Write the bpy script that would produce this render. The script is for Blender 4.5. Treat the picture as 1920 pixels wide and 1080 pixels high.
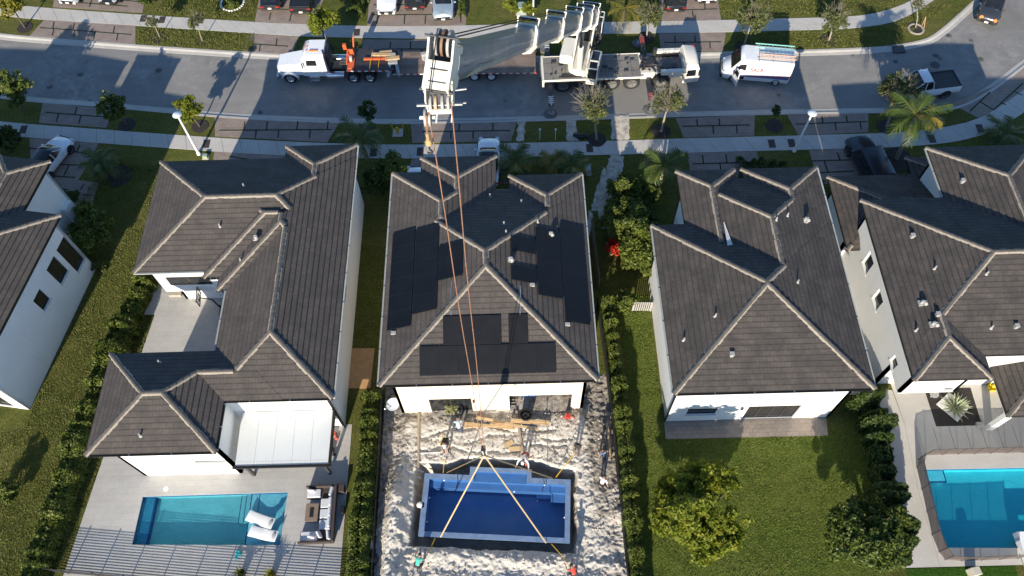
import bpy, math, random
import numpy as np
from mathutils import Vector, Matrix
from mathutils.geometry import tessellate_polygon

for o in list(bpy.data.objects):
    bpy.data.objects.remove(o)
SC = bpy.context.scene
COL = SC.collection
R = math.radians
random.seed(7)
rng = np.random.default_rng(7)

# ------------------------------------------------------------------ camera
CAM_H, FPX = 50.0, 1484.04
_p, _r, _w = R(60.4208), R(2.1018), R(0.6380)
_f = Vector((0, math.cos(_p), -math.sin(_p))); _rt = Vector((1, 0, 0)); _dn = _f.cross(_rt)
_Z = Matrix.Rotation(_w, 3, 'Z')
_f, _rt, _dn = _Z @ _f, _Z @ _rt, _Z @ _dn
_ax = math.cos(_r) * _rt + math.sin(_r) * _dn
_ay = math.cos(_r) * _dn - math.sin(_r) * _rt
cam_d = bpy.data.cameras.new('camera'); cam = bpy.data.objects.new('camera', cam_d); COL.objects.link(cam)
cam_d.sensor_width = 36.0; cam_d.lens = 36.0 * FPX / 1920.0
cam_d.clip_start = 0.5; cam_d.clip_end = 3000
_m = Matrix((( _ax.x, -_ay.x, -_f.x), (_ax.y, -_ay.y, -_f.y), (_ax.z, -_ay.z, -_f.z))).to_4x4()
_m.translation = (0, 0, CAM_H)
cam.matrix_world = _m
SC.camera = cam

def W(px, py, z=0.0):
    """survey point: where the sight line of a measured photo point meets height z (metres)"""
    d = _f * FPX + _ax * (px - 960) + _ay * (py - 540)
    t = (z - CAM_H) / d.z
    return Vector((d.x * t, d.y * t, z))

# ------------------------------------------------------------------ light
SUN_EL, SUN_AZ = R(20.9), R(13.1)          # shadows run to +Y, a little to +X
SUN_STRENGTH, SKY_STRENGTH, EXPOSURE = 4.9, 0.12, 0.82
wd = bpy.data.worlds.new('World'); SC.world = wd; wd.use_nodes = True
nt = wd.node_tree; bg = nt.nodes['Background']
sky = nt.nodes.new('ShaderNodeTexSky'); sky.sky_type = 'NISHITA'; sky.sun_disc = False
sky.sun_elevation = SUN_EL; sky.sun_rotation = math.pi + SUN_AZ
sky.air_density = 1.0; sky.dust_density = 0.2; sky.ozone_density = 4.5
nt.links.new(sky.outputs[0], bg.inputs[0]); bg.inputs[1].default_value = SKY_STRENGTH
sl = bpy.data.lights.new('sun', 'SUN'); sl.energy = SUN_STRENGTH; sl.angle = R(0.5); sl.color = (1.0, 0.90, 0.75)
so = bpy.data.objects.new('sun', sl); COL.objects.link(so)
SUN_D = Vector((math.sin(SUN_AZ) * math.cos(SUN_EL), math.cos(SUN_AZ) * math.cos(SUN_EL), -math.sin(SUN_EL)))
so.rotation_euler = SUN_D.to_track_quat('-Z', 'Y').to_euler(); so.location = (-15, -40, 60)
SC.view_settings.view_transform = 'Standard'; SC.view_settings.look = 'None'
SC.view_settings.exposure = EXPOSURE; SC.view_settings.gamma = 1.0
SC.render.engine = 'CYCLES'

# ------------------------------------------------------------------ helpers
ROOTM = {}
class MB:
    """collects shapes and links them as one mesh object"""
    def __init__(s, root=None):
        s.v = []; s.f = []; s.uv = {}; s.mi = {}; s.B = ROOTM[root.name].inverted() if root is not None and root.name in ROOTM else Matrix.Identity(4)
        s.M = Matrix.Identity(4); s.root = root; s.cur = 0
    def add(s, vs, fs, uvs=None):
        n = len(s.v); T = s.B @ s.M
        for p in vs: s.v.append(tuple(T @ Vector(p)))
        for i, f in enumerate(fs):
            if uvs: s.uv[len(s.f)] = uvs[i]
            if s.cur: s.mi[len(s.f)] = s.cur
            s.f.append(tuple(n + k for k in f))
        return s
    def bx(s, x0, x1, y0, y1, z0, z1):
        return s.add([(x0,y0,z0),(x1,y0,z0),(x1,y1,z0),(x0,y1,z0),(x0,y0,z1),(x1,y0,z1),(x1,y1,z1),(x0,y1,z1)],
                     [(3,2,1,0),(4,5,6,7),(0,1,5,4),(1,2,6,5),(2,3,7,6),(3,0,4,7)])
    def box(s, c, size, rz=0.0, rx=0.0, ry=0.0):
        old = s.M; s.M = s.M @ Matrix.Translation(c) @ Matrix.Rotation(rz,4,'Z') @ Matrix.Rotation(ry,4,'Y') @ Matrix.Rotation(rx,4,'X')
        a, b, c2 = size[0]/2, size[1]/2, size[2]/2
        s.bx(-a,a,-b,b,-c2,c2); s.M = old; return s
    def tube(s, p0, p1, r0, r1=None, n=8, cap=True):
        r1 = r0 if r1 is None else r1
        p0 = Vector(p0); p1 = Vector(p1); d = (p1-p0)
        if d.length < 1e-6: return s
        d.normalize(); a = d.orthogonal().normalized(); b = d.cross(a)
        vs = []
        for p, r in ((p0,r0),(p1,r1)):
            for k in range(n):
                t = 2*math.pi*k/n; vs.append(p + (a*math.cos(t)+b*math.sin(t))*r)
        fs = [(k,(k+1)%n,n+(k+1)%n,n+k) for k in range(n)]
        if cap: fs += [tuple(range(n-1,-1,-1)), tuple(range(n,2*n))]
        return s.add(vs, fs)
    def path(s, pts, r, n=6):
        for a, b in zip(pts[:-1], pts[1:]): s.tube(a, b, r, r, n)
        return s
    def rings(s, rings, cap=True, closed=True):
        n = len(rings[0]); vs = [p for r in rings for p in r]; fs = []
        for i in range(len(rings)-1):
            for k in range(n if closed else n-1):
                k2 = (k+1) % n
                fs.append((i*n+k, i*n+k2, (i+1)*n+k2, (i+1)*n+k))
        if cap and closed:
            fs.append(tuple(range(n-1,-1,-1))); fs.append(tuple((len(rings)-1)*n+k for k in range(n)))
        return s.add(vs, fs)
    def lathe(s, prof, c=(0,0,0), n=16, cap=True):
        rs = [[(c[0]+r*math.cos(2*math.pi*k/n), c[1]+r*math.sin(2*math.pi*k/n), c[2]+z) for k in range(n)] for r, z in prof]
        return s.rings(rs, cap)
    def prism(s, poly, z0, z1):
        n = len(poly); tris = tessellate_polygon([[Vector((p[0],p[1],0)) for p in poly]])
        vs = [(p[0],p[1],z0) for p in poly] + [(p[0],p[1],z1) for p in poly]
        a = sum(poly[i][0]*poly[(i+1)%n][1]-poly[(i+1)%n][0]*poly[i][1] for i in range(n))
        fs = []
        for t in tris:
            q = [poly[i] for i in t]
            ar = (q[1][0]-q[0][0])*(q[2][1]-q[0][1])-(q[2][0]-q[0][0])*(q[1][1]-q[0][1])
            t = t if ar > 0 else (t[0],t[2],t[1])
            fs.append(tuple(n+i for i in t)); fs.append(tuple(reversed(t)))
        for i in range(n):
            j = (i+1) % n
            fs.append((i,j,n+j,n+i) if a > 0 else (j,i,n+i,n+j))
        return s.add(vs, fs)
    def sheet(s, poly, z, holes=()):
        loops = [[Vector((p[0],p[1],0)) for p in poly]] + [[Vector((p[0],p[1],0)) for p in h] for h in holes]
        tris = tessellate_polygon(loops); flat = [p for l in loops for p in l]; fs = []
        for t in tris:
            q = [flat[i] for i in t]
            ar = (q[1].x-q[0].x)*(q[2].y-q[0].y)-(q[2].x-q[0].x)*(q[1].y-q[0].y)
            if abs(ar) < 1e-9: continue
            fs.append(t if ar > 0 else (t[0],t[2],t[1]))
        return s.add([(p.x,p.y,z) for p in flat], fs)
    def ball(s, c, r, n=10, m=6):
        if not hasattr(r, '__len__'): r = (r,r,r)
        vs = [(c[0],c[1],c[2]-r[2])]; fs = []
        for i in range(1, m):
            ph = -math.pi/2 + math.pi*i/m
            for k in range(n):
                t = 2*math.pi*k/n
                vs.append((c[0]+r[0]*math.cos(ph)*math.cos(t), c[1]+r[1]*math.cos(ph)*math.sin(t), c[2]+r[2]*math.sin(ph)))
        vs.append((c[0],c[1],c[2]+r[2]))
        for k in range(n): fs.append((0, 1+(k+1)%n, 1+k))
        for i in range(m-2):
            for k in range(n):
                a = 1+i*n; fs.append((a+k, a+(k+1)%n, a+n+(k+1)%n, a+n+k))
        a = 1+(m-2)*n
        for k in range(n): fs.append((a+k, a+(k+1)%n, len(vs)-1))
        return s.add(vs, fs)
    def build(s, name, mat, parent='root', smooth=0, bevel=0, mats=()):
        me = bpy.data.meshes.new(name); me.from_pydata(s.v, [], s.f)
        if s.uv:
            ul = me.uv_layers.new(name='UVMap').data
            for p in me.polygons:
                u = s.uv.get(p.index)
                if u:
                    for k, li in enumerate(p.loop_indices): ul[li].uv = u[k]
        me.materials.append(mat)
        for m in mats: me.materials.append(m)
        for i, k in s.mi.items(): me.polygons[i].material_index = k
        if smooth:
            me.polygons.foreach_set('use_smooth', [True]*len(me.polygons)); me.set_sharp_from_angle(angle=R(smooth))
        o = bpy.data.objects.new(name, me); COL.objects.link(o)
        par = s.root if parent == 'root' else parent
        if par is not None: o.parent = par
        if bevel:
            b = o.modifiers.new('bevel', 'BEVEL'); b.width = bevel; b.segments = 2; b.limit_method = 'ANGLE'; b.angle_limit = R(40)
        return o

def np_mesh(name, verts, quads, mat, parent=None, uv=None, smooth=False):
    me = bpy.data.meshes.new(name); nv, nf = len(verts), len(quads); k = quads.shape[1]
    me.vertices.add(nv); me.vertices.foreach_set('co', np.asarray(verts, np.float32).ravel())
    me.loops.add(nf*k); me.loops.foreach_set('vertex_index', np.asarray(quads, np.int32).ravel())
    me.polygons.add(nf); me.polygons.foreach_set('loop_start', np.arange(0, nf*k, k, dtype=np.int32))
    try: me.polygons.foreach_set('loop_total', np.full(nf, k, np.int32))
    except Exception: pass
    if smooth: me.polygons.foreach_set('use_smooth', np.ones(nf, bool))
    me.update(calc_edges=True); me.validate()
    me.materials.append(mat)
    o = bpy.data.objects.new(name, me); COL.objects.link(o)
    if parent is not None: o.parent = parent
    return o

def tag(o, label=None, cat=None, group=None, kind=None):
    if label: o['label'] = label
    if cat: o['category'] = cat
    if group: o['group'] = group
    if kind: o['kind'] = kind
    return o
def thing(name, label, cat, loc=(0,0,0), rz=0.0, group=None):
    o = bpy.data.objects.new(name, None); COL.objects.link(o); o.empty_display_size = 0.3
    o.location = loc; o.rotation_euler = (0,0,rz)
    ROOTM[o.name] = Matrix.Translation(loc) @ Matrix.Rotation(rz,4,'Z')
    return tag(o, label, cat, group)
def local(root):            # a mesh builder in the thing's own coordinates
    m = MB(); m.root = root; return m
def dup(root, loc, rz, label=None, group=None, scale=None):
    r = root.copy(); COL.objects.link(r); r.location = loc; r.rotation_euler = (0,0,rz)
    if scale: r.scale = scale
    if label: r['label'] = label
    if group: r['group'] = group
    for ch in list(root.children):
        c = ch.copy(); COL.objects.link(c); c.parent = r
        for g in list(ch.children):
            d = g.copy(); COL.objects.link(d); d.parent = c
    return r
def struct(o): o['kind'] = 'structure'; return o

# ------------------------------------------------------------------ materials
def _mat(name):
    m = bpy.data.materials.new(name); m.use_nodes = True; n = m.node_tree
    return m, n, n.nodes['Principled BSDF']
def nd(n, t, **kw):
    x = n.nodes.new(t)
    for k, v in kw.items():
        if k.startswith('i_'): x.inputs[int(k[2:]) if k[2:].isdigit() else k[2:].replace('_',' ')].default_value = v
        else: setattr(x, k, v)
    return x
def c4(c): return (c[0], c[1], c[2], 1.0)
def ramp(n, fac, stops):
    r = n.nodes.new('ShaderNodeValToRGB'); e = r.color_ramp.elements
    while len(e) < len(stops): e.new(0.5)
    for i, (p, c) in enumerate(stops): e[i].position = p; e[i].color = c4(c) if len(c) == 3 else c
    n.links.new(fac, r.inputs[0]); return r.outputs[0]
def noise(n, scale, detail=4, rough=0.6, coord=None, dist=0.0):
    t = nd(n, 'ShaderNodeTexNoise'); t.inputs['Scale'].default_value = scale; t.inputs['Detail'].default_value = detail
    t.inputs['Roughness'].default_value = rough; t.inputs['Distortion'].default_value = dist
    n.links.new(coord if coord else texco(n), t.inputs['Vector']); return t.outputs[0]
def texco(n, which='Object'):
    for x in n.nodes:
        if x.type == 'TEX_COORD': return x.outputs[which]
    return nd(n, 'ShaderNodeTexCoord').outputs[which]
def mixc(n, fac, a, b, mode='MIX'):
    m = n.nodes.new('ShaderNodeMix'); m.data_type = 'RGBA'; m.blend_type = mode
    for s_, v in ((0, fac), (6, a), (7, b)):
        if hasattr(v, 'is_linked') or hasattr(v, 'links'): n.links.new(v, m.inputs[s_])
        else: m.inputs[s_].default_value = v if s_ == 0 else (c4(v) if len(v) == 3 else v)
    return m.outputs[2]
def bump(n, bsdf, h, strength=0.5, dist=0.02):
    b = nd(n, 'ShaderNodeBump'); b.inputs['Strength'].default_value = strength; b.inputs['Distance'].default_value = dist
    n.links.new(h, b.inputs['Height']); n.links.new(b.outputs[0], bsdf.inputs['Normal']); return b
def plain(name, col, rough=0.6, metal=0.0, var=0.12, scale=3.0, coat=0.0, bmp=0.0):
    m, n, b = _mat(name)
    f = noise(n, scale, 5, 0.65)
    lo = tuple(max(0, c*(1-var)) for c in col); hi = tuple(min(1, c*(1+var)) for c in col)
    n.links.new(ramp(n, f, [(0.3, lo), (0.7, hi)]), b.inputs['Base Color'])
    b.inputs['Roughness'].default_value = rough; b.inputs['Metallic'].default_value = metal
    b.inputs['Coat Weight'].default_value = coat; b.inputs['Coat Roughness'].default_value = 0.08
    if bmp: bump(n, b, noise(n, scale*6, 4), bmp, 0.02)
    return m
def glass_dark(name, col=(0.012,0.014,0.016), rough=0.06):
    m, n, b = _mat(name)
    n.links.new(ramp(n, noise(n, 1.2, 2), [(0.3, tuple(c*0.6 for c in col)), (0.7, tuple(c*1.6 for c in col))]), b.inputs['Base Color'])
    b.inputs['Roughness'].default_value = rough; b.inputs['Specular IOR Level'].default_value = 0.6
    return m

def m_roof(name, c0, c1, c2):
    m, n, b = _mat(name)
    uv = texco(n, 'UV')
    mp = nd(n, 'ShaderNodeMapping'); n.links.new(uv, mp.inputs[0])
    br = nd(n, 'ShaderNodeTexBrick'); br.offset = 0.5; br.squash = 1.0
    for k, v in (('Scale',1.0),('Mortar Size',0.009),('Mortar Smooth',0.2),('Bias',0.0),('Brick Width',0.42),('Row Height',0.34)): br.inputs[k].default_value = v
    br.inputs['Color1'].default_value = c4(c0); br.inputs['Color2'].default_value = c4(c1); br.inputs['Mortar'].default_value = c4(tuple(c*0.5 for c in c0))
    n.links.new(mp.outputs[0], br.inputs['Vector'])
    big = noise(n, 0.9, 6, 0.65, uv, 0.4); fine = noise(n, 9, 4, 0.7, uv)
    c = mixc(n, ramp(n, big, [(0.42,(0,0,0)),(0.68,(1,1,1))]), br.outputs['Color'], c2)
    c = mixc(n, 0.35, c, ramp(n, fine, [(0.25,(0.25,0.25,0.25)),(0.75,(0.95,0.93,0.9))]), 'OVERLAY')
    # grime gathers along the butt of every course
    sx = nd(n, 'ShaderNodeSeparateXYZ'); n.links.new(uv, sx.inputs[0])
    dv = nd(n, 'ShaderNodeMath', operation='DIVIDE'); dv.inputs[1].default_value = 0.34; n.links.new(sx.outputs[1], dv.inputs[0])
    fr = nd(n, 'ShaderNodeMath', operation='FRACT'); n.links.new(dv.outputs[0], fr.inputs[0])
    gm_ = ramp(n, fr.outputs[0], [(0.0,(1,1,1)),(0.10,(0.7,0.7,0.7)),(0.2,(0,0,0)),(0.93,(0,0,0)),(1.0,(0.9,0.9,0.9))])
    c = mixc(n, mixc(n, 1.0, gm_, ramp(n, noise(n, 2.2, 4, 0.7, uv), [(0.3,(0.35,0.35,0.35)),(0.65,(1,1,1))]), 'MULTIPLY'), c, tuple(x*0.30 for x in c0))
    # rain streaks run down the slope
    mp2 = nd(n, 'ShaderNodeMapping'); n.links.new(uv, mp2.inputs[0]); mp2.inputs['Scale'].default_value = (4.0, 0.35, 1)
    st = noise(n, 1.0, 5, 0.7, mp2.outputs[0])
    c = mixc(n, ramp(n, st, [(0.5,(0,0,0)),(0.8,(0.5,0.5,0.5))]), c, tuple(x*0.55 for x in c0))
    n.links.new(c, b.inputs['Base Color']); b.inputs['Roughness'].default_value = 0.82
    b.inputs['Specular IOR Level'].default_value = 0.25
    bump(n, b, fine, 0.35, 0.02)
    return m

def m_grass(name, a, b_, c_, dry=0.35):
    m, n, b = _mat(name)
    g = texco(n)
    big = noise(n, 0.18, 6, 0.65, g, 0.8); mid = noise(n, 1.7, 6, 0.75, g, 0.3); fine = noise(n, 7.5, 6, 0.85, g)
    c = mixc(n, ramp(n, mid, [(0.36,(0,0,0)),(0.66,(1,1,1))]), a, b_)
    c = mixc(n, ramp(n, big, [(0.45,(0,0,0)),(0.70,(dry*2,)*3)]), c, c_)
    # mower lanes, very faint, and bare or dry patches
    mp = nd(n, 'ShaderNodeMapping'); n.links.new(g, mp.inputs[0]); mp.inputs['Scale'].default_value = (0.12, 1.0, 1); mp.inputs['Rotation'].default_value = (0, 0, 0.25)
    ln_ = noise(n, 1.1, 3, 0.5, mp.outputs[0])
    c = mixc(n, 0.30, c, ramp(n, ln_, [(0.4,(0.36,0.38,0.36)),(0.62,(0.66,0.64,0.6))]), 'OVERLAY')
    pt = noise(n, 0.55, 6, 0.75, g, 1.2)
    c = mixc(n, ramp(n, pt, [(0.58,(0,0,0)),(0.74,(dry*1.6,)*3)]), c, (0.17,0.135,0.06))
    c = mixc(n, 1.0, c, ramp(n, fine, [(0.34,(0.16,0.17,0.14)),(0.52,(0.5,0.5,0.48)),(0.68,(0.88,0.86,0.80))]), 'OVERLAY')
    n.links.new(c, b.inputs['Base Color']); b.inputs['Roughness'].default_value = 0.95; b.inputs['Specular IOR Level'].default_value = 0.1
    mm = nd(n, 'ShaderNodeMath', operation='MULTIPLY_ADD'); mm.inputs[1].default_value = 0.35; n.links.new(mid, mm.inputs[0]); n.links.new(fine, mm.inputs[2])
    bump(n, b, mm.outputs[0], 1.0, 0.28)
    return m

def m_asphalt(name):
    m, n, b = _mat(name); g = texco(n)
    big = noise(n, 0.35, 6, 0.6, g, 0.8); fine = noise(n, 30, 3, 0.7, g)
    mp = nd(n, 'ShaderNodeMapping'); n.links.new(g, mp.inputs[0]); mp.inputs['Scale'].default_value = (0.05, 1.1, 1)
    tr = noise(n, 1.0, 4, 0.6, mp.outputs[0])
    c = ramp(n, big, [(0.3,(0.165,0.16,0.15)),(0.7,(0.225,0.215,0.2))])
    c = mixc(n, ramp(n, tr, [(0.5,(0,0,0)),(0.75,(0.5,0.5,0.5))]), c, (0.26,0.25,0.235))
    c = mixc(n, 0.4, c, ramp(n, fine, [(0.3,(0.3,0.3,0.3)),(0.7,(0.72,0.72,0.72))]), 'OVERLAY')
    du = noise(n, 0.16, 5, 0.65, g, 1.0); ds_ = noise(n, 1.4, 6, 0.75, g, 0.6)
    dm = mixc(n, 1.0, ramp(n, du, [(0.48,(0,0,0)),(0.62,(1,1,1))]), ramp(n, ds_, [(0.42,(0,0,0)),(0.7,(0.7,0.7,0.7))]), 'MULTIPLY')
    c = mixc(n, dm, c, (0.36,0.345,0.315))
    mp3 = nd(n, 'ShaderNodeMapping'); n.links.new(g, mp3.inputs[0]); mp3.inputs['Scale'].default_value = (0.35, 2.6, 1); mp3.inputs['Rotation'].default_value = (0,0,0.12)
    c = mixc(n, ramp(n, noise(n, 0.9, 5, 0.7, mp3.outputs[0], 0.4), [(0.60,(0,0,0)),(0.72,(0.4,0.4,0.4))]), c, (0.10,0.098,0.093))
    # oil drips and small tyre scuffs
    v = nd(n, 'ShaderNodeTexVoronoi'); v.inputs['Scale'].default_value = 0.55; v.inputs['Randomness'].default_value = 1.0
    wv = mixc(n, 0.12, g, nd_noise_col(n, g, 3.0)); n.links.new(wv, v.inputs['Vector'])
    sp = ramp(n, v.outputs[0], [(0.10,(1,1,1)),(0.17,(0,0,0))])
    msk = mixc(n, 1.0, sp, ramp(n, noise(n, 0.8, 2, 0.5, g), [(0.46,(0,0,0)),(0.56,(0.85,0.85,0.85))]), 'MULTIPLY')
    c = mixc(n, msk, c, (0.045,0.042,0.04))
    n.links.new(c, b.inputs['Base Color']); b.inputs['Roughness'].default_value = 0.9
    bump(n, b, fine, 0.35, 0.02)
    return m
def nd_noise_col(n, g, s):
    t = nd(n, 'ShaderNodeTexNoise'); t.inputs['Scale'].default_value = s; n.links.new(g, t.inputs['Vector']); return t.outputs[1]

def m_concrete(name, c0, c1, joint=0.0, stain=0.3, dirx=True):
    m, n, b = _mat(name); g = texco(n)
    big = noise(n, 0.5, 6, 0.65, g, 0.5); fine = noise(n, 25, 4, 0.7, g)
    c = ramp(n, big, [(0.3,c0),(0.7,c1)])
    c = mixc(n, 0.25, c, ramp(n, fine, [(0.3,(0.3,0.3,0.3)),(0.7,(0.75,0.75,0.75))]), 'OVERLAY')
    st = noise(n, 1.3, 5, 0.7, g, 1.5)
    c = mixc(n, ramp(n, st, [(0.52,(0,0,0)),(0.8,(stain,)*3)]), c, tuple(x*0.45 for x in c0))
    n.links.new(c, b.inputs['Base Color']); b.inputs['Roughness'].default_value = 0.9
    bump(n, b, fine, 0.2, 0.01)
    return m

def m_paver(name, c0, c1, c2, bw=0.42, bh=0.21, mort=0.012, mc=0.4):
    m, n, b = _mat(name); g = texco(n)
    br = nd(n, 'ShaderNodeTexBrick'); br.offset = 0.5
    for k, v in (('Scale',1.0),('Mortar Size',mort),('Mortar Smooth',0.1),('Bias',0.0),('Brick Width',bw),('Row Height',bh)): br.inputs[k].default_value = v
    br.inputs['Color1'].default_value = c4(c0); br.inputs['Color2'].default_value = c4(c1); br.inputs['Mortar'].default_value = c4(tuple(x*mc for x in c0))
    n.links.new(g, br.inputs['Vector'])
    big = noise(n, 0.8, 6, 0.7, g, 0.5)
    c = mixc(n, ramp(n, big, [(0.4,(0,0,0)),(0.7,(0.8,0.8,0.8))]), br.outputs[0], c2)
    c = mixc(n, 0.3, c, ramp(n, noise(n, 18, 4, 0.7, g), [(0.3,(0.3,0.3,0.3)),(0.7,(0.75,0.75,0.75))]), 'OVERLAY')
    n.links.new(c, b.inputs['Base Color']); b.inputs['Roughness'].default_value = 0.85
    iv = nd(n, 'ShaderNodeMath', operation='SUBTRACT'); iv.inputs[0].default_value = 1.0; n.links.new(br.outputs['Fac'], iv.inputs[1])
    bump(n, b, iv.outputs[0], 0.4, 0.01)
    return m

def m_stucco(name, col, dirt=0.25):
    m, n, b = _mat(name); g = texco(n)
    f = noise(n, 40, 4, 0.7, g); big = noise(n, 0.6, 5, 0.65, g)
    mp = nd(n, 'ShaderNodeMapping'); n.links.new(g, mp.inputs[0]); mp.inputs['Scale'].default_value = (2.5, 2.5, 0.2)
    st = noise(n, 1.0, 5, 0.7, mp.outputs[0])
    c = ramp(n, big, [(0.3,tuple(x*0.93 for x in col)),(0.7,col)])
    c = mixc(n, ramp(n, st, [(0.55,(0,0,0)),(0.85,(dirt,)*3)]), c, tuple(x*0.55 for x in col))
    n.links.new(c, b.inputs['Base Color']); b.inputs['Roughness'].default_value = 0.92; b.inputs['Specular IOR Level'].default_value = 0.2
    bump(n, b, f, 0.25, 0.01)
    return m

def m_leaf(name, cols, rough=0.55, trans=0.25):
    m, n, b = _mat(name); g = texco(n)
    f = noise(n, 1.6, 4, 0.65, g); f2 = noise(n, 9.0, 3, 0.6, g)
    c = ramp(n, f, [(0.28,cols[0]),(0.5,cols[1]),(0.72,cols[2])])
    c = mixc(n, 0.55, c, ramp(n, f2, [(0.3,(0.25,0.25,0.25)),(0.7,(0.8,0.8,0.75))]), 'OVERLAY')
    n.links.new(c, b.inputs['Base Color']); b.inputs['Roughness'].default_value = rough; b.inputs['Specular IOR Level'].default_value = 0.35
    t = nd(n, 'ShaderNodeBsdfTranslucent'); n.links.new(mixc(n, 1.0, c, (1.0,1.0,0.5), 'MULTIPLY'), t.inputs[0])
    mx = nd(n, 'ShaderNodeMixShader'); mx.inputs[0].default_value = trans
    n.links.new(b.outputs[0], mx.inputs[1]); n.links.new(t.outputs[0], mx.inputs[2])
    n.links.new(mx.outputs[0], n.nodes['Material Output'].inputs[0])
    return m

def m_water(name, tint, wave=6.0, amp=0.4):
    m, n, b = _mat(name); out = n.nodes['Material Output']; g = texco(n)
    tr = nd(n, 'ShaderNodeBsdfTransparent'); tr.inputs[0].default_value = c4(tint)
    gl = nd(n, 'ShaderNodeBsdfGlossy'); gl.inputs['Roughness'].default_value = 0.04
    h = noise(n, wave, 3, 0.55, g, 0.8)
    bp = nd(n, 'ShaderNodeBump'); bp.inputs['Strength'].default_value = amp; bp.inputs['Distance'].default_value = 0.05
    n.links.new(h, bp.inputs['Height']); n.links.new(bp.outputs[0], gl.inputs['Normal'])
    ge = nd(n, 'ShaderNodeNewGeometry'); dt = nd(n, 'ShaderNodeVectorMath', operation='DOT_PRODUCT')
    n.links.new(ge.outputs['Incoming'], dt.inputs[0]); n.links.new(bp.outputs[0], dt.inputs[1])
    ab = nd(n, 'ShaderNodeMath', operation='ABSOLUTE'); n.links.new(dt.outputs['Value'], ab.inputs[0])
    om = nd(n, 'ShaderNodeMath', operation='SUBTRACT', use_clamp=True); om.inputs[0].default_value = 1.0; n.links.new(ab.outputs[0], om.inputs[1])
    pw_ = nd(n, 'ShaderNodeMath', operation='POWER'); pw_.inputs[1].default_value = 5.0; n.links.new(om.outputs[0], pw_.inputs[0])
    fr = nd(n, 'ShaderNodeMath', operation='MULTIPLY_ADD'); fr.inputs[1].default_value = 0.97; fr.inputs[2].default_value = 0.025; n.links.new(pw_.outputs[0], fr.inputs[0])
    mx = nd(n, 'ShaderNodeMixShader'); n.links.new(fr.outputs[0], mx.inputs[0]); n.links.new(tr.outputs[0], mx.inputs[1]); n.links.new(gl.outputs[0], mx.inputs[2])
    n.links.new(mx.outputs[0], out.inputs[0])
    return m
def m_screen(name, col, clear=0.5):
    m, n, b = _mat(name); out = n.nodes['Material Output']
    n.links.new(ramp(n, noise(n, 4, 3), [(0.3,tuple(c*0.8 for c in col)),(0.7,tuple(c*1.2 for c in col))]), b.inputs['Base Color']); b.inputs['Roughness'].default_value = 0.8
    tr = nd(n, 'ShaderNodeBsdfTransparent'); mx = nd(n, 'ShaderNodeMixShader'); mx.inputs[0].default_value = 1-clear
    n.links.new(tr.outputs[0], mx.inputs[1]); n.links.new(b.outputs[0], mx.inputs[2]); n.links.new(mx.outputs[0], out.inputs[0])
    return m

ROOF_A = m_roof('roof_tile_brown', (0.094,0.081,0.071), (0.080,0.069,0.061), (0.060,0.053,0.049))
ROOF_B = m_roof('roof_tile_weathered', (0.086,0.074,0.065), (0.070,0.061,0.055), (0.045,0.041,0.039))
CAP = plain('ridge_cap_tile', (0.105,0.092,0.08), 0.85, var=0.25, scale=4)
MORTAR = plain('ridge_mortar', (0.27,0.235,0.19), 0.9, var=0.2, scale=5)
GUTTER_DK = plain('dark_gutter', (0.018,0.017,0.016), 0.45, 0.3)
GUTTER_LT = plain('light_gutter', (0.35,0.36,0.33), 0.5)
SOFFIT = plain('soffit_paint', (0.6,0.6,0.58), 0.8)
WHITE_ST = m_stucco('white_stucco', (0.78,0.78,0.76))
CREAM_ST = m_stucco('cream_stucco', (0.74,0.66,0.53))
GREY_ST = m_stucco('grey_white_stucco', (0.66,0.66,0.63))
ASPHALT = m_asphalt('asphalt')
SIDEWALK = m_concrete('sidewalk_concrete', (0.40,0.38,0.345), (0.48,0.455,0.41))
KERB = m_concrete('kerb_concrete', (0.36,0.34,0.31), (0.44,0.42,0.38))
DRIVE = m_paver('driveway_paver', (0.25,0.195,0.16), (0.20,0.155,0.13), (0.28,0.225,0.185), 0.5, 0.3, 0.012, 0.6)
LAWN = m_grass('lawn_grass', (0.105,0.125,0.028), (0.16,0.175,0.042), (0.22,0.19,0.07), .40)
LAWN2 = m_grass('back_lawn_grass', (0.115,0.16,0.03), (0.155,0.20,0.04), (0.20,0.20,0.06), 0.3)
TURF = m_grass('artificial_turf', (0.05,0.12,0.015), (0.06,0.15,0.018), (0.05,0.13,0.02), 0.1)
JOINT = plain('grass_joint', (0.022,0.034,0.012), 0.95, var=0.4, scale=8)
SOIL = plain('mulch_soil', (0.030,0.025,0.022), 0.95, var=0.4, scale=7, bmp=0.25)
EARTH = plain('earth', (0.12,0.10,0.08), 0.95)
WHITE_P = plain('white_paint', (0.78,0.78,0.76), 0.4, var=0.06, coat=0.3)
CRANE_W = plain('crane_cream_paint', (0.74,0.70,0.60), 0.45, var=0.12, scale=2.5, coat=0.2)
BLACK_P = plain('black_plastic', (0.012,0.012,0.013), 0.5)
RUBBER = plain('tyre_rubber', (0.016,0.016,0.016), 0.85, var=0.3)
STEEL = plain('steel', (0.38,0.38,0.38), 0.35, 0.8)
DKSTEEL = plain('dark_steel', (0.06,0.06,0.062), 0.5, 0.5, var=0.3)
ALU = plain('brushed_aluminium', (0.62,0.63,0.64), 0.3, 0.9)
GLASS = glass_dark('dark_glass')
FRAME_DK = plain('bronze_window_frame', (0.05,0.047,0.045), 0.4)
FRAME_LT = plain('white_window_frame', (0.7,0.7,0.68), 0.4)
WOOD = plain('lumber', (0.46,0.31,0.16), 0.8, var=0.2, scale=3)
ORANGE = plain('orange_paint', (0.55,0.10,0.03), 0.5, var=0.2)
RED = plain('red_paint', (0.5,0.03,0.02), 0.5)
YELLOW = plain('yellow_paint', (0.62,0.38,0.02), 0.5)
ROPE_T = plain('rope_tan', (0.25,0.125,0.075), 0.8, var=0.3, scale=6)
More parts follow.
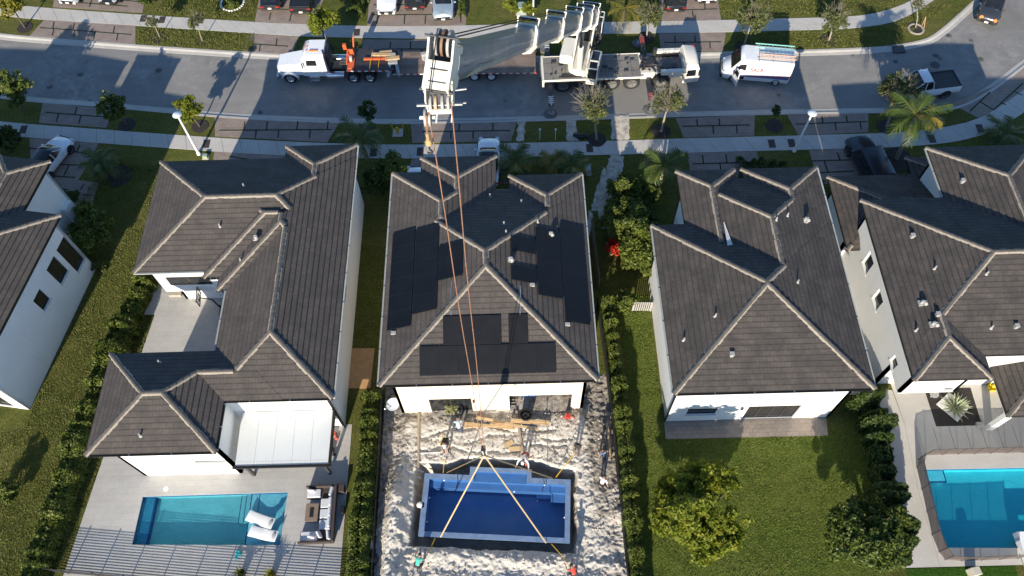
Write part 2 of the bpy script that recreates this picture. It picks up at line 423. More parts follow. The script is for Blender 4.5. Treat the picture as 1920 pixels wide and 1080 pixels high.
SLING = plain('sling_webbing', (0.50,0.38,0.20), 0.9, var=0.15)
BARK = plain('bark', (0.10,0.075,0.055), 0.95, var=0.35, scale=6, bmp=0.5)
BARK_L = plain('pale_bark', (0.28,0.24,0.19), 0.95, var=0.25, scale=6)
# ================================================================== the ground
def poly(pts, z=0.0): return [tuple(W(x, y, z)[:2]) for x, y in pts]
g = MB(); g.sheet([(-700,-500),(700,-500),(700,1200),(-700,1200)], -3.2); struct(g.build('ground', EARTH))

NK = [(-120,64),(-70,53.5),(-50,49.9),(-41.1,48.2),(-35.1,47.4),(-28.1,46.35),(-21.35,45.45),(-14.1,44.82),(-7.9,44.5),(3,44.42),(14.1,44.45),(22,44.4),(28.2,44.3),(31,44.25),(34,44.3),(36.7,44.55),(39.7,46.1),(43.7,49.0),(48.5,52.8),(62,64),(90,88)]
FK = [(-120,72.5),(-70,61.2),(-50,57.0),(-45.8,55.9),(-39.4,54.9),(-32.4,53.9),(-22.3,52.6),(-14,51.75),(-6,51.35),(4,51.2),(15.9,51.1),(24.4,51.05),(29.7,51.08),(33,51.25),(36.2,51.9),(38.1,53.1),(40.4,55.1),(44,58.3),(60,72),(82,92)]
rd = MB(); rd.sheet(NK + FK[::-1], -0.10); road = struct(rd.build('road', ASPHALT))

def strip(name, line, w0, w1, mat, prof):
    """kerb: prof = list of (offset to the left of the line, z)"""
    pts = [Vector((p[0],p[1],0)) for p in line]; rs = []
    for i, p in enumerate(pts):
        a = pts[max(i-1,0)]; b = pts[min(i+1,len(pts)-1)]; d = (b-a).normalized(); nl = Vector((-d.y,d.x,0))
        rs.append([tuple(p + nl*o + Vector((0,0,z))) for o, z in prof])
    m = MB()
    m.rings(rs, cap=True); return struct(m.build(name, mat))
def smooth_line(line, n=6):
    out = []
    for i in range(len(line)-1):
        p0 = np.array(line[max(i-1,0)]); p1 = np.array(line[i]); p2 = np.array(line[i+1]); p3 = np.array(line[min(i+2,len(line)-1)])
        for k in range(n):
            t = k/n
            out.append(tuple(0.5*((2*p1)+(-p0+p2)*t+(2*p0-5*p1+4*p2-p3)*t*t+(-p0+3*p1-3*p2+p3)*t**3)))
    out.append(tuple(line[-1])); return out
NKs, FKs = smooth_line(NK), smooth_line(FK)
strip('kerb', NKs, 0, 0, KERB, [(-0.32,-0.2),(-0.32,0.02),(-0.12,0.02),(0.05,-0.06),(0.32,-0.085),(0.32,-0.2)])
strip('kerb', FKs, 0, 0, KERB, [(0.32,-0.2),(-0.32,-0.2),(-0.32,-0.085),(-0.05,-0.06),(0.12,0.02),(0.32,0.02)])

# lawns: one sheet on each side of the road, open where pools and the building pit are
YARD = [(-9.05,4.0),(6.15,4.0),(6.15,21.4),(4.6,21.4),(4.6,19.3),(-8.0,19.3),(-8.0,21.4),(-9.05,21.4)]
P1 = [(-24.2,10.85),(-15.0,10.6),(-14.9,13.87),(-24.15,13.82)]
P4 = [(25.62,9.45),(34.5,9.2),(34.5,14.2),(25.62,14.28)]
ln = MB(); near_out = [(-120,-60),(120,-60),(120,120)] + [(p[0]-0.0,p[1]-0.3) for p in NKs[::-1]]
ln.sheet(near_out, -0.004, [YARD, P1, P4]); struct(ln.build('lawn', LAWN))
ln = MB(); ln.sheet([(p[0],p[1]+0.3) for p in FKs] + [(120,160),(-120,160)], -0.004); struct(ln.build('lawn', LAWN))
bk = MB(); bk.sheet([(7.4,0),(20.9,0),(22.9,17.2),(20.6,17.2),(20.6,16.7),(9.4,16.7),(9.4,27.6),(7.4,27.6)], 0.004); struct(bk.build('lawn', LAWN2))

# pavements, as slabs with open joints
def walk(name, top, bot, step=1.52):
    """concrete slabs between two edge lines, each slab one bevelled-looking block of the same mesh"""
    T = [Vector((p[0],p[1],0)) for p in smooth_line(top, 8)]; Bq = [Vector((p[0],p[1],0)) for p in smooth_line(bot, 8)]
    def at(L, s):
        acc = 0
        for a, b in zip(L[:-1], L[1:]):
            l = (b-a).length
            if acc + l >= s: return a + (b-a)*((s-acc)/l)
            acc += l
        return L[-1]
    ln_ = lambda L: sum((b-a).length for a, b in zip(L[:-1], L[1:]))
    lt, lb = ln_(T), ln_(Bq); n = int(lt/step); m = MB()
    for i in range(n):
        e = 0.012/step
        q = [at(Bq, lb*(i+e)/n), at(Bq, lb*(i+1-e)/n), at(T, lt*(i+1-e)/n), at(T, lt*(i+e)/n)]
        dz = random.uniform(-0.003, 0.004)
        m.prism([tuple(p[:2]) for p in q], -0.05, 0.02+dz)
    return struct(m.build(name, SIDEWALK))
walk('sidewalk', [(-75,51.5),(-58,48.2),(-42.9,45.75),(-37.1,44.95),(-29,43.9),(-21,42.95),(-11.5,42.15),(-3,41.9),(7.8,41.82),(13.8,41.85),(27.3,41.82),(31.5,41.9),(35.2,42.3),(38.5,43.3),(42.8,46.1),(47,49.4),(60,60)],
                 [(-75,50.0),(-58,46.7),(-42.6,44.3),(-36.9,43.5),(-28.8,42.45),(-20.8,41.5),(-11.5,40.72),(-2.8,40.48),(7.7,40.4),(13.6,40.38),(27.2,40.35),(31.7,40.42),(35.7,40.8),(39.3,42.0),(43.6,44.8),(48,48.3),(61,59)])
walk('sidewalk', [(-75,66.5),(-58,62.6),(-47,60.2),(-41.8,59.3),(-33.3,58.1),(-22.9,56.75),(-17.9,56.25),(-12.9,55.85),(-7.4,55.6),(1,55.5),(9.2,55.45),(17.4,55.3),(24.4,55.25),(28.1,55.25),(30.7,55.3),(32.5,55.55),(34.3,56.1),(36.1,57.0),(40,60),(55,74)],
                 [(-75,65),(-58,61.2),(-46.7,58.6),(-42.6,57.9),(-33.9,56.75),(-22.7,55.3),(-18.8,54.8),(-13,54.35),(-7.3,54.05),(1,54),(8.9,53.98),(17.2,53.8),(24,53.75),(28,53.75),(30.3,53.8),(33.6,54.3),(35.8,55.3),(38.4,57.1),(43,60.8),(58,75)])

# driveways of tan pavers with thin grass joints between the big panels
def driveway(pts, z, joints):
    m = MB(); m.prism(poly(pts), -0.06, z); d = struct(m.build('driveway', DRIVE))
    if joints:
        j = MB()
        for (x0, y0, x1, y1) in joints:
            a, b = W(x0,y0), W(x1,y1); dd = (b-a).normalized(); nn = Vector((-dd.y,dd.x,0))*0.055
            j.prism([tuple((a-nn)[:2]),tuple((b-nn)[:2]),tuple((b+nn)[:2]),tuple((a+nn)[:2])], z-0.01, z+0.012)
        o = j.build('grass_strip', JOINT, d); o['kind'] = 'structure'
    return d
def comb(x0, y0, x1, y1, ups, dns, lu=16, ld=16, sk=-5):
    """a long joint with short cross joints on both sides (photo survey points)"""
    out = [(x0,y0,x1,y1)]
    for t in ups: x = x0+(x1-x0)*t; y = y0+(y1-y0)*t; out.append((x,y,x-sk*0.6,y-lu))
    for t in dns: x = x0+(x1-x0)*t; y = y0+(y1-y0)*t; out.append((x,y,x+sk*0.6,y+ld))
    return out
# near side, between kerb and pavement
driveway([(80,193),(214,205),(199,239.5),(73,230.5)], 0.012, comb(86,211,206,220,[.45,.8],[.2,.55],14,16,-7))
driveway([(403,218),(403,255.5),(614,267),(638,227)], 0.012, comb(411,244.5,622,243,[.22,.42,.69,.96],[.33,.53,.81],16,15,-3))
driveway([(770,228),(970,224),(958,265),(773,268)], 0.012, comb(791,247,957,245,[.42,.80],[.33,.58],14,14,-1))
driveway([(1267,222),(1415,216),(1414,255),(1282,258)], 0.012, comb(1280,237,1406,234.5,[.22,.55],[.45,.8],13,15,2))
driveway([(1476,216),(1628,211),(1628,248),(1497,254)], 0.012, comb(1492,233,1626,228,[.38,.72],[.55,.9],12,14,3))
driveway([(1783,195),(1865,161),(1940,110),(1960,160),(1900,193),(1865,211),(1836,222)], 0.012, [(1818,209,1856,173),(1838,191,1862,206),(1863,206,1918,156),(1903,172,1917,179),(1878,193,1886,197)])
# near side, between pavement and houses
driveway([(55,259),(185,268),(167,304),(147,338),(185,343),(172,385),(140,385),(110,345),(60,330)], 0.012, [(55,278,165,287),(150,272,144,285),(112,308,152,310),(130,310,120,329),(98,330,141,333),(157,346,151,356),(112,354,128,356),(155,365,170,366)])
driveway([(402,284),(545,292),(560,340),(395,335)], 0.012, [(430,293,470,300)])
driveway([(772,298),(962,298),(965,345),(760,345)], 0.012, [(780,318,950,318)])
driveway([(1289,287),(1419,284),(1430,335),(1296,335)], 0.012, comb(1299,307.5,1417,304.5,[.17,.54],[.43,.8],16,12,3))
driveway([(1517,282),(1650,276),(1690,340),(1535,345)], 0.012, [(1521,302,1596,300),(1570,286,1575,301),(1545,302,1552,322),(1535,324,1600,321)])
# far side
driveway([(83,37),(254,47),(254,83),(53,70)], 0.012, comb(75,52,247,65,[.14,.36,.8],[.15,.38,.6,.85],13,13,-4))
driveway([(466,63),(560,69),(548,103),(455,100)], 0.012, comb(466,82,540,87,[.7],[.3],13,13,-3))
driveway([(682,74),(880,75),(885,103),(676,103)], 0.012, comb(690,92,880,92,[.22,.42,.62,.82],[.33,.53,.75],14,10,0))
driveway([(1235,63),(1361,61),(1356,95),(1240,98)], 0.012, comb(1245,80,1352,78.5,[.2,.55],[.35,.8],12,12,2))
driveway([(99,13),(267,24),(272,0),(285,-60),(115,-70)], 0.012, [(110,2,240,12),(172,0,168,13),(208,-2,265,4)])
driveway([(478,40),(583,46),(612,-10),(640,-80),(500,-80)], 0.012, [(483,16,600,20),(508,24,505,37),(548,20,543,40)])
driveway([(688,48),(873,49.5),(878,0),(880,-80),(700,-80)], 0.012, [(698,28,866,27),(759,28,758,45),(708,28,706,45),(798,29,797,45),(864,5,864,42),(700,9,800,9)])
driveway([(1241,39),(1352,37.5),(1346,0),(1335,-80),(1225,-80)], 0.012, [(1243,20,1345,17),(1298,20,1300,33),(1321,3,1322,18)])

# access covers set in the pavements
def cover(px, py, label, w=0.55, d=0.85, rz=0.0):
    c = W(px, py); o = thing('access_cover', label, 'cover', (c.x,c.y,0.024), rz, 'access covers in the pavements')
    m = local(o); m.bx(-w/2,w/2,-d/2,d/2,-0.03,0.006); m.build('frame', FRAME_DK)
    m = local(o)
    for k in range(4): m.bx(-w/2+.05, w/2-.05, -d/2+.06+k*.19, -d/2+.06+k*.19+.15, -0.02, 0.012)
    m.build('lid', plain('cover_lid', (0.05,0.032,0.026), 0.7, var=0.4))
    return o
cv = [(44,243,'dark access cover at the far left end of the near pavement'),(387,270,'dark access cover in the lamp post shadow on the near pavement'),(700,286,'dark access cover beside the palm behind the left house gable'),
      (788,284.5,'dark access cover in the near pavement left of the hoist ropes'),(1105.5,278,'square dark access cover by the sandy track crossing the pavement'),(1447,269.5,'dark access cover left of the right lamp post, farther one'),
      (1484,268.5,'dark access cover nearest the foot of the right lamp post'),(1747,260.5,'dark access cover under the palm on the near pavement'),(1837,241,'dark access cover beside the dark palm at the pavement bend'),
      (269,35,'left one of two covers on the far pavement at the left'),(304,37.5,'right one of two covers on the far pavement at the left'),(669,61,'brown cover on the far pavement above the orange frame')]
for x, y, l in cv: cover(x, y, l)
# kerb inlet and manhole
mh = MB(); mh.lathe([(0.40,-0.12),(0.40,-0.088),(0.34,-0.084)], (W(1754,120).x, W(1754,120).y, 0), 24); tag(mh.build('manhole_cover', DKSTEEL), 'round manhole cover in the shaded road bend behind the white pickup', 'manhole cover')
ki = MB(); a, b = W(1673,90), W(1696,92); ki.bx(a.x, b.x, a.y-0.55, a.y+0.25, -0.09, 0.035); tag(ki.build('storm_inlet', DKSTEEL), 'dark storm drain inlet set in the far kerb before the bend', 'storm drain')
# ================================================================== houses
SLOPE, EAVE, FASC = 0.4167, 6.2, 0.2
def roof_h(rects, x, y):
    best = -1e9
    for r in rects:
        e = r[4] if len(r) > 4 else EAVE
        d = min(x-r[0], r[1]-x, y-r[2], r[3]-y)
        if d >= -1e-6: best = max(best, e + SLOPE*d)
    return best
def hip_edges(r):
    x0,x1,y0,y1 = r[:4]; e = r[4] if len(r) > 4 else EAVE
    w, d = x1-x0, y1-y0
    if w <= d: h = w/2; a = Vector((x0+h, y0+h, e+SLOPE*h)); b = Vector((x0+h, y1-h, e+SLOPE*h))
    else: h = d/2; a = Vector((x0+h, y0+h, e+SLOPE*h)); b = Vector((x1-h, y0+h, e+SLOPE*h))
    c = [Vector((x0,y0,e)), Vector((x1,y0,e)), Vector((x1,y1,e)), Vector((x0,y1,e))]
    return a, b, c
def build_roof(root, rects, mat, T=Matrix.Identity(4), gutters=(), lightcaps=True):
    m = MB(root); m.M = T
    for r in rects:
        a, b, c = hip_edges(r); x0,x1,y0,y1 = r[:4]; e = c[0].z
        ns = (x1-x0) <= (y1-y0)
        sides = [(c[0],c[1],[a] if ns else [b,a]), (c[1],c[2],[b,a] if ns else [b]), (c[2],c[3],[b] if ns else [a,b]), (c[3],c[0],[a,b] if ns else [a])]
        for p, q, tops in sides:
            d = (q-p).normalized(); up = Vector((-d.y, d.x, SLOPE)).normalized()
            vs = [p, q] + tops; off = random.random()*3; nrm = d.cross(up).normalized()
            pl = [((v-p).dot(d), (v-p).dot(up)) for v in vs]; vmax = max(b_ for _, b_ in pl); row = 0.34; k = 0
            # real courses: every row of tiles is a thin wedge lapping over the one below
            while k*row < vmax-1e-4:
                lo_, hi_ = k*row, min((k+1)*row, vmax); poly_ = pl
                for lim, sg in ((lo_, 1), (hi_, -1)):
                    out = []
                    for i in range(len(poly_)):
                        a_, b_ = poly_[i], poly_[(i+1)%len(poly_)]; fa, fb = sg*(a_[1]-lim), sg*(b_[1]-lim)
                        if fa >= -1e-9: out.append(a_)
                        if (fa > 1e-9 and fb < -1e-9) or (fa < -1e-9 and fb > 1e-9): t_ = fa/(fa-fb); out.append((a_[0]+(b_[0]-a_[0])*t_, lim))
                    poly_ = out
                    if len(poly_) < 3: break
                if len(poly_) >= 3:
                    th = .032; P3 = [p + d*u_ + up*v_ + nrm*(th*max(0, 1-(v_-lo_)/row)) for u_, v_ in poly_]
                    m.add(P3, [tuple(range(len(P3)))], [[(u_+off, v_) for u_, v_ in poly_]])
                    us_ = [u_ for u_, v_ in poly_ if abs(v_-lo_) < 1e-6]
                    if len(us_) >= 2:
                        ua, ub = min(us_), max(us_); A3 = p+d*ua+up*lo_; B3 = p+d*ub+up*lo_
                        m.add([A3-nrm*.01, B3-nrm*.01, B3+nrm*th, A3+nrm*th], [(0,1,2,3)], [[(ua+off,lo_-.03),(ub+off,lo_-.03),(ub+off,lo_),(ua+off,lo_)]])
                k += 1
        lo = [Vector((v.x, v.y, e-FASC)) for v in c]
        m.add(lo, [(3,2,1,0)])
        k = m.cur; m.cur = 1
        for i in range(4):
            j = (i+1) % 4; m.add([lo[i], lo[j], c[j], c[i]], [(0,1,2,3)])
        m.cur = k
    roof = m.build('roof', mat, root, mats=[GUTTER_DK])
    # cap tiles along every hip and ridge that shows
    for i, r in enumerate(rects):
        a, b, c = hip_edges(r); ns = (r[1]-r[0]) <= (r[3]-r[2])
        edges = [(c[0],a),(c[1],a if ns else b),(c[2],b),(c[3],b if ns else a)]
        if (b-a).length > 0.2: edges.append((a,b))
        for p, q in edges:
            cp = MB(root); mo = MB(root); cp.M = T; mo.M = T
            L = (q-p).length; n = max(1, int(L/0.42)); d = (q-p)/L; runs = []
            side = Vector((-d.y, d.x, 0)).normalized(); upv = side.cross(d); upv = -upv if upv.z < 0 else upv
            for k in range(n):
                s0, s1 = L*k/n, L*(k+1)/n; mid = p + d*((s0+s1)/2)
                oth = max([roof_h([q_], mid.x, mid.y) for j, q_ in enumerate(rects) if j != i] or [-9])
                if mid.z < oth + 0.05: continue
                w0, w1, h0, h1 = 0.105, 0.13, 0.085, 0.125
                rs = []
                for s, w, h in ((s1+.03, w0, h0), (s0-.02, w1, h1)):
                    o = p + d*s
                    rs.append([o + side*w*math.cos(t) + upv*(h*math.sin(t)+0.015) - (upv*0.05 if abs(math.cos(t))>.99 else upv*0) for t in (math.pi, math.pi*.75, math.pi*.5, math.pi*.25, 0)])
                cp.rings(rs, cap=True)
                o0, o1 = p + d*(s0-.02), p + d*(s1+.02); dn = -0.035
                j1 = 0.175 + random.uniform(-.025,.03); j2 = 0.175 + random.uniform(-.025,.03)
                mo.add([o0-side*j1+upv*dn, o1-side*j1+upv*dn, o1-side*.1+upv*.05, o0-side*.1+upv*.05, o0+side*j2+upv*dn, o1+side*j2+upv*dn, o1+side*.1+upv*.05, o0+side*.1+upv*.05],
                       [(0,3,2,1),(3,7,6,2),(4,5,6,7)])
            if cp.v: cp.build('ridge_cap', CAP, roof, smooth=50); mo.build('ridge_mortar', MORTAR, roof)
    for (x0,y0,x1,y1,mat_,out) in gutters:
        gm = MB(root); gm.M = T; d = Vector((x1-x0,y1-y0,0)); L = d.length; d.normalize(); nl = Vector((d.y,-d.x,0))
        zt = EAVE - 0.01 if out < 9 else out-10
        A_ = Vector((x0,y0,zt)); B_ = Vector((x1,y1,zt))
        prof = [(0.004,-0.02),(0.12,0.0),(0.125,-0.015),(0.10,-0.13),(0.004,-0.13)]
        gm.rings([[A_+nl*o+Vector((0,0,z)) for o, z in prof],[B_+nl*o+Vector((0,0,z)) for o, z in prof]])
        hm = gm; gm.cur = 1; n = max(2, int(L/2.1))
        for k in range(n+1):
            c0 = A_ + d*(0.1+(L-.2)*k/n) + nl*0.06 + Vector((0,0,0.005)); hm.box(c0, (0.05,0.13,0.03), math.atan2(d.y,d.x))
        gm.build('gutter', mat_, root, mats=[ALU])
    return roof

def plane_m(p0, p1):
    d = Vector((p1[0]-p0[0], p1[1]-p0[1], 0)).normalized(); n = Vector((-d.y, d.x, 0))   # n points inward when walking with the outside on the right
    M = Matrix(((d.x, n.x, 0, p0[0]), (d.y, n.y, 0, p0[1]), (0, 0, 1, 0), (0,0,0,1))); return M, math.hypot(p1[0]-p0[0], p1[1]-p0[1])
def wall(root, p0, p1, z0, z1, ops=(), t=0.2, mb=None, T=Matrix.Identity(4)):
    M, L = plane_m(p0, p1); M = T @ M
    us = sorted(set([0.0, L] + [u for o in ops for u in o[:2]])); zs = sorted(set([z0, z1] + [z for o in ops for z in o[2:4]]))
    mb.M = M
    for i in range(len(us)-1):
        for j in range(len(zs)-1):
            uc, zc = (us[i]+us[i+1])/2, (zs[j]+zs[j+1])/2
            if any(o[0] < uc < o[1] and o[2] < zc < o[3] for o in ops): continue
            a, b, c, d = us[i], us[i+1], zs[j], zs[j+1]
            mb.add([(a,0,c),(b,0,c),(b,0,d),(a,0,d)], [(0,1,2,3)]); mb.add([(a,t,c),(b,t,c),(b,t,d),(a,t,d)], [(3,2,1,0)])
    for u0,u1,v0,v1 in [o[:4] for o in ops]:
        mb.add([(u0,0,v0),(u0,t,v0),(u0,t,v1),(u0,0,v1),(u1,0,v0),(u1,t,v0),(u1,t,v1),(u1,0,v1)], [(0,1,2,3),(7,6,5,4),(0,4,5,1),(3,2,6,7)])
    mb.add([(0,0,z1),(L,0,z1),(L,t,z1),(0,t,z1)], [(0,1,2,3)])
    for u in (0, L): mb.add([(u,0,z0),(u,t,z0),(u,t,z1),(u,0,z1)], [(0,1,2,3)])
    mb.M = Matrix.Identity(4)
def window(root, p0, p1, u0, u1, v0, v1, nv=2, frame=None, dep=0.08, T=Matrix.Identity(4), name='window', sill=True):
    M, L = plane_m(p0, p1); M = T @ M; f = MB(root); f.M = M; b = 0.055; t0, t1 = dep, dep+0.07
    u0 += .004; u1 -= .004; v0 += .004; v1 -= .004
    f.bx(u0,u1,t0,t1,v0,v0+b); f.bx(u0,u1,t0,t1,v1-b,v1); f.bx(u0,u0+b,t0,t1,v0+b,v1-b); f.bx(u1-b,u1,t0,t1,v0+b,v1-b)
    for k in range(1, nv):
        u = u0+(u1-u0)*k/nv; f.bx(u-b/2,u+b/2,t0+.004,t1,v0+b,v1-b)
    w = f.build(name, frame or FRAME_DK, root)
    p = MB(root); p.M = M; p.add([(u0+b,t0+.045,v0+b),(u1-b,t0+.045,v0+b),(u1-b,t0+.045,v1-b),(u0+b,t0+.045,v1-b)], [(0,1,2,3)]); p.build('pane', GLASS, w)
    if sill:
        s = MB(root); s.M = M; s.bx(u0-.08,u1+.08,-0.05,dep-.005,v0-.09,v0-.008); s.build('sill', SOFFIT, w)
    return w
def vent(root, rects, px, py, kind=0, label=None):
    z = 7.0
    for _ in range(30):
        p = W(px, py, z); h = roof_h(rects, p.x, p.y); z = z*0.4 + max(h, 3)*0.6
    p = W(px, py, z); m = MB(root)
    if kind == 0: m.tube(p - Vector((0,0,.1)), p + Vector((0,0,.32)), .055, n=8); m.tube(p-Vector((0,0,.06)), p+Vector((0,0,.07)), .14, .07, 8)
    elif kind == 1:      # gooseneck
        m.box(p+Vector((0,0,.03)), (.36,.36,.1)); m.tube(p, p+Vector((0,0,.34)), .10, n=10)
        m.tube(p+Vector((0,0,.31)), p+Vector((.08,-.11,.38)), .11, .11, 10); m.tube(p+Vector((.08,-.11,.38)), p+Vector((.14,-.24,.26)), .11, .125, 10)
    else: m.box(p+Vector((0,0,.14)), (.2,.2,.28)); m.box(p+Vector((0,0,.3)), (.26,.26,.05))
    return m.build('roof_vent', VENT, root, smooth=40)
VENT = plain('vent_grey', (0.34,0.33,0.31), 0.6, var=0.25, scale=8)

# ------------------------------------------------------------------ centre house
h2 = thing('house', 'centre house with cream back wall and black solar panels on its roof', 'house', (-1.8, 26, 0))
R2 = [(-8.37,4.72,18.42,32.55),(-8.35,-1.25,26,34.3),(-6.42,-1.2,26.2,35.58),(-0.28,4.70,26.1,33.8)]
build_roof(h2, R2, ROOF_A, gutters=[(-8.37,18.42,4.72,18.42,GUTTER_DK,0),(4.72,18.42,4.72,33.8,GUTTER_LT,0),(-8.37,34.3,-8.37,18.42,GUTTER_LT,0)])
w = MB(h2); y = 19.0; xl, xr = -7.85, 4.2
ops = [(2.0,4.75,0.0,2.3),(7.2,11.25,0.0,2.55)]
wall(h2, (xl,y), (xr,y), -0.3, EAVE-.15, ops, mb=w)
wall(h2, (xr,y), (xr,33.2), -0.3, EAVE-.15, mb=w); wall(h2, (xl,33.7), (xl,y), -0.3, EAVE-.15, mb=w)
wall(h2, (-1.75,33.7), (xl,33.7), -0.3, EAVE-.15, mb=w); wall(h2, (xr,33.2), (0.2,33.2), -0.3, EAVE-.15, mb=w)
wall(h2, (0.2,33.2), (0.2,32), -0.3, EAVE-.15, mb=w); wall(h2, (0.2,32), (-1.7,32), -.3, EAVE-.15, mb=w); wall(h2, (-1.72,35.0), (-5.9,35.0), -.3, EAVE-.15, mb=w)
wall(h2, (-1.72,32), (-1.72,35.0), -.3, EAVE-.15, mb=w); wall(h2, (-5.9,35.0), (-5.9,33.7), -.3, EAVE-.15, mb=w)
# covered terrace inside the big opening
wall(h2, (-0.85,22.6), (3.6,22.6), -0.3, 3.0, [(0.5,1.9,0.05,2.3),(2.7,3.9,0.05,2.1)], mb=w)
wall(h2, (-0.85,19.2), (-0.85,22.6), -0.3, 3.0, mb=w); wall(h2, (3.7,22.6), (3.7,19.2), -0.3, 3.0, mb=w)
w.bx(-0.85,3.7,19.2,22.6,2.7,2.85)
w.build('wall', CREAM_ST, h2)
fl = MB(h2); fl.bx(-0.83,3.68,18.9,22.58,-0.2,0.015); fl.build('terrace_floor', m_concrete('terrace_slab',(0.34,0.32,0.3),(0.42,0.4,0.37)), h2)
window(h2, (xl,y), (xr,y), 2.0, 4.75, 0.0, 2.3, 2, name='sliding_door', sill=False)
window(h2, (-0.85,22.6), (3.6,22.6), 0.5, 1.9, 0.05, 2.3, 2, name='sliding_door', sill=False); window(h2, (-0.85,22.6), (3.6,22.6), 2.7, 3.9, 0.05, 2.1, 1, name='door', sill=False)
li = MB(h2); li.box((-2.95,18.93,1.95), (.16,.14,.3)); li.build('wall_lamp', FRAME_DK, h2)
for x, yy, k in [(919,369,0),(977.5,380,0),(945,421,0),(949,437,0),(1008,417,0),(1032,441,1),(957,488,1)]: vent(h2, R2, x, yy, k)
# flashing board between the two front wings
fb = MB(h2); fb.box((-0.75,32.6,6.17), (.95,.08,.12)); fb.build('valley_gutter', plain('green_gutter',(0.10,0.14,0.11),0.5), h2)

# solar panels: frames of one module, standing a hand above the tiles
SOL = glass_dark('solar_cell_black', (0.003,0.0033,0.0045), 0.5); SOL.node_tree.nodes['Principled BSDF'].inputs['Specular IOR Level'].default_value = .35; SOLF = plain('solar_frame_black', (0.012,0.012,0.013), 0.4)
def solar(face, a, b, pw, ph, lbl=None):
    """face 'rear' | 'left' | 'right'; a = along the eave (m), b = up the slope in plan (m)"""
    ct = math.atan(SLOPE)
    if face == 'rear': o = Vector((a, 18.42+b, EAVE+SLOPE*b)); M = Matrix.Rotation(ct,4,'X')
    elif face == 'left': o = Vector((-8.37+b, a, EAVE+SLOPE*b)); M = Matrix.Rotation(-ct,4,'Y')
    else: o = Vector((4.72-b, a, EAVE+SLOPE*b)); M = Matrix.Rotation(ct,4,'Y')
    m = MB(h2); m.M = Matrix.Translation(o) @ M
    x1, y1 = pw/2, ph/2
    m.bx(-x1,x1,-y1,y1,0.085,0.125)
    p = m.build('solar_panel', SOLF, h2)
    c = MB(h2); c.M = m.M; c.bx(-x1+.018,x1-.018,-y1+.018,y1-.018,0.11,0.1275); c.build('cell_sheet', SOL, p)
    rl = MB(h2); rl.M = m.M
    for s in (-.28,.28): rl.bx(-x1+.05,x1-.05,s*ph-.02,s*ph+.02,0.0,0.084)
    rl.build('mounting_rail', ALU, p)
SH = 1.74*math.cos(math.atan(SLOPE))
def rp(px, py):
    z = 7.0
    for _ in range(40):
        p = W(px, py, z); z = z*0.5 + max(roof_h(R2, p.x, p.y), 5)*0.5
    return p
r0 = rp(787,706); r1 = rp(1043,700); pw = (r1.x-r0.x)/7
bb = (rp(900,703).y+.02-18.42); bt = rp(900,647).y-18.42; sh = bt-bb
for k in range(7): solar('rear', r0.x+pw*(k+.5), bb+sh/2, pw-.02, sh/math.cos(math.atan(SLOPE))-.02)
t0 = rp(831,647).x
for k in (0,1,2): solar('rear', t0+pw*(k+.5), bb+sh*1.5+.02, pw-.02, sh/math.cos(math.atan(SLOPE))-.02)
t1 = rp(954,647).x; solar('rear', t1+pw*.5, bb+sh*1.5+.02, pw-.02, sh/math.cos(math.atan(SLOPE))-.02)
def colpan(face, n, xy0, xy1, skip=()):
    """a column of n landscape modules between two surveyed roof points (lower and upper end of its eave-side edge) """
    a = rp(*xy0); b_ = rp(*xy1); edge = ((a.x+b_.x)/2 - (-8.37)) if face == 'left' else (4.72-(a.x+b_.x)/2)
    h = (b_.y-a.y)/n; wd_ = 1.70
    for k in range(n):
        if k in skip: continue
        solar(face, a.y+h*(k+.5), edge + wd_*math.cos(math.atan(SLOPE))/2, wd_-.02, h-.02)
colpan('left', 6, (727,622), (738,440)); colpan('left', 5, (775,591), (781,432)); colpan('left', 2, (823,528), (824,464))
colpan('right', 6, (1105,611), (1092,428)); colpan('right', 4, (1054,562), (1049,436)); colpan('right', 3, (1005,534), (1004,452), (1,))
for x, yy in [(738,625),(1064,609),(998,535)]: p = rp(x, yy); jb = MB(h2); jb.box(p+Vector((0,0,.06)), (.3,.2,.12)); jb.build('junction_box', VENT, h2)
for pts in ([(847,527),(846,560),(846,592)],[(975,536),(976,560),(975,592)]):
    cd = MB(h2); cd.path([rp(*q)+Vector((0,0,.05)) for q in pts], .025, 5); cd.build('conduit', ALU, h2)
ds = MB(h2); q = W(742,764,0.9)
ds.M = Matrix.Translation((-8.35,19.2,1.2)) @ Matrix.Rotation(R(35),4,'Z') @ Matrix.Rotation(R(48),4,'X')
ds.lathe([(0.02,0),(0.2,0.012),(0.36,0.05),(0.45,0.1),(0.45,0.115),(0.36,0.065),(0.2,0.03),(0.02,0.018)], n=20)
dish = ds.build('satellite_dish', plain('dish_grey',(0.5,0.52,0.53),0.5), h2, smooth=40)
dm = MB(h2); dm.tube((-7.9,19.4,1.0),(-8.3,19.25,1.15),.03); dm.tube((-8.3,19.2,.1),(-8.3,19.2,1.2),.03); dm.tube((-8.4,19.05,1.1),(-8.75,18.7,1.6),.02); dm.ball((-8.75,18.7,1.6),.06); dm.build('dish_arm', ALU, dish)

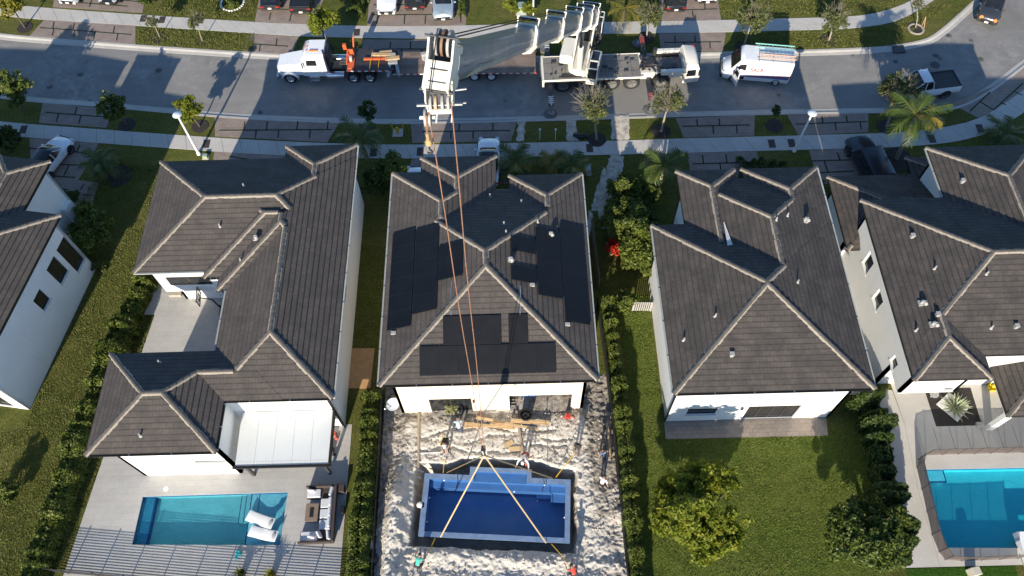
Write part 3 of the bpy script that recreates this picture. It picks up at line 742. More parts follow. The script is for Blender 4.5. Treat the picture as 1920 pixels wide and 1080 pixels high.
# ------------------------------------------------------------------ house right of it
h3 = thing('house', 'white house right of the building site with an open back lawn', 'house', (15, 25, 0))
R3 = [(9.1,20.95,17.41,29.35),(11.9,20.93,20,33.0),(11.27,15.24,24,33.79),(15.76,20.91,24,33.81)]
build_roof(h3, R3, ROOF_B, gutters=[(9.1,17.41,20.95,17.41,GUTTER_DK,0),(20.95,17.41,20.95,33.8,GUTTER_LT,0),(9.1,29.35,9.1,17.41,GUTTER_LT,0)])
w = MB(h3); y = 17.95; xl, xr = 9.6, 20.35
ops = [(1.15,3.05,1.05,2.15),(5.0,8.35,0.0,2.3)]
wall(h3, (xl,y), (xr,y), -.3, EAVE-.15, ops, mb=w); wall(h3, (xl,28.8), (xl,y), -.3, EAVE-.15, [(2.6,3.6,3.4,4.9)], mb=w); wall(h3, (xr,y), (xr,33.2), -.3, EAVE-.15, mb=w)
wall(h3, (11.8,33.2), (11.8,28.8), -.3, EAVE-.15, mb=w); wall(h3, (11.8,28.8), (xl,28.8), -.3, EAVE-.15, mb=w); wall(h3, (14.7,33.2), (11.8,33.2), -.3, EAVE-.15, mb=w); wall(h3, (xr,33.2), (16.3,33.2), -.3, EAVE-.15, mb=w); wall(h3, (16.3,32.4), (14.7,32.4), -.3, EAVE-.15, mb=w)
w.build('wall', WHITE_ST, h3)
window(h3, (xl,y), (xr,y), 1.15, 3.05, 1.05, 2.15, 2); window(h3, (xl,y), (xr,y), 5.0, 8.35, 0.0, 2.3, 4, name='sliding_door', sill=False); window(h3, (xl,28.8), (xl,y), 2.6, 3.6, 3.4, 4.9, 1)
li = MB(h3); li.box((14.15,17.88,2.15), (.15,.14,.28)); li.build('wall_lamp', FRAME_DK, h3)
sb = MB(h3); sb.bx(9.52,9.598,17.9,18.02,-.1,6.0); sb.build('downpipe', GUTTER_DK, h3)
for x, yy, k in [(1341,593,0),(1282,638,0),(1371,667,2),(1509,414,1),(1476,405,0),(1455,413,0),(1495,530,0)]: vent(h3, R3, x, yy, k)
fl = MB(h3); a = W(1364,440,7.1); fl.M = Matrix.Identity(4)
fl.add([(13.62,28.9,6.96),(13.52,26.95,7.25),(13.85,27.0,7.25),(13.66,28.95,6.99)], [(0,1,2,3)]); fl.build('valley_flashing', SOFFIT, h3)

# ------------------------------------------------------------------ long house on the left with the courtyard
h1 = thing('house', 'long white house left of the centre with a courtyard and a pool behind', 'house', (-15, 25, 0))
R1 = [(-18.55,-11.06,17.7,34),(-24.86,-11.05,26.78,35.87),(-20.2,-11.07,26.25,34),(-19.2,-11.09,25.3,34),(-16.08,-11.10,30,36.95),(-25.0,-17.5,14.6,20.97),(-24.0,-14,17.67,20.96)]
build_roof(h1, R1, ROOF_A, gutters=[(-25.0,14.6,-17.5,14.6,GUTTER_DK,0),(-18.5,17.7,-11.06,17.7,GUTTER_DK,0),(-17.5,14.6,-17.5,17.6,GUTTER_DK,0),(-24.86,26.78,-20.25,26.78,GUTTER_LT,0),(-20.2,26.25,-19.25,26.25,GUTTER_DK,0),(-19.2,25.3,-18.6,25.3,GUTTER_DK,0),(-11.04,17.7,-11.04,36.9,GUTTER_LT,0),(-18.56,25.3,-18.56,21,GUTTER_LT,0)])
w = MB(h1); t6 = EAVE-.15
def wl(*pts, z0=-.3, z1=t6, ops=None):
    for i in range(len(pts)-1): wall(h1, pts[i], pts[i+1], z0, z1, (ops or {}).get(i, ()), mb=w)
wl((-24.3,15.18),(-17.98,15.18),(-17.98,18.2),(-11.6,18.2),(-11.6,36.4),(-15.5,36.4),(-15.5,35.3),(-24.25,35.3), ops={0:[(4.2,6.1,2.35,2.75)],2:[(1.0,5.2,0,2.3)],3:[(7.5,8.9,3.2,4.5)]})
wl((-18.0,20.4),(-24.3,20.4),(-24.3,15.18)); wl((-18.0,25.8),(-18.0,20.4))
wl((-24.25,35.3),(-24.25,27.35),(-19.7,27.35),(-19.7,26.8),(-18.7,26.8),(-18.7,25.8),(-18.0,25.8), z0=2.75)
w.bx(-24.24,-18.2,27.36,35.2,2.6,2.74)
wl((-24.0,28.2),(-18.2,28.2),(-18.2,20.5), z1=2.6, ops={0:[(2.9,4.9,0,2.1)]}); wl((-24.0,35.2),(-24.0,28.2), z1=2.6)
w.build('wall', WHITE_ST, h1)
window(h1, (-24.3,15.18), (-17.98,15.18), 4.2, 6.1, 2.35, 2.75, 1); window(h1, (-17.98,18.2), (-11.6,18.2), 1.0, 5.2, 0, 2.3, 4, name='sliding_door', sill=False)
window(h1, (-11.6,18.2), (-11.6,36.4), 7.5, 8.9, 3.2, 4.5, 1, sill=False); window(h1, (-24,28.2), (-18.2,28.2), 2.9, 4.9, 0, 2.1, 2, name='sliding_door', sill=False)
wb = MB(h1); wb.bx(-23.55,-20.7,27.30,27.345,3.55,4.55); wf = wb.build('window', FRAME_DK, h1)
wp = MB(h1); wp.bx(-23.48,-22.2,27.27,27.29,3.62,4.48); wp.bx(-22.05,-20.78,27.27,27.29,3.62,4.48); wp.build('pane', GLASS, wf)
for x, yy, k in [(413,425,0),(481,447,1),(452,489,0),(458,350,0),(264,817,0),(300,680,0)]: vent(h1, R1, x, yy, k)
dp = MB(h1); dp.bx(-11.66,-11.605,18.1,18.22,-.1,6.0); dp.build('downpipe', GUTTER_DK, h1)

# ------------------------------------------------------------------ right-hand house
h4 = thing('house', 'white house at the right edge with several roof levels and a fenced pool', 'house', (29, 25, 0))
R4 = [(23.33,46,19.33,30.93),(28.9,36.4,22,35.23),(23.34,27.98,17.85,25),(30.15,40,16.6,24,3.0),(23.0,34,28.9,35.2,3.2),(29.1,34,33.0,36.8,3.2)]
build_roof(h4, R4, ROOF_B, gutters=[(28.88,35.2,28.88,31,GUTTER_LT,0)])
w = MB(h4)
def wl4(*pts, z0=-.3, z1=t6, ops=None):
    for i in range(len(pts)-1): wall(h4, pts[i], pts[i+1], z0, z1, (ops or {}).get(i, ()), mb=w)
wl4((23.9,30.4),(23.9,18.4),(27.45,18.4),(27.45,19.95), z0=2.86, ops={0:[(2.4,3.4,2.95,4.4),(5.2,6.2,2.95,4.2),(9.8,10.5,3.0,3.8)], 1:[(2.7,3.25,3.15,3.5)]})
wl4((27.45,19.95),(45,19.95)); wl4((23.9,30.2),(23.9,20.2),(27.5,20.2), z1=2.85, ops={1:[(2.2,3.2,0.0,2.1)]}); w.bx(23.92,27.4,18.42,20.3,2.7,2.85)
wl4((45,30.4),(36,30.4),(36,34.7),(29.4,34.7),(29.4,30.4)); wl4((29.4,30.4),(23.9,30.4), z0=2.9)
wl4((23.5,34.7),(23.5,30.2), z1=3.05); wl4((34,34.7),(23.5,34.7), z1=3.05); wl4((33.5,36.3),(29.6,36.3), z1=3.05); wl4((29.6,36.3),(29.6,34.7), z1=3.05); wl4((23.5,30.2),(23.9,30.2), z1=3.05)
w.bx(30.35,30.8,16.75,17.05,-.1,2.82); w.bx(30.35,30.6,17.05,19.9,2.45,2.82); w.bx(30.8,45,16.75,17.0,2.45,2.82)
w.build('wall', GREY_ST, h4)
for u0,u1,v0,v1 in [(2.4,3.4,2.95,4.4),(5.2,6.2,2.95,4.2),(9.8,10.5,3.0,3.8)]: window(h4, (23.9,30.4), (23.9,18.4), u0,u1,v0,v1,1,FRAME_LT)
window(h4, (23.9,18.4), (27.45,18.4), 2.7,3.25,3.15,3.5,2); window(h4, (23.9,20.2), (27.5,20.2), 2.2,3.2,0.0,2.1,1,name='door',sill=False)
for x, yy, k in [(1803,342,2),(1709,445,2),(1752,504,0),(1727,569,1),(1756,592,2),(1748,609,1),(1717,620,0),(1858,615,0),(1903,614,2),(1849,514,0)]: vent(h4, R4[:3], x, yy, k)
sl_ = MB(h4); sl_.bx(23.2,23.35,27,27.2,0.0,0.6); sl_.build('hose_bib', VENT, h4)

# ------------------------------------------------------------------ left-hand house, turned with the bend of the street
A0 = Matrix.Translation((-30.87,31.52,0)) @ Matrix.Rotation(R(-9.5),4,'Z')
h0 = thing('house', 'white house at the left edge cut off by the frame, side windows', 'house', (-33,26,0))
R0 = [(-12,0,-12.4,0.0),(-6.6,-2.68,-6,4.3),(-20,-7.2,-10,3.4)]
build_roof(h0, R0, ROOF_A, T=A0)
w = MB(h0)
def wl0(*pts, z0=-.3, z1=t6, ops=None):
    for i in range(len(pts)-1): wall(h0, pts[i], pts[i+1], z0, z1, (ops or {}).get(i, ()), mb=w, T=A0)
wl0((-11.6,-11.8),(-.3,-11.8),(-.3,-.5),(-3.1,-.5),(-3.1,3.85),(-6.2,3.85),(-6.2,-.5),(-11.6,-.5), ops={1:[(6.0,7.0,3.0,4.4),(8.3,9.5,2.6,4.6),(9.9,11.1,1.6,4.6)],0:[(8.2,10.4,0.1,2.2)]})
w.M = A0; w.bx(-3.1,-2.75,2.6,3.5,-.1,2.6); w.bx(-2.75,-1.4,-.9,-.5,-.1,1.4); w.M = Matrix.Identity(4)
w.build('wall', WHITE_ST, h0)
for u0,u1,v0,v1 in [(6.0,7.0,3.0,4.4),(8.3,9.5,2.6,4.6),(9.9,11.1,1.6,4.6)]: window(h0, (-.3,-11.8), (-.3,-.5), u0,u1,v0,v1,1,T=A0)
window(h0, (-11.6,-11.8), (-.3,-11.8), 8.2,10.4,.1,2.2,2,T=A0,name='sliding_door',sill=False)
vent(h0, [(-40,-30.9,20,31.5)], 19, 318, 0)
# ------------------------------------------------------------------ the neighbour behind the right pool, just outside the view; its shade falls on the water
h5 = thing('house', 'white neighbour house standing behind the right pool below the picture', 'house', (35,-9,0))
build_roof(h5, [(27.6,44,-18,-5.0),(30.5,38,-9,-3.2)], ROOF_B)
w = MB(h5)
for a_, b_ in (((28.1,-17.5),(43.5,-17.5)),((43.5,-17.5),(43.5,-5.5)),((43.5,-5.5),(28.1,-5.5)),((28.1,-5.5),(28.1,-17.5))): wall(h5, a_, b_, -.3, EAVE-.15, mb=w)
w.build('wall', WHITE_ST, h5)
# ================================================================== building pit and yards
def vnoise(x, y, seed, f):
    """smooth value noise on numpy arrays"""
    r = np.random.default_rng(seed); G = r.random((64,64))
    u, v = x*f, y*f; i, j = np.floor(u).astype(int), np.floor(v).astype(int); a, b = u-i, v-j
    a = a*a*(3-2*a); b = b*b*(3-2*b); i0, j0, i1, j1 = i%64, j%64, (i+1)%64, (j+1)%64
    return (G[i0,j0]*(1-a)+G[i1,j0]*a)*(1-b)+(G[i0,j1]*(1-a)+G[i1,j1]*a)*b
def fbm(x, y, seed, f, o=4):
    s = 0; amp = 1; t = 0
    for k in range(o): s = s+amp*vnoise(x, y, seed+k, f*2**k); t += amp; amp *= .55
    return s/t
PC, PA = Vector((-1.67,12.52,0)), R(-4.1)
def pool_uv(x, y):
    c, s = math.cos(-PA), math.sin(-PA); dx, dy = x-PC.x, y-PC.y
    return dx*c-dy*s, dx*s+dy*c
nx, ny = 320, 366
X, Y = np.meshgrid(np.linspace(-9.05,6.15,nx), np.linspace(4.0,21.4,ny), indexing='ij')
Hh = (fbm(X,Y,3,0.45,3)-.5)*.30 + (fbm(X,Y,11,1.9,4)-.5)*.14 - np.abs(fbm(X+.3*fbm(X,Y,77,1.5,2),Y,21,1.6,4)-.5)*.34 - np.abs(fbm(X,Y+.4*fbm(X,Y,78,1.1,2),22,3.4,3)-.5)*.20 + (fbm(X,Y,23,7.0,2)-.5)*.09 + .14
sand = np.clip((fbm(X,Y,33,.5,4)-.35)*3, 0, 1)
inner = np.clip((X+7.7)/.8,0,1)*np.clip((4.7-X)/1.2,0,1)*np.clip((18.6-Y)/.8,0,1)
Hh += np.exp(-((X+8.0)/.7)**2)*np.clip((16-Y)/3,0,1)*(.45+.7*fbm(X,Y,5,1.1,3)) + np.clip((9.6-Y)/1.0,0,1)*.35*fbm(X,Y,8,.8,3)
Hh += np.clip((X-3.9)/.8,0,1)*np.clip((14-Y)/2,0,1)*.28*fbm(X,Y,9,.9,3)
flat_ = np.clip((Y-15.6)/.6,0,1)*np.clip((X+7.4)/.6,0,1)*np.clip((4.2-X)/.6,0,1); Hh = Hh*(1-.45*flat_)+.02*flat_
for q_, (yy_, am_) in enumerate(((16.3,.10),(17.1,.08),(17.7,.12))): Hh -= am_*np.exp(-((Y-yy_-.25*np.sin(X*.9+q_*2)-.1*np.sin(X*2.3))/.13)**2)*flat_*(fbm(X,Y,210+q_,.7,3)>.42)
for wob in range(9):     # footprints and machine tracks in the soft ground
    cx = -5.5+wob*1.1
    Hh -= .05*np.exp(-((X-cx-.4*np.sin(Y*1.3+wob))/.14)**2)*(fbm(X,Y,50+wob,3,2)>.5)
for tx in (4.75,5.55): Hh -= .10*np.exp(-((X-tx-.15*np.sin(Y*.4))/.16)**2)*np.clip((Y-12)/4,0,1)
U, V = pool_uv(X, Y); edge = (fbm(X,Y,71,.9,4)-.5)*.9
du = np.abs(U+.05)-4.98-edge*.55; dv = np.where(V>0, V-2.95-edge*.35+.35*np.clip((np.abs(U-.2)-2.7)*1.2,-.2,1), -V-2.42-edge*.35)
dist = np.maximum(du, dv); pit = np.clip(.5-dist/.42, 0, 1); pit = pit*pit*(3-2*pit)
Hh = Hh*(1-pit*.75) - 1.55*pit
Hh = np.where(Y>18.7, np.minimum(Hh, .05), Hh)
spoil = np.exp(-((U+5.9)/.75)**2-((V)/2.6)**2)*.45 + np.exp(-((V+3.1)/.5)**2)*np.clip(5.5-np.abs(U),0,1)*.30
Hh += spoil*(1-pit)*(.4+fbm(X,Y,90,1.4,3))
mask = np.clip(inner*.62 + (fbm(X,Y,61,1.1,4)-.5)*1.1 + .1 + spoil*1.2 + .25*np.clip((14.5-Y)/4,0,1), 0, 1)
mask *= 1-.95*np.clip((X-4.1)/.7,0,1)*np.clip((Y-11.5)/3,0,1)*np.clip(.4+fbm(X,Y*.3,301,.8,3),0,1)
mask *= 1-.9*np.clip((-7.6-X)/.7,0,1)*np.clip((Y-10.5)/3,0,1)*np.clip(.4+fbm(X,Y*.3,303,.8,3),0,1)
mask *= 1-.45*np.clip((fbm(X*1.0,Y*1.0,305,1.6,5)-.52)*6,0,1)
mask *= 1-.55*np.clip((Y-17.6)/.8,0,1)
mask = np.where(pit>.5, mask*.35, mask)
idx = np.arange(nx*ny).reshape(nx,ny)
quads = np.stack([idx[:-1,:-1],idx[1:,:-1],idx[1:,1:],idx[:-1,1:]],-1).reshape(-1,4)
m, n, b = _mat('sandy_fill'); at_ = nd(n, 'ShaderNodeAttribute', attribute_name='sand'); gg = texco(n)
f1 = noise(n, 3.5, 6, .7, gg); f2 = noise(n, 22, 4, .7, gg)
mm = nd(n, 'ShaderNodeMath', operation='MULTIPLY_ADD'); mm.inputs[1].default_value = .9; n.links.new(f1, mm.inputs[0]); n.links.new(at_.outputs['Fac'], mm.inputs[2])
c = ramp(n, mm.outputs[0], [(.32,(.15,.128,.105)),(.50,(.36,.32,.27)),(.66,(.57,.525,.455)),(.95,(.66,.615,.54))])
c = mixc(n, .35, c, ramp(n, f2, [(.3,(.25,.25,.25)),(.7,(.75,.75,.75))]), 'OVERLAY')
n.links.new(c, b.inputs['Base Color']); b.inputs['Roughness'].default_value = .97; b.inputs['Specular IOR Level'].default_value = .1
bump(n, b, f2, 1.0, .09); SAND = m
dirt = np_mesh('building_pit', np.stack([X,Y,Hh],-1).reshape(-1,3), quads, SAND, smooth=True)
av = dirt.data.attributes.new('sand','FLOAT','POINT'); av.data.foreach_set('value', mask.reshape(-1).astype(np.float32))
struct(dirt)
# broken limestone and clods thrown about the dig
rr_ = np.random.default_rng(404); NR = 5200; rx = rr_.uniform(-8.9,6.0,NR); ry = rr_.uniform(6.8,18.8,NR); ru, rv = pool_uv(rx, ry)
kp = ~((np.abs(ru) < 5.05) & (rv > -2.4) & (rv < 2.95)) & (rr_.random(NR) < .15+1.1*np.clip((fbm(rx+20,ry+20,311,.8,3)-.35)*3,0,1)); rx, ry = rx[kp], ry[kp]; NR = len(rx)
gi = np.clip(((rx+9.05)/15.2*(nx-1)).round().astype(int),0,nx-1); gj = np.clip(((ry-4)/17.4*(ny-1)).round().astype(int),0,ny-1); rz = Hh[gi,gj]
rs_ = .018+.075*rr_.random(NR)**3.5; oc = np.array([[1,0,0],[0,1,0],[-1,0,0],[0,-1,0],[0,0,.8],[0,0,-.6]]); an_ = rr_.random(NR)*6.283
vv = oc[None]*rs_[:,None,None]*(.6+.8*rr_.random((NR,6,3))); cx_ = vv[...,0]*np.cos(an_)[:,None]-vv[...,1]*np.sin(an_)[:,None]; sy_ = vv[...,0]*np.sin(an_)[:,None]+vv[...,1]*np.cos(an_)[:,None]
vv = np.stack([cx_+rx[:,None], sy_+ry[:,None], vv[...,2]+rz[:,None]+.3*rs_[:,None]],-1).reshape(-1,3)
tr_ = np.array([[0,1,4],[1,2,4],[2,3,4],[3,0,4],[1,0,5],[2,1,5],[3,2,5],[0,3,5]]); ff = (np.arange(NR)*6)[:,None,None]+tr_[None]
rb = np_mesh('rubble', vv, ff.reshape(-1,3), plain('limestone_rubble', (.42,.38,.32), .95, var=.35, scale=3)); tag(rb, 'broken pale limestone and clods scattered round the pool pit', 'rubble', kind='stuff')
# the sandy track runs on past the house to the street
tm = MB()
for pts in ([(1130,430),(1142,430),(1155,300),(1140,296),(1138,330),(1117,380)],[(1108,395),(1124,395),(1140,330),(1133,312),(1120,350)],[(1096,440),(1106,440),(1112,400),(1104,396)],[(1146,262),(1181,262),(1178,216),(1147,216)],[(1146,291),(1170,291),(1165,330),(1147,345)],[(1062,265),(1085,264),(1080,226),(1062,226)],[(968,265),(983,264),(985,226),(972,226)]):
    q = poly(pts); cx = sum(p[0] for p in q)/len(q); cy = sum(p[1] for p in q)/len(q); rs = []
    dense = []
    for i in range(len(q)):
        a, b_ = q[i], q[(i+1)%len(q)]; L = math.hypot(b_[0]-a[0], b_[1]-a[1]); kk = max(1,int(L/.25))
        for k in range(kk): t = k/kk; dense.append((a[0]+(b_[0]-a[0])*t+random.uniform(-.09,.09), a[1]+(b_[1]-a[1])*t+random.uniform(-.09,.09)))
    tm.sheet(dense, 0.006+.0035*len(tm.v)/60)
TRACK = plain('track_dirt', (.42,.375,.31), .97, var=.45, scale=2.2, bmp=.35)
struct(tm.build('dirt_track', TRACK))

# ------------------------------------------------------------------ the blue pool shell in the pit
GEL = plain('blue_gelcoat', (0.05,0.14,0.33), 0.18, var=.10, scale=1.2, coat=.5); GELR = plain('pale_blue_rim', (0.155,0.225,0.35), 0.3, var=.22, scale=2.5, coat=.3)
ps = thing('pool_shell', 'new blue moulded pool shell hanging in the sandy pit', 'pool shell', tuple(PC), PA)
zr = .22; m = local(ps); U1, V1 = 4.66, 1.97; I0, I1, J0, J1 = -4.32, 4.34, -1.66, 1.62; B0, B1, BV = -1.78, 2.16, 2.52
rim = [(-U1,-V1),(U1,-V1),(U1,V1),(B1,V1),(B1,BV),(B0,BV),(B0,V1),(-U1,V1)]; S0, S1, SV = B0+.28, B1-.28, 2.24
inn = [(I0,J0),(I1,J0),(I1,J1),(S1,J1),(S1,SV),(S0,SV),(S0,J1),(I0,J1)]
m.sheet(rim, zr, [inn])
for i in range(8):
    a, b_ = rim[i], rim[(i+1)%8]; m.add([(a[0],a[1],zr-.11),(b_[0],b_[1],zr-.11),(b_[0],b_[1],zr),(a[0],a[1],zr)], [(0,1,2,3)])
m.build('rim', GELR, ps)
m = local(ps); zb, zs, z2, zf = -.30, -.02, -.62, -1.28; K = 1.22
def q4(a, b_, c_, d): m.add([a,b_,c_,d], [(0,1,2,3)])
q4((I1,J0,zf),(I0,J0,zf),(I0,J0,zr),(I1,J0,zr)); q4((I0,J0,zf),(I0,K,zf),(I0,K,zr),(I0,J0,zr)); q4((I1,K,zf),(I1,J0,zf),(I1,J0,zr),(I1,K,zr))
q4((I0,J0,zf),(I1,J0,zf),(I1,K,zf),(I0,K,zf))
q4((I0,K,zf),(I1,K,zf),(I1,K,zb),(I0,K,zb)); q4((I0,K,zb),(I1,K,zb),(I1,J1,zb),(I0,J1,zb))
q4((I0,K,zb),(I0,J1,zb),(I0,J1,zr),(I0,K,zr)); q4((I1,J1,zb),(I1,K,zb),(I1,K,zr),(I1,J1,zr))
q4((I0,J1,zb),(S0,J1,zb),(S0,J1,zr),(I0,J1,zr)); q4((S1,J1,zb),(I1,J1,zb),(I1,J1,zr),(S1,J1,zr)); q4((S0,J1,zb),(S1,J1,zb),(S1,J1,zs),(S0,J1,zs))
q4((S0,J1,zs),(S1,J1,zs),(S1,SV,zs),(S0,SV,zs)); q4((S0,SV,zs),(S1,SV,zs),(S1,SV,zr),(S0,SV,zr)); q4((S0,J1,zs),(S0,SV,zs),(S0,SV,zr),(S0,J1,zr)); q4((S1,SV,zs),(S1,J1,zs),(S1,J1,zr),(S1,SV,zr))
m.bx(3.45,I1-.003,.72,K+.004,zf,z2); m.bx(2.5,3.447,.98,K+.003,zf,-.95)
m.build('basin', GEL, ps)
m = local(ps); o_ = .12
out = [(-U1+o_,-V1+o_),(U1-o_,-V1+o_),(U1-o_,V1-o_),(B1-o_,V1-o_),(B1-o_,BV-o_),(B0+o_,BV-o_),(B0+o_,V1-o_),(-U1+o_,V1-o_)]
for i in range(8):
    a, b_ = out[i], out[(i+1)%8]; m.add([(a[0]*.97,a[1]*.93,-1.36),(b_[0]*.97,b_[1]*.93,-1.36),(b_[0],b_[1],zr-.05),(a[0],a[1],zr-.05)], [(0,1,2,3)])
m.build('outer_skin', plain('raw_fibreglass', (.20,.19,.17), .8), ps)
m = local(ps)
for u in (-2.55,2.95): m.path([(u,J1+.3,zr+.006),(u+.05,J1-.02,zr+.004),(u,J1-.03,zb+.02),(u-.08,K+.01,zb+.012)], .022, 5)
m.build('hose_line', BLACK_P, ps)
m = local(ps)
for u, v, z in ((-4.3,-.9,-.6),(-4.3,.6,-.55),(-3.4,J1-.005,0),(1.1,K-.01,-.4),(3.0,J1-.01,0),(4.33,-.3,-.3),(2.6,.9,-1.2)): m.ball((u,v,z), .055, 8, 5)
m.build('fitting', WHITE_P, ps)
m = local(ps); m.box((-4.62,-.05,.12), (.26,.34,.2)); m.ball((-4.78,-.05,.2), (.2,.2,.1)); m.build('skimmer', WHITE_P, ps)

# hoist tackle: hook block on two falls of rope, four slings
HK = Vector((-2.02,13.55,8.0))
hb = thing('crane_hook_block', 'crane hook block hanging above the blue pool shell', 'crane hook', tuple(HK))
m = local(hb)
for sx in (-.09,.09): m.box((sx,0,.35), (.035,.34,.72), .5)
m.build('cheek_plate', CRANE_W, hb, bevel=.01)
m = local(hb); m.tube((-.07,-.04,.5),(.07,.04,.5),.17,n=14); m.build('sheave', DKSTEEL, hb)
m = local(hb); pts = [(0,0,.02),(0,0,-.18)] + [(.13*math.cos(t), 0, -.34+.15*math.sin(t)) for t in np.linspace(1.6,-3.6,10)]; m.path(pts, .045, 7); m.build('hook', DKSTEEL, hb)
m = local(hb); m.box((0,0,.72), (.26,.3,.1)); m.build('rope_socket', DKSTEEL, hb)
TIPB = Vector((-1.95,14.75,33.75))
for k, (dx, dz) in enumerate(((-.30,0),(.33,.35))):
    m = MB(); a = TIPB + Vector((dx,0.0,dz)); b_ = HK + Vector((-.07+.14*k,0,.6)); n_ = 10
    pts = [a.lerp(b_, i/n_) + Vector((.02*math.sin(i*1.1+k),0,0)) for i in range(n_+1)]
    m.path(pts, .019, 6); tag(m.build('hoist_rope', ROPE_T), ['tan hoist rope on the left from boom head down to the hook block','tan hoist rope on the right from boom head down to the hook block'][k], 'hoist rope', 'hoist ropes of the crane')
LK = HK + Vector((0,0,-.45))
for (px, py, lab) in [(826,1007,'yellow lifting sling from the hook to the front left rim of the pool shell'),(1024,1018,'yellow lifting sling from the hook to the front right rim of the pool shell'),(838,886,'yellow lifting sling running left from the hook behind the pool shell'),(1036,897,'yellow lifting sling running right from the hook behind the pool shell')]:
    e = W(px, py, .26); m = MB(); d = (e-LK).normalized(); s_ = d.cross(Vector((0,0,1))).normalized()*.045; u_ = d.cross(s_).normalized()*.012
    m.rings([[LK+s_,LK+u_,LK-s_,LK-u_],[e+s_,e+u_,e-s_,e-u_]]); tag(m.build('lifting_sling', SLING), lab, 'lifting sling', 'slings under the crane hook')
m = MB(); pb = Vector((-2.35,14.55,32.75)); 
ab = thing('ball_hook', 'small yellow ball hook high on the auxiliary rope', 'crane hook', tuple(pb))
m = local(ab); m.ball((0,0,0), (.10,.10,.14), 12, 8); m.tube((0,0,.15),(0,0,.4),.05); m.build('weight_ball', plain('tan_ball',(.42,.27,.12),.6,var=.3), ab, smooth=40)
m = local(ab); m.path([(0,0,-.2),(0,0,-.3),(.08,0,-.4),(0,0,-.48),(-.07,0,-.42)], .03, 6); m.build('hook', DKSTEEL, ab)
m = MB(); m.tube(pb+Vector((0,0,.4)), pb+Vector((.05,.1,1.0)), .02, n=5); tag(m.build('auxiliary_rope', ROPE_T), 'short rope holding the small yellow ball hook under the boom head', 'hoist rope')

# ------------------------------------------------------------------ left pool deck
DECK1 = m_paver('deck_paver_grey', (0.40,0.385,0.355), (0.36,0.345,0.32), (0.43,0.415,0.385), 1.2, .4, .008, .75)
dk = MB(); dk.sheet([(-28.5,4),(-27.3,16.5),(-26.35,24.2),(-26.05,26.95),(-27.1,27.0),(-27.1,29.6),(-18.0,29.6),(-18.0,18.3),(-11.15,18.3),(-11.12,4)], .014, [P1]); struct(dk.build('pool_deck', DECK1))
PT = m_paver('pool_mosaic', (0.36,0.54,0.54), (0.30,0.48,0.50), (0.42,0.60,0.59), .05, .05, .003, .8); PTS = m_paver('shelf_mosaic', (0.62,0.70,0.72), (0.42,0.52,0.62), (0.70,0.74,0.76), .07, .07, .004, .8)
PTD = m_paver('dark_mosaic', (0.03,0.07,0.20), (0.04,0.09,0.25), (0.035,0.08,0.2), .05, .05, .003, .8)
WAT1 = m_water('pool_water', (0.42,0.76,0.83), 4.0, 1.0); WAT4 = m_water('blue_pool_water', (0.34,0.86,0.93), 5.0, 1.0)
def pool(name, label, corners, depth, deckz, floor_mat, water, shelf=None, steps=(), ledge=None):
    p = thing(name, label, 'swimming pool', (corners[0][0], corners[0][1], 0))
    m = MB(p); n = len(corners)
    for i in range(n):
        a, b_ = corners[i], corners[(i+1)%n]; m.add([(a[0],a[1],-depth),(b_[0],b_[1],-depth),(b_[0],b_[1],deckz-.001),(a[0],a[1],deckz-.001)], [(3,2,1,0)])
    m.sheet(corners, -depth); m.build('basin', floor_mat, p)
    m = MB(p)
    for i in range(n):
        a, b_ = Vector((*corners[i],0)), Vector((*corners[(i+1)%n],0)); d = (b_-a).normalized(); nl = Vector((-d.y,d.x,0))
        m.add([a+nl*.003+Vector((0,0,-.22)), b_+nl*.003+Vector((0,0,-.22)), b_+nl*.003+Vector((0,0,-.02)), a+nl*.003+Vector((0,0,-.02))], [(0,1,2,3)])
    m.build('waterline_tile', PTD, p)
    m = MB(p); m.sheet(corners, -.09); m.build('water_surface', water, p)
    return p
pl1 = pool('swimming_pool', 'turquoise pool with a shallow shelf holding two white loungers', P1, .58, .014, PT, WAT1)
m = MB(pl1); m.bx(-17.25,-14.97,10.66,13.85,-.57,-.20); m.build('sun_shelf', PTS, pl1)
m = MB(pl1); m.bx(-17.6,-17.26,12.1,13.85,-.57,-.32); m.bx(-17.95,-17.61,12.1,13.85,-.57,-.44); m.build('step', PT, pl1)
m = MB(pl1)
for x0,x1,y0,y1,z in ((-17.27,-17.2,10.66,13.85,-.196),(-17.62,-17.57,12.1,13.85,-.316),(-17.97,-17.92,12.1,13.85,-.436),(-16.75,-16.7,12.3,13.85,-.196)): m.bx(x0,x1,y0,y1,z-.05,z)
m.build('step_edge_tile', PTD, pl1)
m = MB(pl1); m.bx(-24.15,-23.45,10.86,13.8,-.57,-.26); m.build('bench', plain('bench_tile',(.10,.25,.36),.4,var=.2,scale=6), pl1)
m = MB(pl1); m.bx(-23.47,-23.38,10.86,13.8,-.6,-.256); m.build('bench_edge_tile', PTD, pl1)
sk = MB(); c = W(311,917); sk.lathe([(.16,.014),(.16,.022),(0.02,.026)], (c.x,c.y,0), 16); tag(sk.build('skimmer_lid', WHITE_P), 'round white skimmer lid on the deck above the turquoise pool', 'skimmer lid')

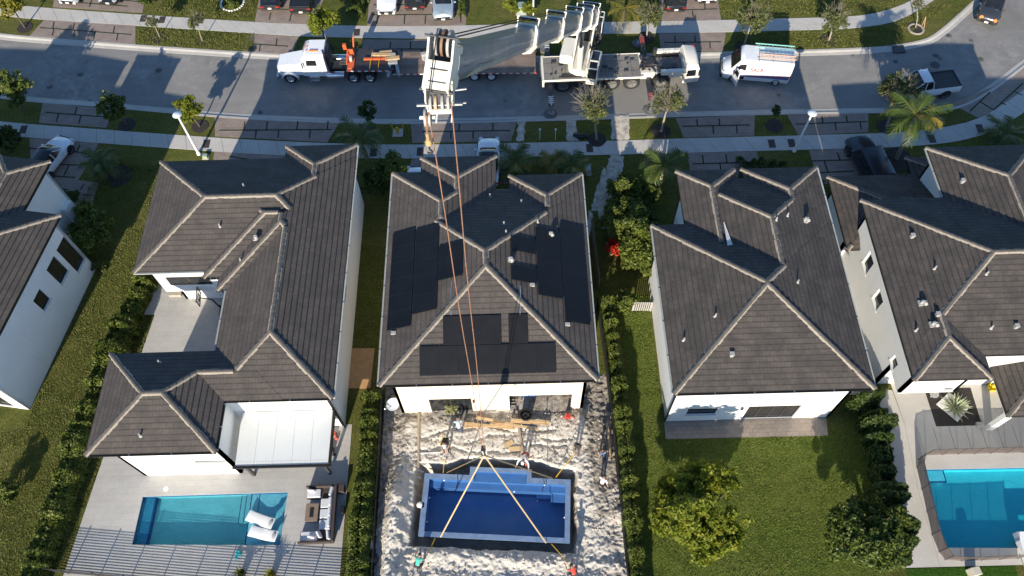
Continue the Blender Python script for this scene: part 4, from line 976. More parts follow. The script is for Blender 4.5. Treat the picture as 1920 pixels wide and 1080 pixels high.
# loungers standing in the shallow water
def lounger(px, py, rz, lab):
    c = W(px, py, .0); l = thing('pool_lounger', lab, 'pool lounger', (c.x,c.y,-.20), rz, 'loungers on the pool shelf')
    prof = [(-.95,.36),(-.6,.30),(-.1,.22),(.3,.26),(.62,.42),(.95,.66)]
    m = local(l); rs = []
    for x, z in prof: rs.append([(x,-.34,z-.05),(x,.34,z-.05),(x,.34,z),(x,.30,z+.015),(x,-.30,z+.015),(x,-.34,z)])
    m.rings(rs); m.build('seat_shell', WHITE_P, l, smooth=60)
    m = local(l); m.box((-.5,0,.12), (.5,.6,.24)); m.box((.45,0,.14), (.4,.6,.28)); m.build('base', WHITE_P, l, bevel=.02)
    m = local(l); m.ball((.74,0,.57), (.14,.26,.06)); m.build('headrest', plain('grey_cushion',(.35,.35,.36),.9), l, smooth=60); return l
lounger(491,976,R(-20),'white lounger on the pool shelf, farther one'); lounger(496,1002,R(-14),'white lounger on the pool shelf, nearer one')

# patio cover with white insulated panels
pc = thing('patio_cover', 'white flat patio cover with dark gutter behind the long house', 'patio cover', (-14.8,16.4,0))
m = MB(pc); xs = np.linspace(-17.48,-11.75,6)
for a, b_ in zip(xs[:-1], xs[1:]): m.add([(a+.006,14.75,2.88),(b_-.006,14.75,2.88),(b_-.006,18.15,3.12),(a+.006,18.15,3.12),(a+.006,14.75,2.80),(b_-.006,14.75,2.80),(b_-.006,18.15,3.04),(a+.006,18.15,3.04)], [(0,1,2,3),(7,6,5,4),(0,4,5,1),(1,5,6,2),(2,6,7,3),(3,7,4,0)])
m.build('roof_panel', m_stucco('roof_panel_white',(.55,.57,.57),.12), pc)
m = MB(pc); m.bx(-17.62,-11.60,14.60,14.74,2.76,2.93); m.build('front_gutter', GUTTER_DK, pc); m = MB(pc); m.bx(-11.73,-11.60,14.76,18.1,2.84,3.14); m.build('side_beam', GUTTER_DK, pc)
for x in (-17.2,-12.3):
    m = MB(pc); m.bx(x-.09,x+.09,14.95,15.13,0,2.78); m.build('post', FRAME_DK, pc)
m = MB(pc)
for k in range(30):
    x = -17.3+k*.185; m.tube((x,15.0,2.893),(x,15.0,2.908),.018,n=6)
m.build('screw_row', GUTTER_DK, pc)

# slatted fences
def slat_fence(name, label, pts, h, pitch, slat, mat, group=None, post=1.75, vertical=False):
    f = thing(name, label, 'fence', (pts[0][0],pts[0][1],0), 0, group); s = MB(f)
    for a, b_ in zip(pts[:-1], pts[1:]):
        a3, b3 = Vector((*a,0)), Vector((*b_,0)); d = (b3-a3); L = d.length; an = math.atan2(d.y,d.x); mid = (a3+b3)/2
        if vertical:
            n = int(L/pitch)
            for k in range(n): c = a3+d*((k+.5)/n); s.box(c+Vector((0,0,h/2)), (slat,.02,h-.06), an)
            s.box(mid+Vector((0,0,h-.03)), (L,.035,.04), an); s.box(mid+Vector((0,0,.12)), (L,.035,.04), an)
        else:
            n = int((h-.05)/pitch)
            for k in range(n): s.box(mid+Vector((0,0,.06+pitch*(k+.5))), (L,.02,slat), an)
        n = max(1, int(L/post))
        for k in range(n+1):
            c = a3+d*(k/n); q = MB(f); q.box(c+Vector((0,0,h/2)), (.07,.07,h+.04), an); q.build('post', mat, f)
    s.build('slat_panel' if not vertical else 'picket_panel', mat, f); return f
slat_fence('slat_fence', 'low dark slatted fence along the back edge of the pool deck', [(-29.6,9.45),(-20,8.4),(-11.2,7.6)], 1.1, .064, .026, FRAME_DK)
slat_fence('slat_fence', 'dark slatted fence closing the back of the building pit', [(-9,6.6),(5.9,6.4)], 1.1, .085, .05, FRAME_DK)
slat_fence('picket_fence', 'black picket fence between the building pit and the right hedge', [(6.15,4.5),(6.1,14),(5.95,22),(5.7,26.6)], 1.2, .11, .02, BLACK_P, vertical=True)
slat_fence('picket_fence', 'black picket fence between the building pit and the left hedge', [(-9.0,4.5),(-9.05,13),(-9.1,20.2)], 1.2, .11, .02, BLACK_P, vertical=True)
slat_fence('gate', 'white slatted side gate between hedge and right house', [(8.2,26.25),(9.5,26.2)], 1.25, .14, .09, VENT, post=1.4, vertical=True)
slat_fence('board_fence', 'weathered brown board fence leaning by the red flowers', [(5.9,28.0),(5.75,33.0)], 1.7, .16, .15, plain('old_fence_wood',(.13,.09,.065),.9,var=.3), vertical=True)

# back patio of the right house, paved
pt = MB(); pt.prism([(9.5,16.72),(20.05,16.68),(20.2,17.94),(9.5,17.94)], -.08, .018); struct(pt.build('patio', m_paver('patio_paver',(.26,.215,.18),(.20,.17,.145),(.30,.25,.20),.4,.27,.012,.5)))

# ------------------------------------------------------------------ right pool deck
DECK4 = m_concrete('pool_deck_concrete', (.43,.405,.36), (.50,.475,.425), stain=.15)
BED = [(27.15,19.75),(27.2,17.1),(30.2,17.1),(30.25,19.75)]
dk = MB(); dk.sheet([(24.95,8.35),(24.9,13),(25.2,17.3),(25.0,19.7),(23.9,19.9),(23.9,32.5),(20.5,32.5),(20.7,19.5),(23.9,19.4),(24.0,17.3),(23.6,13),(22.9,8.35)], .012)
struct(dk.build('side_path', DECK4))
dk = MB(); dk.sheet([(24.96,8.35),(24.91,13),(25.21,17.3),(25.01,20.2),(45,20.2),(45,9.0),(29.9,9.0),(29.9,8.35)], .013, [P4, BED]); struct(dk.build('pool_deck', DECK4))
jt = MB()
for k in range(13):
    x = 25.95+k*1.03; jt.bx(x-.012,x+.012,15.25,17.06,.0131,.0155)
o = jt.build('deck_joint', plain('joint_dark',(.10,.09,.08),.9)); struct(o)
tf = MB(); tf.sheet([(22.9,8.3),(29.4,8.3),(29.2,2),(22.4,2)], .016); struct(tf.build('turf_strip', TURF))
bd = MB(); bd.sheet(BED, .004); struct(bd.build('planting_bed', SOIL))
pl4 = pool('swimming_pool', 'bright blue pool inside the brown mesh safety fence', P4, .70, .013, m_paver('blue_plaster',(.22,.54,.58),(.20,.50,.56),(.26,.58,.61),.05,.05,.002,.9), WAT4)
m = MB(pl4); m.bx(25.64,26.9,13.55,14.25,-.65,-.25); m.build('entry_step', PTS, pl4)
m = MB(pl4)
m.bx(25.64,26.95,13.47,13.55,-.30,-.235); m.bx(26.9,26.97,13.55,14.25,-.30,-.235); m.build('step_edge_tile', PTD, pl4)
sp = thing('spa', 'raised spa with white rim at the lower right corner', 'spa', (30.6,8.4,0))
m = MB(sp); m.bx(29.95,30.3,5,10.2,-.1,.45); m.bx(30.3,34,9.9,10.2,-.1,.45); m.build('rim', WHITE_ST, sp); m = MB(sp); m.add([(30.3,5,.3),(34,5,.3),(34,9.9,.3),(30.3,9.9,.3)], [(0,1,2,3)]); m.build('water_surface', WAT4, sp); m = MB(sp); m.bx(30.3,34,5,9.9,-.6,-.3); m.build('basin', PT, sp)
# brown mesh fence on slim poles
MESH = m_screen('brown_fence_mesh', (.085,.062,.052), .28)
pf = thing('pool_safety_fence', 'brown mesh safety fence around the bright blue pool', 'pool fence', (25.1,12,0))
fp = [(25.35,8.75),(25.12,9.2),(24.98,10.2),(25.05,11.6),(25.12,13.0),(25.18,14.4),(25.42,14.95),(26.0,15.18)] + [(26.0+1.03*k,15.2) for k in range(1,11)]
fp = [(29.7,8.72),(28.6,8.68),(27.5,8.66),(26.3,8.66)] + fp
s = MB(pf)
for a, b_ in zip(fp[:-1], fp[1:]): s.add([(*a,.05),(*b_,.05),(*b_,1.2),(*a,1.2)], [(0,1,2,3)])
s.build('mesh_panel', MESH, pf)
for a in fp: q = MB(pf); q.tube((*a,0),(*a,1.24),.022,n=6); q.build('post', FRAME_DK, pf)
q = MB(pf); q.path([(*a,1.2) for a in fp], .014, 5); q.build('top_binding', FRAME_DK, pf)
# ================================================================== plants
BARK_T = plain('twig_bark', (.19,.165,.125), .95, var=.3, scale=5)
def rand_dirs(n, r=rng):
    v = r.normal(size=(n,3)); return v/np.linalg.norm(v,axis=1,keepdims=True)
def leaf_quads(c, nrm, size, asp=1.9, jit=1.15, r=rng):
    """kite-shaped leaves at centres c facing roughly nrm"""
    n = len(c); nn = nrm + r.normal(size=(n,3))*jit; nn /= np.linalg.norm(nn,axis=1,keepdims=True)
    t = np.cross(nn, rand_dirs(n, r)); t /= np.linalg.norm(t,axis=1,keepdims=True)+1e-9; b = np.cross(nn, t)
    s = (size*(.6+.8*r.random(n)))[:,None] if np.isscalar(size) else (size*(.6+.8*r.random(n)))[:,None]
    v = np.stack([c-t*s*asp*.5, c+b*s*.5, c+t*s*asp*.5, c-b*s*.5], 1)
    return v.reshape(-1,3)
def leaf_mesh(name, v, mat, parent):
    q = np.arange(len(v)).reshape(-1,4); return np_mesh(name, v, q, mat, parent)
def crown_verts(n, c, rad, clumps, leaf, clump_r=.34, r=rng, flat=1.0, core=.25):
    """leaves in many small sprays hung on an uneven crown, with holes between the sprays"""
    big = max(10, clumps//3); D = rand_dirs(big, r); D[:,2] = np.abs(D[:,2])*1.05-.4; D /= np.linalg.norm(D,axis=1,keepdims=True)
    BC = D*(core+(1-core)*r.random((big,1))**.6)*(.66+.26*r.random((big,1)))
    m_ = clumps*5; kb = r.integers(0, big, m_); sd = rand_dirs(m_, r); SC_ = BC[kb]+sd*(.14+.24*r.random((m_,1)))
    ln_ = np.linalg.norm(SC_,axis=1,keepdims=True); SC_ = np.where(ln_ > 1.06, SC_/ln_*1.06, SC_)
    w_ = .5+r.random(m_)**2*1.3; k = r.choice(m_, n, p=w_/w_.sum()); dd = rand_dirs(n, r); rr = (clump_r*.42*(.5+.9*r.random(m_)))[k][:,None]
    out = SC_[k]/(np.linalg.norm(SC_[k],axis=1,keepdims=True)+1e-6)
    p = SC_[k] + dd*rr*r.random((n,1))**.4*np.array([1,1,.7]) + out*rr*.5*r.random((n,1)); nrm = dd*.5 + out*.6 + np.array([0,0,.5])
    return leaf_quads(p*np.array(rad)+np.array(c), nrm, leaf, r=r)
def best_z(base, px, py, lo, hi):
    return min(np.arange(lo, hi, .1), key=lambda z: (W(px,py,z).xy-base.xy).length)
def tree(label, base_px, crown_px, rad, n, leaf, mat, name='tree', group=None, bark=None, zr=(1.4,6), clumps=26, clump_r=.36, z=None, twigs=0, squash=1.0, core=.25):
    b = W(*base_px); zc = z if z else best_z(b, crown_px[0], crown_px[1], *zr); c = W(crown_px[0], crown_px[1], zc)
    t = thing(name, label, 'tree', (b.x,b.y,0), 0, group); off = Vector((c.x-b.x, c.y-b.y, zc))
    m = local(t); top = off + Vector((0,0,-rad*.35)); r0 = max(.05, rad*.07)
    mid = Vector((off.x*.35, off.y*.35, top.z*.5)); m.tube((0,0,-.05), mid, r0, r0*.8, 8); m.tube(mid, top, r0*.8, r0*.6, 8)
    for k in range(7):
        a = k*2.4+random.random(); e = off + Vector((math.cos(a)*rad*.55, math.sin(a)*rad*.55, rad*random.uniform(-.1,.5)))
        m.tube(top, e, r0*.45, r0*.12, 5)
    m.build('trunk', bark or BARK, t, smooth=60)
    v = crown_verts(n, tuple(off), (rad,rad,rad*squash), clumps, leaf, clump_r, core=core); cr = leaf_mesh('crown', v, mat, t)
    if twigs:
        m = local(t)
        for k in range(twigs):
            d = Vector(rand_dirs(1)[0]); d.z = abs(d.z)*.9+.05; d.normalize(); d *= random.uniform(.65,1.08); a = top + Vector((random.uniform(-.1,.1),random.uniform(-.1,.1),random.uniform(-.2,.3)))
            e = off + Vector((d.x*rad*1.22, d.y*rad*1.22, d.z*rad*1.3)); mm_ = a.lerp(e,.5)+Vector((random.uniform(-.15,.15),random.uniform(-.15,.15),.12))
            m.tube(a, mm_, .022, .015, 3, False); m.tube(mm_, e, .015, .008, 3, False)
            for q_ in range(2): e2 = mm_.lerp(e, random.uniform(.2,.9)); m.tube(e2, e2+Vector((random.uniform(-.4,.4),random.uniform(-.4,.4),random.uniform(0,.4))), .010, .005, 3, False)
        m.build('twigs', BARK_T, t)
    return t
def mulch(px, py, r, label, stone=False):
    c = W(px, py); m = MB(); pts = [(c.x+r*(1+random.uniform(-.08,.08))*math.cos(2*math.pi*k/18), c.y+r*(1+random.uniform(-.08,.08))*math.sin(2*math.pi*k/18)) for k in range(18)]
    m.prism(pts, -.03, .03); o = m.build('mulch_ring', SOIL); return struct(o)

LF_BRIGHT = m_leaf('leaf_bright', [(0.12,0.16,0.016),(0.21,0.245,0.026),(0.33,0.32,0.045)], trans=.5)
LF_MID = m_leaf('leaf_mid_green', [(0.045,0.07,0.011),(0.08,0.11,0.016),(0.14,0.165,0.024)])
LF_DARK = m_leaf('leaf_dark_green', [(0.024,0.045,0.010),(0.045,0.075,0.014),(0.09,0.12,0.022)])
LF_OLIVE = m_leaf('leaf_olive', [(0.05,0.07,0.02),(0.09,0.11,0.03),(0.15,0.155,0.048)])
LF_YEL = m_leaf('leaf_yellow_green', [(0.12,0.13,0.015),(0.20,0.19,0.022),(0.30,0.25,0.035)])
LF_RED = m_leaf('flower_red', [(0.35,0.02,0.01),(0.55,0.04,0.015),(0.10,0.06,0.02)])
LF_HEDGE = m_leaf('leaf_hedge', [(0.055,0.08,0.012),(0.095,0.125,0.018),(0.17,0.18,0.03)])
LF_AGAVE = m_leaf('agave_leaf', [(0.20,0.24,0.15),(0.28,0.31,0.20),(0.38,0.38,0.26)], .5, .1)
LF_PALM = m_leaf('palm_leaf', [(0.03,0.055,0.012),(0.05,0.08,0.015),(0.085,0.11,0.02)], .4, .2)
LF_PALMY = m_leaf('palm_leaf_yellowed', [(0.07,0.10,0.012),(0.17,0.15,0.02),(0.30,0.18,0.04)], .45, .25)

# the big bright tree and its neighbour on the open lawn
tree('big yellow-green tree on the open back lawn', (1330,1015), (1318,960), 2.65, 46000, .13, LF_BRIGHT, z=2.9, clumps=90, clump_r=.29, squash=.88, core=.4)
tree('dark leafy tree at the foot of the lawn beside the pool path', (1640,1040), (1628,1003), 2.35, 32000, .115, LF_MID, z=2.6, clumps=90, clump_r=.29, squash=.85, core=.3)
# street trees
S = 'young trees along the street'
for args in [((47,52),(23,15),1.15,2600,.13,LF_YEL,'yellowish street tree at the top left corner',(0)),
             ((50,211),(20,168),1.75,5200,.14,LF_MID,'large round green tree at the left edge beside the road',0),
             ((238,234),(209,200),1.15,3200,.12,LF_MID,'round green street tree between the left lamp post and the edge tree',0),
             ((375,237),(351,207),1.05,3000,.12,LF_BRIGHT,'round green street tree just right of the left lamp post head',0),
             ((611,92),(602,40),1.3,4200,.13,LF_BRIGHT,'bright green street tree behind the white truck tractor',0),
             ((690,246),(688,210),.75,2000,.10,LF_DARK,'small dark street tree in front of the driveway below the trailer',0),
             ((1452,236),(1456,208),.45,800,.09,LF_DARK,'tiny dark sapling in the shaded lawn square below the van',0),
             ((1060,108),(1058,72),.8,1800,.11,LF_YEL,'yellow-green street tree under the crane boom',0)]:
    tree(args[6], args[0], args[1], args[2]*1.06, int(args[3]*1.7), args[4]*.82, args[5], 'street_tree', S, zr=(1.3,5), clumps=40)
    if args[2] < 1.5: mulch(args[0][0], args[0][1], .7, '')
for args in [((300,70),(287,42),.55,420,.09,LF_OLIVE,'thin sapling on the far verge, left one of two',26),
             ((380,78),(368,42),.75,700,.10,LF_OLIVE,'thin sapling on the far verge, right one of two',36),
             ((1119,262),(1108,196),1.45,1300,.10,LF_OLIVE,'feathery bare tree at the kerb below the crane wheels',120),
             ((1240,246),(1252,196),1.5,1700,.10,LF_OLIVE,'feathery olive tree at the kerb below the crane cab',120),
             ((1212,70),(1217,32),1.15,2000,.10,LF_OLIVE,'olive tree behind the crane deck on the far verge',60),
             ((1394,88),(1412,34),1.35,2600,.11,LF_OLIVE,'olive tree on the far pavement behind the white van',60),
             ((1554,76),(1566,36),1.25,2000,.11,LF_OLIVE,'thin olive tree with a pale trunk on the sunny far verge',60),
             ((1717,52),(1722,8),.8,240,.09,LF_OLIVE,'nearly leafless sapling in a pale stone ring at the bend',40),
             ((1662,238),(1684,172),1.5,4600,.10,LF_OLIVE,'fluffy olive tree over the white pickup',110)]:
    tree(args[6], args[0], args[1], args[2], int(args[3]*1.5), args[4], args[5], 'street_tree', S, BARK_L, zr=(1.4,6), clumps=60, clump_r=.34, twigs=int(args[7]*.9), squash=1.15)
    mulch(args[0][0], args[0][1], .75, '')

# hedges: long clipped or loose rows of shrubs
def hedge(label, pts, w, h, mat, n, leaf=.11, loose=.25, name='hedge', zb=.05):
    a0 = pts[0]; t = thing(name, label, 'hedge', (a0[0],a0[1],0)); P = [np.array(p) for p in pts]
    seg = np.array([np.linalg.norm(b-a) for a, b in zip(P[:-1],P[1:])]); k = rng.choice(len(seg), n, p=seg/seg.sum()); u = rng.random(n)
    A = np.array(P[:-1])[k]; B = np.array(P[1:])[k]; c = A+(B-A)*u[:,None]; d = (B-A)/np.linalg.norm(B-A,axis=1,keepdims=True); nl = np.stack([-d[:,1],d[:,0]],1)
    s = np.cumsum(np.r_[0,seg])[k]+u*seg[k]
    lump = 1+loose*(vnoise(s, s*0, 5, 1.1)-.5)*2 + loose*.8*(vnoise(s, s*0+3, 9, 3.1)-.5)*2
    th = rng.random(n)*math.pi; sh = .7+.3*rng.random(n)**.5
    off = np.sign(np.cos(th))*np.abs(np.cos(th))**.55*w/2*lump*sh; z = zb+np.abs(np.sin(th))**.6*h*lump*sh
    low = rng.random(n) < .25; z = np.where(low, zb+rng.random(n)*h*.7, z); off = np.where(low, np.sign(off)*w/2*lump*(.8+.2*rng.random(n)), off)
    cx = np.c_[c+nl*off[:,None], z]-np.array([a0[0],a0[1],0]); nr = np.c_[nl*(off/(w/2))[:,None], np.clip(z/h,0,1)]
    gap = vnoise(s*1.0, z*0+off, 13, 2.3)+.35*vnoise(s, off, 14, 6.0) > .22; cx = cx[gap]; nr = nr[gap]
    leaf_mesh('foliage', leaf_quads(cx, nr, leaf*.8), mat, t)
    m = MB(t); L = seg.sum(); q = int(L/.9)
    for i in range(q):
        sI = L*(i+.5)/q; acc = 0
        for a, b, l in zip(P[:-1],P[1:],seg):
            if acc+l >= sI: p = a+(b-a)*((sI-acc)/l); break
            acc += l
        m.tube((p[0],p[1],0),(p[0]+random.uniform(-.1,.1),p[1],h*.7),.03,.02,5)
    m.build('stems', BARK, t); return t
hedge('tall hedge between the left edge house and the courtyard house', [(-26.6,32.0),(-26.9,29.4),(-27.6,26),(-28.05,22.5),(-28.4,19),(-28.8,15.5),(-29.15,12),(-29.5,8.3)], 1.5, 1.6, LF_HEDGE, 54000, .12, .35)
hedge('clipped hedge between the courtyard house and the building pit', [(-9.85,20.1),(-9.9,14.5),(-9.95,8),(-9.95,5)], 1.25, 1.3, LF_HEDGE, 38000, .10, .2)
hedge('clipped hedge between the building pit and the open lawn', [(6.35,26.6),(6.65,21),(6.7,14),(6.72,8),(6.75,5)], .95, 1.5, LF_HEDGE, 44000, .10, .3)
hedge('loose dark hedge between the open lawn and the right pool path', [(22.6,18.9),(22.95,17),(22.7,15),(22.5,13),(22.3,11),(21.9,8.5)], 1.7, 1.9, LF_DARK, 40000, .13, .5)
hedge('low shrubs along the far driveway beside the silver car', [(-4.25,61.5),(-4.2,58.8),(-4.2,56.4)], .8, .7, LF_MID, 2200, .12, .4)
hedge('dark shrub row on the far lawn beside the white sedan', [(-14.0,57.0),(-13.4,59.5),(-13.1,63)], 1.3, .9, LF_MID, 3500, .12, .4)
hedge('dense dark shrubs beside the driveway of the right house', [(17.6,38.5),(19.5,38.4),(21.4,38.3)], 1.6, .7, LF_DARK, 4000, .12, .4)
# shrubs
def shrub(label, px, py, z, rad, n, leaf, mat, squash=.9, name='shrub', clumps=22):
    c = W(px, py, z); t = thing(name, label, 'shrub', (c.x,c.y,0)); v = crown_verts(int(n*1.5), (0,0,z), (rad*1.05,rad*1.05,max(rad*squash, .3)), clumps*2, leaf*.82, .42); leaf_mesh('foliage', v, mat, t)
    m = local(t)
    for k in range(5): a = k*1.3; m.tube((0,0,0),(math.cos(a)*rad*.4, math.sin(a)*rad*.4, z),.04,.02,5)
    m.build('stems', BARK, t); return t
shrub('big rounded shrub beside the wall of the left edge house', 165, 428, 1.5, 1.9, 6500, .15, LF_MID)
shrub('big rounded shrub against the front corner of the white right house', 1188, 432, 1.6, 1.75, 6500, .16, LF_HEDGE)
shrub('second rounded shrub nearer the sandy track', 1160, 400, 1.2, 1.2, 3500, .14, LF_HEDGE)
shrub('bright shrub in the gap left of the centre house front', 735, 322, 1.5, 1.3, 3200, .15, LF_HEDGE); shrub('dark shrub behind the bright one at the centre house front', 705, 345, 1.0, 1.2, 2600, .14, LF_DARK)
shrub('tall clipped green shrub between the sandy track and the big corner shrub', 1158, 425, 1.3, 1.15, 4200, .12, LF_HEDGE)
shrub('big shrub touching the left wall of the white right house, lower one', 1196, 478, 1.5, 1.5, 5200, .15, LF_HEDGE)
shrub('bushy green shrub beside the track nearer the pavement', 1166, 352, 1.0, 1.1, 3200, .13, LF_HEDGE)
shrub('dark green shrub under the bushy palm of the right house', 1205, 360, .9, 1.2, 3000, .13, LF_MID)
shrub('leafy shrub between the bushy palm and the big corner shrub', 1188, 385, 1.2, 1.2, 3200, .14, LF_HEDGE)
shrub('shrub with red flowers by the brown board fence', 1150, 466, .7, .75, 1500, .10, LF_RED, .7)
shrub('green bush above the end of the pit hedge', 1172, 565, 1.0, .85, 2200, .12, LF_HEDGE)
shrub('low bush at the bottom left corner of the picture', 12, 920, .8, .8, 1500, .13, LF_HEDGE)
shrub('white flowering bush at the back wall of the centre house', 845, 766, .6, .42, 900, .07, m_leaf('flower_white', [(.12,.16,.03),(.45,.44,.22),(.6,.58,.4)]))
shrub('bright green shrubs around the pale green utility box', 958, 12, .8, .7, 1400, .11, LF_BRIGHT); shrub('bright shrub right of the pale green utility box', 992, 14, .8, .6, 1200, .11, LF_BRIGHT)
shrub('little yellow-green bush beside the downpipe of the right house', 1537, 345, .8, .5, 700, .10, LF_HEDGE)
shrub('dark shrub in the shade behind the board fence', 1212, 420, .8, 1.0, 2000, .13, LF_DARK); shrub('dark shrub at the corner of the left edge house path', 133, 368, .5, .6, 900, .1, LF_DARK)
shrub('low grey-green plant at the corner of the left edge house', 182, 500, .4, .55, 500, .12, LF_OLIVE)
shrub('round shrub in the white stone ring at the top', 432, 4, .5, .8, 1400, .11, LF_MID); shrub('small shrub in the pale ring at the top left', 272, 2, .5, .6, 800, .1, LF_MID)
shrub('dark bush at the left edge above the white car', 10, 262, 1.0, 1.3, 2600, .14, LF_DARK)
def ring_edge(px, py, r, label):
    c = W(px, py); m = MB()
    for k in range(26):
        a = 2*math.pi*k/26; m.ball((c.x+r*math.cos(a), c.y+r*math.sin(a), .04), (.14,.11,.09), 7, 5)
    tag(m.build('stone_ring', WHITE_P if r > .9 else MORTAR, smooth=60), label, 'stone ring')
ring_edge(436,6,1.05,'white stone ring round the shrub at the top'); ring_edge(1717,55,.62,'pale stone ring round the leafless sapling at the bend')

# palms
def frond(m_v, base, az, L, rise, droop, w, nleaf=16):
    pts = []
    for i in range(nleaf+1):
        t = i/nleaf; r_ = L*t*(1-.18*t*t); pts.append(np.array(base)+np.array([math.cos(az)*r_, math.sin(az)*r_, L*(rise*t-droop*t*t)]))
    for i in range(1, nleaf+1):
        p = pts[i]; d = pts[i]-pts[i-1]; d /= np.linalg.norm(d); sd = np.cross(d, [0,0,1.0]); sd /= np.linalg.norm(sd)+1e-9; t = i/nleaf; ll = w*(math.sin(math.pi*min(1,.15+t*.85))**.7+.15)
        for s_ in (-1,1):
            tip = p + sd*s_*ll*.85 + d*ll*.75 + np.array([0,0,-ll*.35])+rng.normal(size=3)*.03
            wv = d*ll*.11
            m_v += [p-wv, p+wv, tip+wv*.3, tip-wv*.3]
    return pts
def palm(label, base, h, nf, L, mat, lean=(0,0), rise=.75, droop=1.0, name='palm', w=.42, tr=.13, mat2=None):
    t = thing(name, label, 'palm', (base.x,base.y,0)); m = local(t); top = Vector((lean[0],lean[1],h)); prev = Vector((0,0,-.05))
    for k in range(1, 7):
        u = k/6; c = Vector((lean[0]*u**1.4, lean[1]*u**1.4, h*u)); m.tube(prev, c, tr*(1.25-.4*(k-1)/6), tr*(1.25-.4*u), 9); prev = c
    m.build('trunk', BARK_L if h > 2 else BARK, t, smooth=60)
    rm = local(t)
    for k in range(nf):
        mv = []; az = k*2.399+random.uniform(-.2,.2); ly = k/nf
        pts = frond(mv, tuple(top), az, L*(.85+.3*random.random()), rise*(1.3-1.1*ly), droop*(.5+.5*ly), w)
        leaf_mesh('frond', np.array(mv), mat2 if (mat2 and k % 3 == 2) else mat, t); rm.path([tuple(p) for p in pts[::3]], .018, 4)
    rm.build('rachis', LF_PALMY, t); return t
b = W(1680,297); tp = W(1716,215,5.6)
palm('tall leaning palm with yellowed fronds at the right driveway', b, 5.6, 16, 2.6, LF_PALM, (tp.x-b.x, tp.y-b.y), mat2=LF_PALMY, w=.6)
palm('dark palm at the pavement bend on the right', W(1872,265), 1.0, 13, 2.1, LF_PALM, w=.5)
palm('palm on the shaded lawn of the left edge house', W(215,332), 1.6, 15, 1.7, LF_PALM, (-.5,.2), w=.5, mat2=LF_PALM)
palm('palm at the front corner of the long house', W(690,300), 2.3, 14, 2.2, LF_PALM, (-.3,.3), w=.5)
palm('bushy palm at the front of the white right house', W(1237,345), 2.2, 15, 2.0, LF_PALM, (0,.1), w=.55, mat2=LF_HEDGE)
palm('low spreading palm in front of the centre house, left one', W(968,322), 1.2, 16, 1.8, LF_PALM, w=.55, mat2=LF_PALMY); palm('low spreading palm in front of the centre house, middle one', W(1036,318), .9, 12, 1.3, LF_PALMY, w=.45)
palm('low spreading palm in front of the centre house, right one', W(1070,325), 1.0, 15, 1.6, LF_PALM, w=.5, mat2=LF_PALMY)
mulch(222,330,1.1,''); mulch(1683,300,1.2,'')
# agave in its gravel square
c = W(1790,765); t = thing('agave', 'large pale agave in the white gravel square', 'agave', (c.x,c.y,.02)); mv = []
for k in range(46):
    az = k*2.399; el = .15+1.1*(k/46); L = 1.15*(1-.25*k/46); d = np.array([math.cos(az)*math.cos(el), math.sin(az)*math.cos(el), math.sin(el)]); s_ = np.cross(d,[0,0,1.]); s_ /= np.linalg.norm(s_)
    for a, b_, wa, wb_ in ((.05,.5,.06,.075),(.5,1,.075,.006)): mv += [d*L*a-s_*wa, d*L*a+s_*wa, d*L*b_+s_*wb_, d*L*b_-s_*wb_]
leaf_mesh('leaf_rosette', np.array(mv), LF_AGAVE, t); m = local(t); m.ball((0,0,.12), (.22,.22,.2)); m.build('core', LF_AGAVE, t)
q = [W(1755,758),W(1779,736),W(1818,763),W(1795,791)]; m = MB(); m.prism([tuple(p[:2]) for p in q], -.02, .06); struct(m.build('gravel_square', plain('white_gravel',(.60,.585,.55),.9,var=.35,scale=9,bmp=.15)))

# real grass blades over the nearer lawns
def inside(px_, py_, poly_):
    r_ = np.zeros(len(px_), bool); n_ = len(poly_)
    for i in range(n_):
        x0, y0 = poly_[i]; x1, y1 = poly_[(i+1)%n_]
        if y0 == y1: continue
        c_ = ((y0 > py_) != (y1 > py_)) & (px_ < (x1-x0)*(py_-y0)/(y1-y0)+x0); r_ ^= c_
    return r_
def blades(n, poly_, hgt, seed, dens=.25):
    r_ = np.random.default_rng(seed); xs = [p[0] for p in poly_]; ys = [p[1] for p in poly_]
    x = r_.uniform(min(xs), max(xs), n); y = r_.uniform(min(ys), max(ys), n); k = inside(x, y, poly_); x, y = x[k], y[k]
    k = r_.random(len(x)) < dens + (1-dens)*np.clip((fbm(x+40, y+40, seed, 1.3, 4)-.3)*2.6, 0, 1); x, y = x[k], y[k]; n = len(x)
    h = hgt*(.5+.9*r_.random(n))*(.7+.6*vnoise(x+40, y+40, seed+5, .9)); a = r_.random(n)*6.283; l = h*(.3+.8*r_.random(n)); w_ = .016+.014*r_.random(n); b_ = a+1.57
    v = np.zeros((n,4,3)); v[:,0] = np.c_[x-np.cos(b_)*w_, y-np.sin(b_)*w_, np.zeros(n)]; v[:,1] = np.c_[x+np.cos(b_)*w_, y+np.sin(b_)*w_, np.zeros(n)]
    v[:,2] = np.c_[x+np.cos(a)*l+np.cos(b_)*w_*.4, y+np.sin(a)*l+np.sin(b_)*w_*.4, h]; v[:,3] = np.c_[x+np.cos(a)*l-np.cos(b_)*w_*.4, y+np.sin(a)*l-np.sin(b_)*w_*.4, h]
    return v.reshape(-1,3)
LF_GRASS = m_leaf('grass_blade', [(0.11,0.135,0.028),(0.17,0.185,0.045),(0.26,0.225,0.085)], .7, .35); LF_GRASS2 = m_leaf('grass_blade_green', [(0.11,0.17,0.028),(0.165,0.215,0.04),(0.23,0.235,0.065)], .7, .35)
GV = blades(260000, [(7.5,2),(20.9,2),(22.7,17.0),(20.7,17.0),(20.6,16.65),(9.45,16.65),(9.45,27.4),(7.5,27.4)], .042, 101, .15)
o = leaf_mesh('grass', GV, LF_GRASS2, None); tag(o, 'short green grass of the open back lawn', 'grass', kind='stuff')
